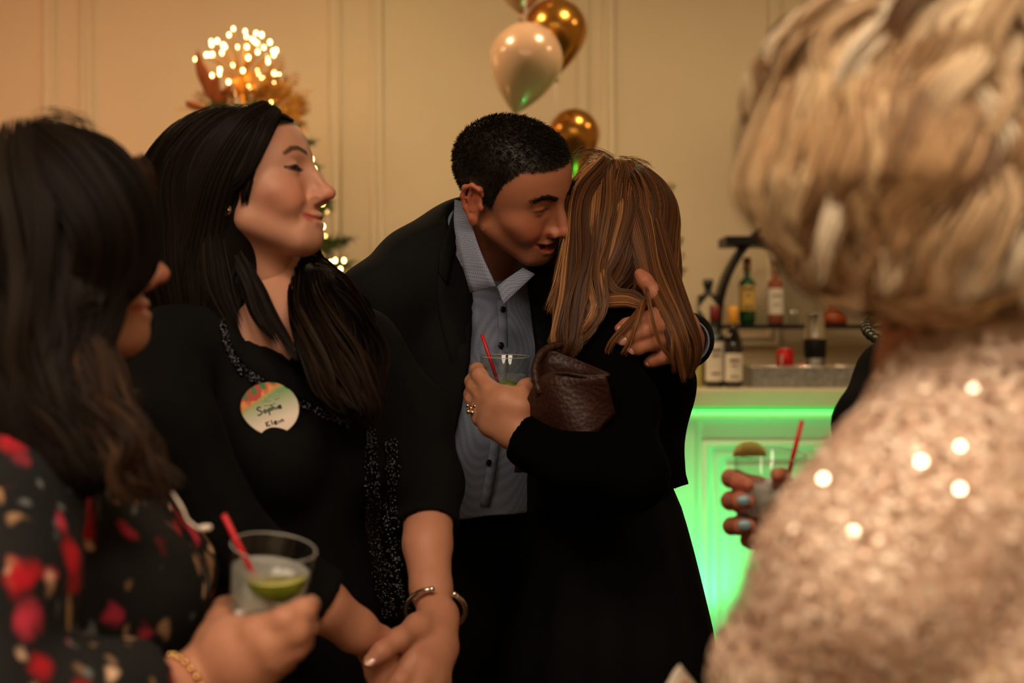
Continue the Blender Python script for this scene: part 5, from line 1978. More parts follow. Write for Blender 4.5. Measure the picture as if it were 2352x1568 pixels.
# ------------------------------------------------------------------ name badge sticker
bc, bn = SJs.hit(618, 943)
bn = nrm(nrm(bn) * 0.6 + np.array([0.15, -1, 0.1]) * 0.6)
bu = nrm(np.cross([0, 0, 1.0], bn)) * -1
bu = nrm(np.cross(bn, np.cross(bu, bn)))
if bu[0] < 0:
    bu = -bu
bv = np.cross(bn, bu) * -1
if bv[2] < 0:
    bv = -bv
sc = bc[1] / FOC
bc = bc + bn * 0.010
nr_, na_ = 22, 72
V, C = [], []
for i in range(nr_ + 1):
    for j in range(na_):
        a = 2 * PI * j / na_
        q = i / nr_
        rad = 65.0 * (1 - 0.10 * max(0, math.cos(a - math.radians(222))) ** 4 + 0.03 * math.cos(2 * a))
        if abs(((a - math.radians(52) + PI) % (2 * PI)) - PI) < 0.10:
            rad *= 0.975
        u, v = rad * q * math.cos(a), rad * q * math.sin(a)
        V.append(bc + bu * u * sc + bv * v * sc)
        g = np.clip((v * 0.94 - u * 0.34 + 32) / 62, 0, 1)
        c = np.array(lin(232, 214, 196)) * (1 - g) + np.array(lin(112, 150, 92)) * g
        t = v * 0.80 - u * 0.60
        if t > 34:
            k = math.sin(u * 0.16 + 1.0) * math.cos(v * 0.13 + u * 0.07)
            c = np.array(lin(58, 104, 44)) if k < -0.25 else (np.array(lin(206, 92, 44)) if k < 0.35 else np.array(lin(222, 140, 66)))
            if u < -18 and v > 18:
                c = np.array(lin(176, 52, 30)) if k > -0.35 else c
        elif t > 27:
            c = np.array(lin(176, 150, 78))
        C.append(c)
Fq = [(i * na_ + j, (i + 1) * na_ + j, (i + 1) * na_ + (j + 1) % na_, i * na_ + (j + 1) % na_) for i in range(nr_) for j in range(na_)]
V = np.array(V)
n0 = len(V)
rim = [nr_ * na_ + j for j in range(na_)]
V = np.vstack([V, V[rim] - bn * 0.0012])
C += [lin(225, 210, 190)] * na_
Fq += [(rim[j], n0 + j, n0 + (j + 1) % na_, rim[(j + 1) % na_]) for j in range(na_)]
BDG = empty('name_badge', tuple(bc), 'round green and cream name sticker on the black jacket', 'badge')
link('sticker', mesh_np('sticker', V, np.array(Fq), np.array(C)), mat('sticker_print', (1, 1, 1), 0.55, vcol=True), BDG)
M_pen = mat('black_marker', (0.012, 0.012, 0.014), 0.6)
M_logo = mat('pale_print', lin(176, 186, 140), 0.6)


def stroke(name, pts, w, m):
    g = catmull([np.array(q + (0,)) for q in pts], max(6, 5 * len(pts)))
    return tube(name, [bc + bu * q[0] * sc + bv * q[1] * sc + bn * 0.0005 for q in g], w * sc, m, BDG, sides=5)


def rotp(pts, a, dx, dy):
    c_, s_ = math.cos(a), math.sin(a)
    return [(x * c_ - y * s_ + dx, x * s_ + y * c_ + dy) for x, y in pts]


for pts in ([(7, 14), (2, 16), (-3, 13), (1, 8), (6, 3), (1, -2), (-6, -1)], [(14, 6), (10, 3), (13, -1), (17, 2), (14, 6)], [(21, 5), (21, -9)], [(21, 5), (26, 6), (27, 1), (21, 0)],
            [(31, 12), (31, -1)], [(31, 4), (35, 6), (37, -1)], [(41, 5), (41, -1)], [(45, 2), (51, 3), (49, 6), (45, 4), (46, -1), (52, -1)]):
    stroke('handwriting', rotp(pts, 0.30, -22, -12), 1.5, M_pen)
for pts in ([(0, 11), (0, 0)], [(7, 11), (0, 5), (8, 0)], [(13, 12), (13, 0)], [(18, 3), (24, 4), (22, 7), (18, 5), (19, 0), (25, 0)], [(29, 6), (29, 0)], [(34, 6), (34, 0)], [(34, 4), (38, 6), (40, 0)]):
    stroke('handwriting', rotp(pts, 0.30, -6, -42), 1.4, M_pen)
for pts in ([(-14, 16), (-10, 30), (-6, 18)], [(-2, 18), (4, 20)], [(10, 30), (18, 34), (20, 26), (13, 23), (10, 30)], [(-12, 8), (2, 10), (14, 14)]):
    stroke('printed_logo', pts, 1.6, M_logo)
# ================================================================== the woman in black velvet being hugged
SKV = lin(188, 131, 102)
VEL = empty('person', (P(1400, 1000, 2.36)[0], 2.36, 0), 'woman with long highlighted hair in black velvet hugging the man', 'person', 'party guests')
cV = P(1406, 524, 2.36)
RV = rot(225, -4, 8)
neckV = P(1432, 720, 2.36)
HV = build_head(cV, RV, neckV, SKV, lin(160, 84, 76), (0.05, 0.03, 0.02), smile=0.7, eye_open=0.5, h=0.0030, scalp_col=(0.06, 0.03, 0.014),
                zline=([-.12, -.04, 0.0, .03, .1], [-.07, -.06, -.01, .04, .066]))
# left hand round the glass: back of the hand towards the camera
handV = [
    [(1262, 1058, 2.06, .030), (1205, 1005, 2.075, .026), (1180, 975, 2.085, .0265)],
    [(1185, 980, 2.085, .024), (1160, 925, 2.085, .0250), (1126, 897, 2.10, .0135), (1102, 862, 2.125, .0105), (1096, 850, 2.15, .0098), (1108, 848, 2.19, .0085)],
    [(1180, 985, 2.085, .023), (1145, 935, 2.090, .0230), (1112, 915, 2.11, .0130), (1089, 886, 2.135, .0104), (1084, 876, 2.16, .0096), (1098, 872, 2.20, .0082)],
    [(1175, 990, 2.085, .022), (1135, 955, 2.092, .0200), (1104, 938, 2.118, .0125), (1085, 915, 2.140, .0100), (1081, 906, 2.165, .0092), (1096, 902, 2.205, .0080)],
    [(1170, 998, 2.085, .020), (1128, 975, 2.094, .0170), (1104, 960, 2.118, .0115), (1092, 940, 2.142, .0088), (1090, 932, 2.165, .0080), (1102, 928, 2.20, .0070)],
    [(1185, 975, 2.080, .022), (1190, 935, 2.075, .0190), (1197, 910, 2.085, .0140), (1206, 890, 2.105, .0112), (1212, 880, 2.12, .0090)],
]
hv, SHV = limb(handV, 0.0016, SKV, 0.009)
for c in handV[1:]:
    tint_near(hv, P(*c[2][:3]), 0.012, (1.08, 0.9, 0.86))
V, Fq, C = join_np([(HV['V'], HV['F'], HV['C']), hv])
link('body', mesh_np('body', V, Fq, C), MAT['skin'], VEL)
eye_objs(HV, VEL)
# velvet jacket
ftV = np.array([-0.88, 0.47, 0])
SV = SDF((-0.02, 1.92, 0.98), (0.46, 2.62, 1.44), 0.0045)
spV = [P(1440, 745, 2.36), P(1436, 860, 2.35), P(1415, 1000, 2.34), P(1405, 1110, 2.34), P(1405, 1170, 2.34)]
SV.chain(spV, [.085, .130, .120, .118, .128], k=0.04, fl=ftV, ff=1.25)
lsV, rsV = P(1372, 762, 2.205), P(1500, 752, 2.47)
SV.chain([lsV, P(1435, 720, 2.34), rsV], [.052, .058, .052], k=0.04)
SV.chain([lsV, P(1425, 930, 2.10), P(1448, 1090, 2.04)], [.054, .050, .048], k=0.03)
SV.chain([P(1448, 1090, 2.04), P(1330, 1060, 2.03), P(1205, 1008, 2.07)], [.050, .046, .039], k=0.025)
SV.chain([rsV, P(1500, 930, 2.52), P(1400, 1000, 2.55)], [.05, .045, .04], k=0.03)
# flared hem
SV.cone(P(1408, 1110, 2.34), P(1412, 1148, 2.34), .122, .134, k=0.02, fl=ftV, ff=1.2)
SV.chain([P(1500, 1085, 2.34), P(1535, 1122, 2.34), P(1562, 1136, 2.34)], [.045, .030, .010], k=0.03)
SV.half(P(1420, 1152, 2.34), (0.25, 0, -1))
SV.cut(P(1200, 1003, 2.073), P(1190, 995, 2.078) - P(1330, 1060, 2.03), 0.07)
SV.cone(P(1170, 985, 2.08), P(1235, 1022, 2.065), .0335, .0315, k=0.002, sub=True)
cloth('velvet_jacket', SV, MAT['velvet'], VEL, 0.0035, 40, 3)
# skirt: pleated cone to mid-calf
n_, m_ = 96, 26
V = []
for j in range(m_):
    q = j / (m_ - 1)
    z = 1.06 - q * (1.06 - 0.22)
    r = 0.105 + 0.046 * min(1, q / 0.3) ** 0.7 + 0.07 * q
    cx_ = P(1398, 0, 2.34)[0]
    for i in range(n_):
        a = 2 * PI * i / n_
        rr = r * (1 + (0.02 + 0.05 * q) * math.sin(11 * a + 0.7 * math.sin(3 * a)) + 0.02 * q * math.sin(5 * a + 1))
        V.append((cx_ + rr * math.cos(a), 2.34 + rr * 0.92 * math.sin(a), z))
Fq = [(j * n_ + i, (j + 1) * n_ + i, (j + 1) * n_ + (i + 1) % n_, j * n_ + (i + 1) % n_) for j in range(m_ - 1) for i in range(n_)]
link('skirt', mesh_np('skirt', np.array(V), np.array(Fq)), MAT['skirt'], VEL)
# legs and shoes
for s_ in (-1, 1):
    f_ = np.array([0.17 + 0.05 * s_, 2.34 + 0.09 * s_, 0.0])
    Sl = SDF(f_ + (-0.08, -0.08, 0.05), f_ + (0.08, 0.08, 0.5), 0.008)
    Sl.chain([f_ + (0, 0, 0.46), f_ + (0, 0, 0.3), f_ + (0, 0, 0.09)], [.05, .052, .036], k=0.02)
    cloth('stocking', Sl, MAT['skirt'], VEL, 0)
    shoe(VEL, f_, 240, MAT['shoe'], 0.06)
# rings
tag(ring_obj('ring_band', P(1085, 915, 2.143) * .35 + P(1104, 938, 2.118) * .65, P(1085, 915, 2.140) - P(1104, 938, 2.118), 0.0122, .003, MAT['gold'], None, 0.0013), "thin gold band on the finger of the hand before the man's shirt", 'ring', 'rings on the glass-holding hand')
RG = empty('gem_ring', tuple(P(1086, 948, 2.105)), 'gold cocktail ring with a pale stone on the hand holding the middle glass', 'ring', 'rings on the glass-holding hand')
ring_obj('ring_band', P(1100, 934, 2.122), P(1085, 915, 2.140) - P(1104, 938, 2.118), 0.0132, .003, MAT['gold'], RG, 0.0016)
for dx_, dz_ in ((0, 0), (0.006, 0.003), (-0.005, 0.004), (0.002, -0.006), (-0.004, -0.005)):
    lathe('stone', [(1e-5, -0.004), (0.0038, 0), (0.0026, 0.0028), (1e-5, 0.003)], MAT['silver'] if dx_ else MAT['gold'], tuple(P(1082, 938, 2.106) + (dx_, 0, dz_)), RG, n=8, smooth=False)

# hair: cap with long falls, split by the hugging hand
PALV = [lin(44, 24, 13), lin(66, 38, 20), lin(92, 55, 29), lin(128, 82, 46), lin(176, 124, 76)]
SHv = SDF(P(1240, 930, 2.12) + (-0.02, -0.1, 0), P(1640, 340, 2.55) + (0.02, 0.06, 0.03), 0.004)
SHv.ell(cV + RV @ np.array([0, -0.020, 0.018]), (0.076, 0.092, 0.085), R=RV, k=0)
SHv.chain([P(1445, 530, 2.34), P(1492, 620, 2.30), P(1535, 720, 2.25), P(1568, 800, 2.22)], [.052, .034, .020, .008], k=0.05)
SHv.chain([P(1400, 540, 2.30), P(1372, 620, 2.27), P(1345, 690, 2.24), P(1330, 740, 2.22)], [.072, .052, .034, .010], k=0.05)
SHv.chain([P(1430, 520, 2.30), P(1440, 620, 2.27), P(1440, 675, 2.26)], [.076, .056, .032], k=0.04)
strands = []
crown = P(1410, 380, 2.36)
ldir = np.array([-0.25, -0.35, -1.0])


def vdir(p, t):
    # combed from the crown outwards and down
    d = p - np.array([crown[0] + 0.01, crown[1] + 0.02, 0])[None] * (1, 1, 0)
    d[:, 2] = -0.085 - 0.02 * t
    d[:, 0] += np.where(p[:, 0] < crown[0] + 0.02, -0.02, 0.025)
    return nrm(d)


st_ = seeds_on(SHv, 7000, lambda c, n: (c[:, 2] > cV[2] - 0.09))
pth = flow(SHv, st_, vdir, 18, 0.011, 0.0012 + 0.003 * rng.random(len(st_)))
lock = (np.floor(np.arctan2(st_[:, 1] - crown[1], st_[:, 0] - crown[0]) / 0.035) + 200).astype(int)
strands.append((pth, 0.00055, pick_cols(PALV, [3, 4, 4, 1.6, 0.7], lock, 0.3)))


def vb(gd, rad, n, pal=PALV, w=(2, 4, 4, 2, 1), r=0.0005, **kw):
    p, lk = bundle([P(*q) for q in gd], rad, int(n * 1.7), **kw)
    strands.append((p, r, pick_cols(pal, w, lk, 0.2, seed=len(strands) + 5)))


# right fall behind the hand and over the wrist
vb([(1435, 385, 2.32), (1478, 470, 2.27), (1516, 600, 2.22), (1555, 720, 2.17), (1586, 800, 2.16), (1577, 870, 2.165)], [.018, .024, .024, .024, .019, .006], 520, w=(2, 4, 5, 3, 1), loose=.35, clump=.5)
vb([(1430, 388, 2.30), (1462, 500, 2.24), (1492, 620, 2.20), (1540, 730, 2.14), (1562, 800, 2.13), (1567, 850, 2.14)], [.018, .028, .020, .018, .016, .006], 340, w=(1, 3, 5, 4, 2), loose=.35, clump=.5)
vb([(1430, 388, 2.30), (1460, 520, 2.24), (1480, 600, 2.21), (1520, 690, 2.15), (1552, 780, 2.12), (1572, 880, 2.14)], [.012, .018, .010, .008, .008, .003], 120, w=(0, 1, 3, 5, 3), loose=.3, clump=.6)
# centre lock with the S-curl gathered at the thumb
vb([(1415, 382, 2.31), (1425, 460, 2.25), (1380, 560, 2.20), (1352, 640, 2.17), (1382, 688, 2.155), (1440, 690, 2.15), (1484, 706, 2.145)], [.016, .022, .016, .011, .010, .010, .006], 300, S=34, w=(1, 2, 3, 5, 4), loose=.15, cut=.1, clump=.3)
vb([(1415, 382, 2.31), (1440, 460, 2.245), (1415, 560, 2.195), (1390, 630, 2.175), (1412, 672, 2.16), (1455, 680, 2.155), (1486, 700, 2.148)], [.016, .022, .016, .010, .010, .009, .006], 240, S=34, w=(3, 4, 3, 2, 1), loose=.15, cut=.1, clump=.3)
# left fall over the shoulder
vb([(1395, 380, 2.31), (1352, 460, 2.24), (1340, 580, 2.18), (1318, 690, 2.14), (1300, 790, 2.12), (1290, 812, 2.12)], [.020, .032, .030, .028, .026, .012], 420, w=(2, 4, 4, 2, 1), loose=.5, clump=.7, wave=.003, wl=.12)
vb([(1402, 380, 2.31), (1385, 470, 2.22), (1365, 600, 2.17), (1372, 690, 2.13), (1350, 750, 2.12), (1315, 795, 2.115)], [.016, .024, .020, .016, .014, .006], 260, w=(1, 3, 4, 4, 2), loose=.4, clump=.7, wave=.003, wl=.12)
vb([(1390, 380, 2.32), (1335, 430, 2.27), (1318, 540, 2.22), (1295, 640, 2.19), (1262, 720, 2.17)], [.014, .020, .016, .014, .008], 180, w=(1, 3, 4, 4, 3), loose=.5, clump=.6)
vb([(1388, 375, 2.30), (1345, 410, 2.27), (1328, 470, 2.245), (1330, 540, 2.225)], [.012, .012, .010, .006], 130, w=(0, 1, 2, 4, 5), loose=.3, clump=.4)
# dark hair beside her cheek, against the man's face
vb([(1345, 440, 2.32), (1312, 500, 2.31), (1290, 560, 2.31), (1282, 640, 2.29)], [.016, .014, .013, .010], 200, w=(5, 3, 1, 0, 0), loose=.3, clump=.4)
# wisps across the hand
vb([(1482, 640, 2.19), (1492, 700, 2.10), (1512, 780, 2.095), (1540, 822, 2.11), (1556, 858, 2.13)], [.003, .003, .002, .002, .001], 9, w=(0, 1, 4, 4, 1), loose=.2)
vb([(1486, 690, 2.13), (1450, 735, 2.11), (1412, 775, 2.10), (1396, 805, 2.105), (1404, 818, 2.11)], [.004, .005, .005, .004, .002], 22, w=(0, 2, 4, 4, 1), loose=.3)
vb([(1478, 690, 2.13), (1462, 740, 2.10), (1442, 790, 2.10), (1420, 828, 2.11)], [.004, .004, .003, .003], 9, w=(0, 2, 4, 4, 1), loose=.4)
vb([(1546, 740, 2.13), (1543, 800, 2.11), (1546, 860, 2.13)], [.002, .002, .001], 10, w=(0, 1, 4, 4, 1), loose=.2)
# flyaways at the crown
vb([(1400, 380, 2.34), (1372, 362, 2.34), (1345, 365, 2.35), (1325, 385, 2.35)], [.02, .016, .02, .02], 40, w=(0, 2, 4, 4, 2), r=.0004, loose=1.2)
vb([(1420, 375, 2.34), (1465, 378, 2.34), (1495, 405, 2.35)], [.015, .012, .016], 40, w=(0, 2, 4, 4, 2), r=.0004, loose=1.2)
hair_object(VEL, SHv, strands, MAT['hair'], lin(48, 27, 15), 'long brown hair with honey highlights', center=cV + np.array([0.0, 0.03, -0.05]))

# brown leather tote under her arm
M_leather = mat('brown_embossed_leather', lin(50, 24, 14), 0.5, spec=0.5, var=0.25, vscale=20)
nt = M_leather.node_tree
tc = nt.nodes.new('ShaderNodeTexCoord')
vo = nt.nodes.new('ShaderNodeTexVoronoi')
vo.inputs['Scale'].default_value = 150
nt.links.new(tc.outputs['Object'], vo.inputs['Vector'])
bp = nt.nodes.new('ShaderNodeBump')
bp.inputs['Strength'].default_value = 0.35
bp.inputs['Distance'].default_value = 0.003
nt.links.new(vo.outputs['Distance'], bp.inputs['Height'])
nt.links.new(bp.outputs['Normal'], nt.nodes['Principled BSDF'].inputs['Normal'])
BAG = empty('tote_bag', tuple(P(1300, 1060, 2.02)), "brown embossed leather tote bag under the velvet-clad woman's arm", 'bag')
fa = [(1208, 930, 2.07), (1240, 872, 2.05), (1290, 857, 2.02), (1345, 864, 2.003), (1390, 862, 1.998)]
fb = [(1185, 1085, 2.085), (1230, 1080, 2.06), (1290, 1060, 2.03), (1355, 1010, 2.015), (1411, 948, 2.02)]
V, Fq = loft(None, fa, fb, 20, 10, 0, 0.004, True)
V = V + np.array([0, -1.0, 0])[None] * (0.006 * np.sin((V @ np.array([60.0, 0, 45.0])))[:, None])
link('front_panel', mesh_np('front_panel', V, Fq), M_leather, BAG)
ba_ = [(1222, 880, 2.105), (1256, 812, 2.085), (1305, 822, 2.072), (1355, 842, 2.050), (1392, 858, 2.010)]
bb_ = [(1195, 1085, 2.12), (1240, 1080, 2.10), (1300, 1060, 2.08), (1360, 1010, 2.06), (1413, 948, 2.035)]
V, Fq = loft(None, ba_, bb_, 20, 10, 0, 0.004, True)
link('back_panel', mesh_np('back_panel', V, Fq), M_leather, BAG)
tube('bag_handle', [P(1240, 905, 2.04), P(1228, 850, 2.06), P(1248, 806, 2.08), P(1290, 790, 2.10), P(1330, 780, 2.13)], 0.006, M_leather, BAG, n=14)
tube('rolled_edge', [P(*ba_[0]), P(*ba_[1]), P(*ba_[2]), P(*ba_[3]), P(*ba_[4]), P(*fa[4]), P(*fa[3]), P(*fa[2]), P(*fa[1]), P(*fa[0])], 0.0028, M_leather, BAG, n=40)
# ================================================================== the woman in the floral dress, near left
SKL = lin(184, 127, 99)
LEF = empty('person', (-0.46, 1.42, 0), 'woman with wavy dark hair in a black floral dress holding a lime drink', 'person', 'party guests')
cL = P(100, 582, 1.40)
RL = rot(97, 9, 0)
neckL = P(95, 920, 1.44)
HL = build_head(cL, RL, neckL, SKL, lin(172, 84, 70), (0.02, 0.012, 0.009), smile=0.4, eye_open=0.8, h=0.0026, scalp_col=(0.010, 0.007, 0.005), zline=SZ, nose_len=1.1)
armD = [
    [(-60, 1690, 1.14, .042), (220, 1640, 1.20, .036), (400, 1590, 1.255, .029), (470, 1545, 1.275, .0255)],
    [(470, 1545, 1.275, .025), (540, 1490, 1.270, .030), (590, 1458, 1.252, .0165), (655, 1425, 1.243, .0118), (697, 1402, 1.255, .0105), (714, 1388, 1.285, .0088)],
    [(475, 1550, 1.275, .024), (560, 1512, 1.262, .027), (618, 1482, 1.245, .0155), (678, 1452, 1.245, .0115), (702, 1438, 1.268, .0100), (690, 1432, 1.30, .0085)],
    [(475, 1560, 1.275, .023), (565, 1535, 1.262, .024), (625, 1510, 1.248, .0145), (675, 1487, 1.252, .0108), (692, 1474, 1.275, .0095), (680, 1466, 1.305, .0080)],
    [(475, 1568, 1.275, .021), (560, 1555, 1.265, .020), (612, 1535, 1.255, .0125), (652, 1515, 1.260, .0095), (668, 1505, 1.28, .0082)],
    [(480, 1530, 1.280, .022), (500, 1470, 1.290, .0190), (508, 1425, 1.31, .0130), (515, 1398, 1.34, .0105), (535, 1385, 1.365, .0090)],
]
aD, _ = limb(armD, 0.0022, SKL, 0.007)
# left arm hidden on her far side, simply bent in front
V, Fq, C = join_np([(HL['V'], HL['F'], HL['C']), aD])
link('body', mesh_np('body', V, Fq, C), MAT['skin'], LEF)
eye_objs(HL, LEF)
ftL = np.array([0.985, 0.17, 0])
rtL = np.array([0.17, -0.985, 0])
nL = P(100, 925, 1.44)
rL, lL = nL + rtL * 0.15 + (0, 0, -0.05), nL - rtL * 0.15 + (0, 0, -0.05)
SD = SDF((-0.86, 0.98, 0.08), (-0.22, 1.78, 1.30), 0.0085)
SD.chain([nL + (0, 0, -0.05), nL + (0, 0, -0.16), nL + (0, 0, -0.30), nL + (0, 0, -0.45), nL + (0, 0, -0.7), nL + (0, 0, -1.12)], [.095, .155, .150, .165, .18, .20], k=0.05, fl=ftL, ff=1.22)
SD.chain([rL, nL + (0, 0, -0.02), lL], [.060, .060, .058], k=0.045)
for s_ in (-1, 1):
    SD.ell(nL + ftL * 0.095 + rtL * 0.07 * s_ + (0.005, 0, -0.185), .070, k=0.04)
SD.chain([rL, P(-20, 1330, 1.20), P(-70, 1650, 1.14)], [.064, .066, .064], k=0.035)
SD.chain([P(-70, 1650, 1.14), P(180, 1640, 1.19), P(330, 1606, 1.235)], [.064, .060, .055], k=0.02)
SD.chain([lL, nL - rtL * 0.17 + ftL * 0.02 + (0, 0, -0.30), nL - rtL * 0.12 + ftL * 0.20 + (0, 0, -0.36)], [.058, .05, .045], k=0.03)
SD.cut(P(345, 1602, 1.24), P(400, 1590, 1.255) - P(220, 1640, 1.20), 0.085)
SD.chain([nL + (0, 0, 0.08), nL + (0, 0, 0.0)], [.062, .062], k=0.008, sub=True)
cloth('floral_dress', SD, MAT['floral'], LEF, 0.0045, 38, 21)
for s_ in (-1, 1):
    f_ = np.array([nL[0], nL[1] + 0.10 * s_, 0.0])
    shoe(LEF, f_, 97, MAT['shoe'], 0.05)
    Sl = SDF(f_ + (-0.07, -0.07, 0.06), f_ + (0.07, 0.07, 0.3), 0.008)
    Sl.chain([f_ + (0, 0, 0.26), f_ + (0, 0, 0.09)], [.045, .036], k=0.02)
    cloth('stocking', Sl, MAT['skirt'], LEF, 0)
# neck-tie cord with a bead tip
CT = tube('tie_cord', [P(395, 1130, 1.24), P(418, 1165, 1.235), P(432, 1195, 1.235), P(455, 1213, 1.235)], 0.0012, MAT['pearl'], LEF, n=16, sides=6)
lathe('cord_tip', [(1e-5, -0.0065), (0.0026, -0.004), (0.0030, 0.001), (0.0022, 0.0055), (1e-5, 0.0065)], MAT['pearl'], tuple(P(470, 1212, 1.235)), LEF, n=12, R=np.array(Matrix.Rotation(1.45, 3, 'Y')))
# beaded bracelet
bcL = P(455, 1557, 1.27)
baL = nrm(P(470, 1545, 1.275) - P(400, 1590, 1.255))
a_ = nrm(np.cross(baL, [0, 1, 0]))
b_ = np.cross(baL, a_)
BR = empty('bead_bracelet', tuple(bcL), 'gold bead bracelet on the wrist of the hand with the lime drink', 'bracelet')
bdm = mesh_np('bead', *lathe_np([(max(0.0036 * math.sin(t_), 1e-5), 0.0036 * math.cos(t_)) for t_ in np.linspace(0, PI, 8)], 10))
bdm.materials.append(MAT['gold'])
for q in np.linspace(0, 2 * PI, 22, endpoint=False):
    put('bead', bdm, bcL - baL * 0.012 + a_ * 0.0305 * math.cos(q) + b_ * 0.0305 * math.sin(q), BR)
# hair
PALL = [(0.006, 0.004, 0.003), (0.0095, 0.006, 0.0042), (0.016, 0.010, 0.006)]
PALL2 = [(0.012, 0.0065, 0.004), (0.026, 0.013, 0.007), (0.055, 0.026, 0.012)]
SHl = SDF((-0.74, 1.20, 1.00), (-0.30, 1.62, 1.56), 0.0045)
SHl.ell(cL + RL @ np.array([0, -0.016, 0.024]), (0.084, 0.102, 0.088), R=RL, k=0)
SHl.ell(cL + RL @ np.array([0.062, 0.030, -0.020]), (0.032, 0.055, 0.080), R=RL, k=0.03)
SHl.chain([P(20, 620, 1.36), P(30, 800, 1.34), P(90, 960, 1.30), P(180, 1060, 1.26)], [.085, .075, .060, .025], k=0.05)
SHl.chain([P(150, 560, 1.33), P(190, 720, 1.315), P(215, 850, 1.30), P(270, 980, 1.27)], [.040, .034, .030, .022], k=0.04)
# leave the lower cheek and jaw free
SHl.ell(P(325, 785, 1.40), (0.046, 0.20, 0.062), k=0.01, sub=True)
strands = []


def ldirf(p, t):
    L = (p - cL) @ RL
    d = np.zeros_like(L)
    d[:, 0] = np.sign(L[:, 0]) * np.clip(0.12 - np.abs(L[:, 0]), 0, 1) * 5
    d[:, 1] = 0.25 * sstep(0.02, 0.09, L[:, 2]) + 0.12 * np.sin(L[:, 2] * 40 + 3)
    d[:, 2] = -1
    return nrm(d @ RL.T)


st_ = seeds_on(SHl, 4200, lambda c, n: c[:, 2] > 1.16)
pth = flow(SHl, st_, ldirf, 16, 0.018, 0.0012 + 0.004 * rng.random(len(st_)))
qx = 1176 + pth[..., 0] / pth[..., 1] * FOC
qy = 784 - (pth[..., 2] - CAMZ) / pth[..., 1] * FOC
bad = ((qx > 252) & (qy > 680) & (qy < 850)).any(1)
st_, pth = st_[~bad], pth[~bad]
lock = (np.floor((st_ @ np.array([31.0, 57.0, 13.0])) * 4) % 300).astype(int)
strands.append((pth, 0.0009, pick_cols(PALL, [3, 4, 2], lock, 0.25)))


def lb_(gd, rad, n, pal=PALL, w=(3, 4, 2), r=0.0009, **kw):
    p, lk = bundle([P(*q) for q in gd], rad, n, **kw)
    strands.append((p, r, pick_cols(pal, w, lk, 0.25, seed=len(strands) + 25)))


lb_([(110, 315, 1.36), (225, 365, 1.34), (300, 450, 1.335), (326, 540, 1.34), (315, 615, 1.34), (258, 675, 1.33), (215, 760, 1.32), (215, 850, 1.30)], [.016, .024, .022, .018, .017, .018, .018, .014], 620, loose=.3, S=28, clump=.3)
lb_([(90, 312, 1.34), (160, 400, 1.30), (230, 520, 1.29), (215, 660, 1.30), (195, 800, 1.295), (225, 930, 1.28), (300, 1030, 1.26)], [.02, .034, .034, .030, .028, .026, .014], 620, loose=.4, S=28, wave=.004, wl=.16, clump=.4)
lb_([(60, 320, 1.34), (60, 480, 1.29), (70, 680, 1.275), (90, 860, 1.26), (170, 990, 1.25), (260, 1090, 1.235)], [.03, .04, .04, .036, .030, .014], 520, loose=.5, S=28, wave=.006, wl=.15, clump=.5)
# reddish brown wavy ends over the shoulder
lb_([(190, 760, 1.295), (225, 870, 1.275), (245, 960, 1.26), (300, 1040, 1.25), (345, 1090, 1.24), (400, 1140, 1.235)], [.020, .024, .026, .024, .018, .006], 420, PALL2, (3, 4, 2), loose=.7, S=28, wave=.007, wl=.11, clump=.6)
lb_([(160, 860, 1.27), (200, 950, 1.255), (290, 1010, 1.245), (300, 1090, 1.235), (350, 1120, 1.23)], [.018, .024, .024, .018, .008], 300, PALL2, (3, 4, 3), loose=.7, S=26, wave=.008, wl=.10, clump=.6)
lb_([(40, 900, 1.26), (110, 960, 1.245), (130, 900, 1.25), (200, 880, 1.25)], [.012, .014, .012, .006], 90, PALL2, (1, 3, 4), loose=.5)
lb_([(318, 360, 1.36), (340, 395, 1.35), (345, 440, 1.35), (330, 480, 1.345)], [.006, .006, .006, .004], 70, PALL2, (2, 3, 2), loose=.3)
lb_([(90, 300, 1.38), (115, 290, 1.38), (170, 305, 1.38), (200, 330, 1.37)], [.02, .018, .018, .02], 60, loose=1.3, r=.0006)
hair_object(LEF, SHl, strands, MAT['hair_dark'], (0.009, 0.006, 0.0045), 'long wavy dark brown hair', center=cL + np.array([0, 0.05, -0.1]))

# ================================================================== the blonde woman in sequins, nearest right
SKB = lin(196, 130, 96)
BLO = empty('person', (P(2250, 1100, 1.0)[0], 1.0, 0), 'woman with curly blonde bob in a pale pink sequin dress seen from behind', 'person', 'party guests')
cB = P(2172, 342, 1.03)
RB = rot(222, -4, 0)
neckB = P(2165, 860, 1.04)
HB = build_head(cB, RB, neckB, SKB, lin(170, 90, 80), (0.1, 0.06, 0.03), smile=0.4, h=0.0034, scalp_col=(0.14, 0.08, 0.04), zline=([-.12, -.04, 0.0, .03, .1], [-.05, -.05, -.01, .04, .066]))
nB = P(2190, 850, 1.03)
ftB = RB[:, 1] * (1, 1, 0)
ftB = nrm(ftB)
rtB = np.cross(ftB, [0, 0, 1.0])
lshB, rshB = P(2125, 1175, 0.93), P(2650, 1020, 1.10)
handB = [[(1845, 1600, 1.02, .032), (1690, 1690, 1.16, .026), (1620, 1680, 1.22, .022)],
         [(1625, 1680, 1.22, .020), (1590, 1640, 1.24, .012), (1568, 1600, 1.25, .0095), (1566, 1580, 1.25, .008)],
         [(1620, 1690, 1.22, .020), (1575, 1660, 1.23, .012), (1548, 1625, 1.24, .0095), (1545, 1600, 1.245, .008)],
         [(1620, 1700, 1.22, .020), (1565, 1680, 1.23, .012), (1532, 1655, 1.24, .0095), (1530, 1630, 1.25, .008)],
         [(1625, 1705, 1.22, .018), (1570, 1705, 1.23, .011), (1540, 1690, 1.24, .0085)],
         [(1630, 1680, 1.21, .018), (1610, 1640, 1.21, .013), (1590, 1605, 1.225, .010)]]
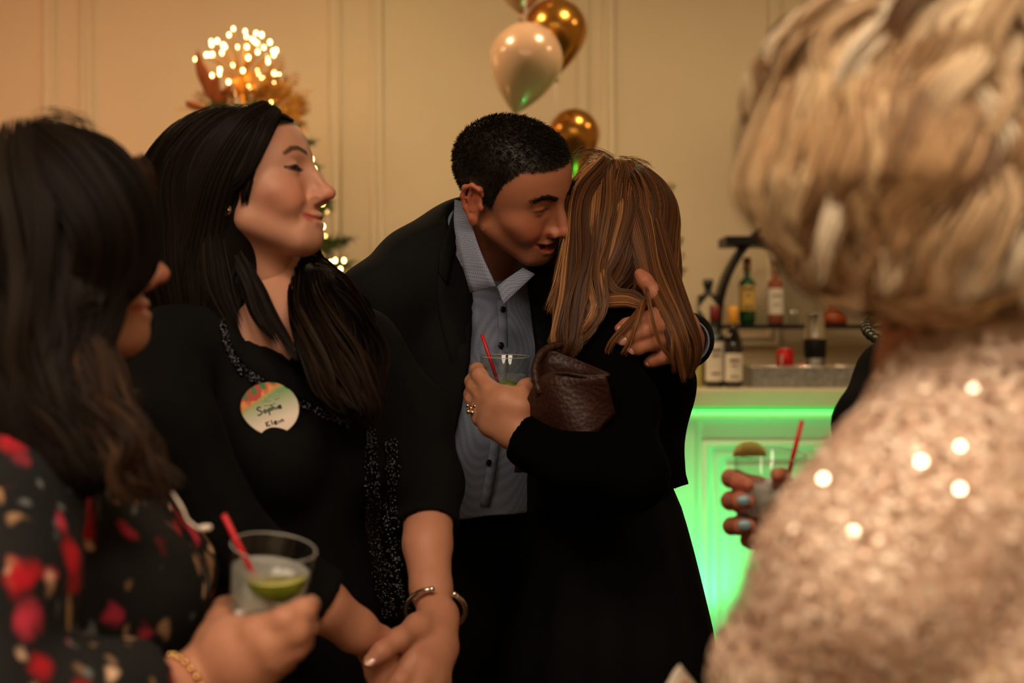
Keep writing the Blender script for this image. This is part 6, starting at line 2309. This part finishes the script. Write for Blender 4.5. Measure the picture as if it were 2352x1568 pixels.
aB, _ = limb(handB, 0.003, SKB, 0.01)
V, Fq, C = join_np([(HB['V'], HB['F'], HB['C']), aB])
link('body', mesh_np('body', V, Fq, C), MAT['skin'], BLO)
eye_objs(HB, BLO)
SQ = SDF((0.08, 0.70, 0.10), (0.70, 1.36, 1.36), 0.008)
SQ.chain([P(2320, 960, 1.03), P(2350, 1180, 1.02), P(2330, 1500, 1.02), P(2330, 1900, 1.02), P(2330, 2600, 1.02), P(2330, 4200, 1.02)], [.085, .140, .145, .16, .18, .20], k=0.06, fl=ftB, ff=1.25)
SQ.chain([lshB, P(2285, 930, 1.0), P(2370, 860, 1.03), rshB], [.066, .050, .056, .068], k=0.04)
SQ.chain([P(2300, 880, 1.0), P(2350, 800, 1.02)], [.052, .056], k=0.03)
SQ.chain([lshB, P(1990, 1330, 0.93), P(1850, 1570, 0.97)], [.066, .064, .058], k=0.03)
SQ.chain([P(1850, 1570, 0.97), P(1790, 1640, 1.05)], [.058, .045], k=0.02)
SQ.chain([rshB, P(2700, 1500, 1.10)], [.066, .058], k=0.03)
SQ.chain([P(2150, 700, 1.03), P(2150, 850, 1.05)], [.052, .054], k=0.008, sub=True)
M_dress = mat('rose_mesh', lin(236, 204, 180), 0.6, spec=0.3, var=0.12, vscale=60)
cloth('sequin_dress', SQ, M_dress, BLO, 0.004, 45, 31)


def sequin_mat():
    m = mat('rose_gold_sequin', lin(205, 162, 140), 0.30, metal=0.55)
    return m


# sewn-on sequins: small tilted hexagonal discs
Vd, Fd = SQ.mesh()
cen = Vd[Fd].mean(1)
nn = SQ.grad(cen)
look = nrm(cen - np.array([0, 0, CAMZ]))
ok = np.where((cen[:, 2] > 0.75) & ((nn * look).sum(1) < 0.35))[0]
k = ok[rng.integers(0, len(ok), 26000)]
c0 = cen[k] + rng.normal(0, 0.0025, (len(k), 3)) 
c0 = c0 - nn[k] * SQ.sample(c0)[:, None] + nn[k] * 0.0045
ax = nrm(nn[k] + rng.normal(0, 0.24, (len(k), 3)))
u = nrm(np.cross(ax, rng.normal(0, 1, (len(k), 3))))
v = np.cross(ax, u)
hx = np.arange(6) * PI / 3
rr = 0.0026 * rng.uniform(0.85, 1.15, (len(k), 1, 1))
V = c0[:, None] + rr * (np.cos(hx)[None, :, None] * u[:, None] + np.sin(hx)[None, :, None] * v[:, None])
F4 = np.concatenate([np.array([[0, 1, 2, 3]]), np.array([[0, 3, 4, 5]])])
Fq = (F4[None] + (np.arange(len(k)) * 6)[:, None, None]).reshape(-1, 4)
pal = np.array([lin(246, 220, 198), lin(234, 202, 178), lin(250, 230, 210), lin(224, 190, 166)])
cc = np.repeat(pal[rng.integers(0, 4, len(k))], 6, axis=0)
M_seq = mat('rose_gold_sequin', (1, 1, 1), 0.33, metal=0.22, vcol=True)
tag(link('sequins', mesh_np('sequins', V.reshape(-1, 3), Fq, cc, smooth=False), M_seq, BLO), 'shimmering rose gold sequins', kind='stuff')
gk = rng.choice(len(k), 900, replace=False)
Vg = V[gk] + nn[k][gk][:, None] * 0.0012
Fg = (F4[None] + (np.arange(len(gk)) * 6)[:, None, None]).reshape(-1, 4)
tag(link('mirror_sequins', mesh_np('mirror_sequins', Vg.reshape(-1, 3), Fg, np.tile([0.95, 0.80, 0.68], (len(gk) * 6, 1)), smooth=False), mat('mirror_sequin', (1, 1, 1), 0.07, metal=1.0, vcol=True), BLO), 'mirror-bright sequins', kind='stuff')
for s_ in (-1, 1):
    f_ = np.array([0.36 + 0.08 * s_, 1.02 + 0.03 * s_, 0.0])
    shoe(BLO, f_, 222, MAT['shoe'], 0.05)
    Sl = SDF(f_ + (-0.07, -0.07, 0.06), f_ + (0.07, 0.07, 0.3), 0.008)
    Sl.chain([f_ + (0, 0, 0.26), f_ + (0, 0, 0.09)], [.045, .036], k=0.02)
    cloth('stocking', Sl, MAT['skirt'], BLO, 0)
# curly hair
PALB = [lin(80, 54, 35), lin(130, 96, 65), lin(178, 140, 100), lin(208, 176, 134), lin(226, 198, 158)]
SHb = SDF(cB + (-0.20, -0.22, -0.22), cB + (0.22, 0.20, 0.20), 0.005)
SHb.ell(cB + np.array([0.008, -0.01, 0.018]), (0.104, 0.112, 0.108), k=0)
SHb.chain([P(2010, 330, 1.01), P(1945, 470, 1.0), P(1925, 570, 1.01)], [.065, .055, .030], k=0.05)
SHb.chain([P(2150, 430, 0.96), P(2150, 540, 0.96), P(2170, 590, 0.97)], [.080, .045, .020], k=0.05)
SHb.chain([P(2330, 400, 1.0), P(2350, 520, 1.0), P(2350, 580, 1.0)], [.080, .060, .030], k=0.05)
strands = []
crB = cB + np.array([0.03, 0.01, 0.13])


def bdirf(p, t):
    d = (p - crB) * 0.55
    d[:, 2] = -0.11
    q = p @ np.array([38.0, 12.0, 26.0])
    d = nrm(d)
    side = nrm(np.cross(d, p - cB))
    return nrm(d + side * (0.28 * np.sin(q * 1.1 + 30 * t * 0.35 + np.floor(q * 0.4)))[:, None])


st_ = seeds_on(SHb, 3200, lambda c, n: (c[:, 1] < 1.10))
lock = ((np.floor(st_[:, 0] * 34) * 7 + np.floor(st_[:, 2] * 26) * 13 + np.floor(st_[:, 1] * 20) * 3).astype(int)) % 260
pth = flow(SHb, st_, bdirf, 14, 0.008, 0.002 + 0.012 * np.random.default_rng(5).random(260)[lock])
okb = (pth[..., 2] > (P(0, 690, 0.98)[2] - 0.022 * rng.random(len(pth)))[:, None]).all(1)
pth, lock = pth[okb], lock[okb]
strands.append((pth, 0.0013, pick_cols(PALB, [2, 4, 4, 3, 1], lock, 0.15, seed=9, soft=.85)))
# distinct wavy locks hanging all round the head
rb = np.random.default_rng(12)
PALB2 = [lin(106, 76, 52), lin(156, 122, 88), lin(202, 170, 132), lin(228, 202, 166), lin(244, 226, 198)]
for k in range(300):
    th0 = rb.uniform(-PI * 1.12, 0.25 * PI)
    el = rb.uniform(-0.35, 1.3)
    dirv = np.array([math.cos(th0) * math.cos(el), math.sin(th0) * math.cos(el), math.sin(el)])
    base = cB + np.array([0.004, -0.008, 0.012]) + dirv * np.array([0.104, 0.112, 0.108]) * rb.uniform(1.0, 1.10)
    if base[1] > 1.14:
        continue
    L = rb.uniform(0.12, 0.23)
    out = nrm(dirv * (1, 1, 0.25))
    g = []
    am, ph, fr = rb.uniform(0.006, 0.013), rb.uniform(0, 6.28), rb.uniform(1.1, 2.0)
    sd = nrm(np.cross(out, [0, 0, 1.0]))
    slide = max(0.0, math.sin(el)) * 0.09
    for q in np.linspace(0, 1, 10):
        bulge = 0.012 * math.sin(PI * min(1, q * 1.1)) - 0.035 * max(0, q - 0.6) + slide * (1 - (1 - q) ** 2)
        g.append(base + np.array([0, 0, -L * q * (0.6 + 0.4 * q if el > 0.7 else 1)]) + out * (bulge + am * 0.8 * math.cos(ph + fr * 6.28 * q)) + sd * am * 1.4 * math.sin(ph + fr * 6.28 * q))
    g = np.array(g)
    g = g[g[:, 2] > P(0, 690 + rb.uniform(0, 70), 1.0)[2]]
    if len(g) < 4:
        continue
    p, lk = bundle(g, [.003, .008, .009, .008, .006, .002], 26, S=20, loose=.6, cut=.15)
    strands.append((p, 0.0010, pick_cols(PALB2, [1.6, 2.4, 3.4, 3.4, 2.0], np.zeros(len(p), int), 0.16, seed=100 + k, soft=1.0)))
# frizz at the outline
for k in range(110):
    th0 = rb.uniform(PI * 0.75, PI * 1.25)
    el = rb.uniform(-0.3, 1.1)
    dirv = np.array([math.cos(th0) * math.cos(el), math.sin(th0) * math.cos(el) * 0.6, math.sin(el)])
    b0 = cB + dirv * 0.112
    b1 = b0 + dirv * 0.024 + rb.normal(0, 0.006, 3) + np.array([-0.004, 0, -0.006])
    b2 = b1 + np.array([-0.004, 0, -0.03]) + rb.normal(0, 0.006, 3)
    p, lk = bundle([b0, b1, b2, b2 + (0.004, 0, -0.02)], [.006, .007, .006, .002], 14, S=14, loose=.6)
    strands.append((p, 0.0008, pick_cols(PALB, [1, 2, 4, 4, 3], np.zeros(len(p), int), 0.14, seed=300 + k, soft=1.0)))
# the bob tapers in towards the jaw on its left side
kept = []
for p, r_, c_ in strands:
    qx = 1176 + p[..., 0] / p[..., 1] * FOC
    qy = 784 - (p[..., 2] - CAMZ) / p[..., 1] * FOC
    ok_ = (qx > np.interp(qy, [300, 520, 560, 650, 700, 740], [1655, 1675, 1745, 1810, 1885, 1985])).all(1)
    if ok_.sum() > 3:
        kept.append((p[ok_], r_, c_[ok_]))
strands = kept
hair_object(BLO, SHb, strands, MAT['hair'], lin(84, 56, 36), 'curly shoulder-length blonde hair', center=cB)

# napkin in her fingers
nv = np.array([P(1562, 1527, 1.245), P(1528, 1575, 1.235), P(1560, 1640, 1.235), P(1612, 1590, 1.255)])
V = []
for i in range(7):
    for j in range(7):
        a, b = i / 6, j / 6
        p = (1 - a) * (1 - b) * nv[0] + a * (1 - b) * nv[1] + a * b * nv[2] + (1 - a) * b * nv[3]
        V.append(p + np.array([0, 0.003 * math.sin(5 * a + 3 * b), 0]))
V = np.array(V)
V = np.vstack([V, V + np.array([0, 0.004, 0])])
q = [(i * 7 + j, i * 7 + j + 1, (i + 1) * 7 + j + 1, (i + 1) * 7 + j) for i in range(6) for j in range(6)]
q += [tuple(49 + x for x in reversed(f)) for f in q]
edge = [j for j in range(7)] + [7 * i + 6 for i in range(1, 7)] + [42 + j for j in range(5, -1, -1)] + [7 * i for i in range(5, 0, -1)]
q += [(edge[i], 49 + edge[i], 49 + edge[(i + 1) % len(edge)], edge[(i + 1) % len(edge)]) for i in range(len(edge))]
tag(link('napkin', mesh_np('napkin', V, np.array(q), smooth=False), mat('paper_napkin', lin(226, 214, 196), 0.85, var=0.05, vscale=60)), 'folded white paper napkin corner at the bottom beside the sequin dress', 'napkin')

# ================================================================== the guest in black behind the blonde
SKG = lin(180, 108, 82)
GUE = empty('person', (P(2200, 900, 1.85)[0], 1.85, 0), 'guest in black almost hidden behind the blonde woman', 'person', 'party guests')
cG = P(2180, 470, 1.86)
RG_ = rot(-25, -5, 0)
neckG = P(2180, 760, 1.90)
HG = build_head(cG, RG_, neckG, SKG, lin(150, 70, 60), (0.02, 0.012, 0.009), h=0.0036, scalp_col=(0.02, 0.012, 0.008), zline=SZ)
armG = [
    [(2010, 1215, 1.72, 0.0331), (1880, 1190, 1.63, 0.0267), (1800, 1180, 1.585, 0.0230)],
    [(1805, 1170, 1.59, 0.0221), (1735, 1130, 1.605, 0.0184), (1690, 1100, 1.595, 0.0105), (1678, 1098, 1.560, 0.0099), (1695, 1106, 1.528, 0.0088), (1718, 1112, 1.512, 0.0071)],
    [(1805, 1180, 1.59, 0.0221), (1735, 1165, 1.605, 0.0184), (1690, 1150, 1.590, 0.0105), (1677, 1150, 1.552, 0.0099), (1700, 1151, 1.515, 0.0091), (1720, 1151, 1.503, 0.0074)],
    [(1805, 1190, 1.59, 0.0212), (1740, 1200, 1.605, 0.0175), (1695, 1207, 1.590, 0.0101), (1680, 1208, 1.555, 0.0094), (1702, 1208, 1.518, 0.0086), (1722, 1207, 1.506, 0.0071)],
    [(1810, 1200, 1.59, 0.0184), (1760, 1230, 1.60, 0.0138), (1725, 1242, 1.585, 0.0088), (1718, 1240, 1.555, 0.0080), (1735, 1236, 1.535, 0.0067)],
    [(1805, 1165, 1.585, 0.0202), (1800, 1120, 1.555, 0.0133), (1795, 1095, 1.525, 0.0094), (1785, 1090, 1.505, 0.0076)],
]
aG, _ = limb(armG, 0.0022, SKG, 0.004)
V, Fq, C = join_np([(HG['V'], HG['F'], HG['C']), aG])
link('body', mesh_np('body', V, Fq, C), MAT['skin'], GUE)
eye_objs(HG, GUE)
for a, b in (((1677, 1150, 1.552), (1708, 1148, 1.4945)), ((1680, 1208, 1.555), (1710, 1205, 1.4975))):
    nail(GUE, P(*b), (1, -0.1, 0), (0.05, -1, 0.15), .0062, .0072, MAT['nail_blue'])
SG = SDF((0.28, 1.55, 0.10), (0.96, 2.20, 1.42), 0.010)
nG = P(2180, 800, 1.90)
SG.chain([nG + (0, 0, -0.06), nG + (0, 0, -0.2), nG + (0, 0, -0.38), nG + (0, 0, -0.6), nG + (0, 0, -1.1)], [.09, .15, .135, .17, .20], k=0.05)
SG.chain([P(2052, 872, 1.84), P(2180, 810, 1.90), P(2330, 870, 1.96)], [.046, .05, .05], k=0.04)
SG.chain([P(2052, 872, 1.84), P(2010, 980, 1.80), P(2020, 1190, 1.74)], [.046, .048, .046], k=0.03)
SG.chain([P(2020, 1190, 1.74), P(1900, 1192, 1.645)], [.046, .040], k=0.02)
SG.chain([P(2330, 870, 1.96), P(2360, 1200, 1.98)], [.05, .042], k=0.03)
SG.chain([nG + (0, 0, 0.1), nG], [.062, .062], k=0.006, sub=True)
cloth('black_dress', SG, MAT['black_cloth'], GUE, 0.003, 40, 44)
for s_ in (-1, 1):
    f_ = np.array([nG[0] + 0.09 * s_, 1.90, 0.0])
    shoe(GUE, f_, -25, MAT['shoe'], 0.05)
    Sl = SDF(f_ + (-0.07, -0.07, 0.06), f_ + (0.07, 0.07, 0.34), 0.008)
    Sl.chain([f_ + (0, 0, 0.30), f_ + (0, 0, 0.09)], [.045, .036], k=0.02)
    cloth('stocking', Sl, MAT['skirt'], GUE, 0)
SHg = SDF(cG - 0.2, cG + np.array([0.2, 0.2, 0.16]), 0.009)
SHg.ell(cG + RG_ @ np.array([0, -0.018, 0.024]), (0.084, 0.10, 0.09), R=RG_, k=0)
SHg.ell(cG + RG_ @ np.array([0, 0.105, -0.03]), (0.20, 0.082, 0.088), R=RG_, k=0.008, sub=True)
SHg.chain([cG + RG_ @ np.array([0, -0.05, -0.02]), cG + RG_ @ np.array([0, -0.05, -0.15])], [.08, .06], k=0.03)
strands = []
st_ = seeds_on(SHg, 700, lambda c, n: c[:, 2] > cG[2] - 0.1)
strands.append((flow(SHg, st_, lambda p, t: np.tile([0.0, 0.05, -1.0], (len(p), 1)), 14, 0.011, 0.002), 0.0010, np.tile([0.03, 0.018, 0.010], (len(st_), 1))))
hair_object(GUE, SHg, strands, MAT['hair_dark'], (0.02, 0.012, 0.008))
# dark bead necklace glimpsed at the neck line
NK = empty('bead_necklace', tuple(P(2010, 785, 1.80)), 'dark green bead necklace edge between the blonde hair and black sleeve', 'necklace')
nbm = mesh_np('bead', *lathe_np([(max(0.0075 * math.sin(t_), 1e-5), 0.0075 * math.cos(t_)) for t_ in np.linspace(0, PI, 8)], 10))
nbm.materials.append(mat('dark_green_bead', (0.016, 0.020, 0.008), 0.2, coat=0.5))
nkc = P(2180, 800, 1.885)
for q in np.linspace(0, 2 * PI, 46, endpoint=False):
    put('bead', nbm, nkc + np.array([0.108 * math.cos(q), 0.082 * math.sin(q), 0.022 + 0.030 * math.sin(q)]), NK)
# ------------------------------------------------------------------ drinks
M_drink = glass_mat('clear_drink', (0.80, 0.80, 0.78), 0.9, 0.03, 1.33)
M_straw = mat('red_straw', lin(200, 20, 34), 0.4)


def drink(label, top, bot, r_top, r_bot, fill, straw, ice, drink_m, tag_):
    """A tumbler between two axis points with its drink; the straw, ice and fruit are things of their own."""
    top, bot = np.asarray(top), np.asarray(bot)
    ax = top - bot
    h = np.linalg.norm(ax)
    ax = ax / h
    a = nrm(np.cross(ax, [0, 1, 0.1]))
    b = np.cross(ax, a)
    R = np.stack([a, b, ax], 1)
    G = empty('drinking_glass', tuple(bot), label, 'glass', 'drinks in hand')
    t = 0.0016
    prof = [(1e-5, 0), (r_bot * 0.92, 0), (r_bot, 0.003), (r_top, h - 0.001), (r_top - t * 0.5, h), (r_top - t, h - 0.001), (r_bot - t * 0.6, 0.012), (r_bot * 0.6, 0.008), (1e-5, 0.008)]
    V, Fq = lathe_np(prof, 48, bot, R)
    link('tumbler', mesh_np('tumbler', V, Fq), MAT['glass'], G)
    ri = lambda z: r_bot + (r_top - r_bot) * z / h - t - 0.0006
    pr = [(1e-5, 0.0095), (ri(0.013), 0.013), (ri(h * fill), h * fill), (ri(h * fill) - 0.001, h * fill - 0.0004), (1e-5, h * fill - 0.0006)]
    V, Fq = lathe_np(pr, 40, bot, R)
    link('liquid', mesh_np('liquid', V, Fq), drink_m, G)
    rim = [bot + R @ np.array([(r_top - t / 2) * math.cos(q), (r_top - t / 2) * math.sin(q), h]) for q in np.linspace(0, 2 * PI, 49)]
    tube('rim', rim, 0.0007, MAT['rim'], G, sides=6)
    p0, p1 = straw
    tag(tube('straw', [p0, p1], 0.0026, M_straw, None, sides=8), 'red plastic straw standing in ' + tag_, 'straw', 'red straws')
    for i, (x, y, z, s, rz) in enumerate(ice):
        bm = bmesh.new()
        box_bm(bm, (0, 0, 0), (s, s * 0.9, s * 0.85))
        M = Matrix.Translation(Vector(bot + R @ np.array([x, y, z]))) @ Matrix.Rotation(rz, 4, (0.5, 0.4, 0.77))
        bm.transform(M)
        o = bm_obj('ice_cube', bm, M_ice, None, bevel=s * 0.14)
        where = ['front right ', 'front left ', 'back ', 'upper left ', 'upper right '][i] if len(ice) > 1 else ''
        tag(o, where + 'ice cube melting in ' + tag_, 'ice', 'ice cubes in ' + tag_)
    return G, bot, R, h


MAT['rim'] = mat('glass_rim', (0.75, 0.74, 0.70), 0.05, spec=1.0, trans=0.6)
M_cloudy = bpy.data.materials.new('cloudy_drink')
M_cloudy.use_nodes = True
nt = M_cloudy.node_tree
nt.nodes.remove(nt.nodes['Principled BSDF'])
tr = nt.nodes.new('ShaderNodeBsdfTransparent')
df = nt.nodes.new('ShaderNodeBsdfTranslucent')
df.inputs[0].default_value = (0.95, 0.93, 0.88, 1)
d2 = nt.nodes.new('ShaderNodeBsdfDiffuse')
d2.inputs[0].default_value = (0.95, 0.93, 0.88, 1)
m1 = nt.nodes.new('ShaderNodeMixShader')
m2 = nt.nodes.new('ShaderNodeMixShader')
m2.inputs[0].default_value = 0.5
nt.links.new(df.outputs[0], m2.inputs[1])
nt.links.new(d2.outputs[0], m2.inputs[2])
m1.inputs[0].default_value = 0.34
nt.links.new(tr.outputs[0], m1.inputs[1])
nt.links.new(m2.outputs[0], m1.inputs[2])
nt.links.new(m1.outputs[0], nt.nodes['Material Output'].inputs[0])

def milky(name, fac, col):
    m = M_cloudy.copy()
    m.name = name
    for n in m.node_tree.nodes:
        if n.type == 'MIX_SHADER' and n.inputs[1].links[0].from_node.type == 'BSDF_TRANSPARENT':
            n.inputs[0].default_value = fac
        if n.type in ('BSDF_DIFFUSE', 'BSDF_TRANSLUCENT'):
            n.inputs[0].default_value = (*col, 1)
    return m


M_ice = milky('ice', 0.85, (1.0, 0.98, 0.96))
M_drink2 = milky('clear_drink_with_melt', 0.16, (0.7, 0.7, 0.7))
# left: lime drink in the floral-dress woman's hand
drink('clear tumbler of iced lime drink held by the woman in the floral dress', P(629, 1256, 1.30), P(602, 1452, 1.315), 0.0395, 0.0315, 0.74, (P(514, 1182, 1.285), P(624, 1405, 1.305)),
      [(0.012, -0.017, 0.026, 0.024, 0.4), (-0.015, -0.015, 0.026, 0.022, 1.3), (0.004, 0.012, 0.022, 0.026, 2.0), (-0.012, -0.004, 0.050, 0.022, 0.9)], M_cloudy, 'the lime drink on the left')
wedge('lime_wedge', 'green lime wedge floating in the drink on the left', P(634, 1322, 1.288), 0.025, M_lime, M_limef, 'lime', 'lime garnishes', 0.62, 0.0, PI / 2, -0.75)
# middle: clear drink before the man's shirt
drink("clear tumbler held in front of the man's blue shirt", P(1160, 818, 2.165), P(1158, 925, 2.170), 0.0385, 0.031, 0.60, (P(1107, 768, 2.145), P(1146, 885, 2.150)),
      [(0.008, 0.0, 0.018, 0.020, 0.6)], M_drink2, 'the middle drink')
wedge('lime_wedge', 'pale lime wedge at the bottom of the middle drink', P(1165, 894, 2.150), 0.017, M_lime, M_limef, 'lime', 'lime garnishes', 0.7, 0.0, PI / 2, -1.9)
# right: iced drink in the hidden guest's hand
drink('clear tumbler with ice and a lime on the rim before the green bar', P(1769, 1042, 1.545), P(1762, 1230, 1.555), 0.0395, 0.0325, 0.62, (P(1842, 966, 1.535), P(1806, 1110, 1.55)),
      [(0.010, -0.012, 0.030, 0.024, 0.4), (-0.014, -0.008, 0.034, 0.024, 1.3), (0.0, 0.012, 0.038, 0.024, 2.0), (-0.006, -0.010, 0.050, 0.020, 0.9), (0.014, 0.006, 0.050, 0.020, 0.2)], M_drink2, 'the right drink')
wedge('lime_wedge', 'lime wedge stuck on the rim of the right drink', P(1722, 1048, 1.512), 0.0165, M_lemon, M_limef, 'lime', 'lime garnishes', 0.75, 0.0, PI / 2, 2.55)
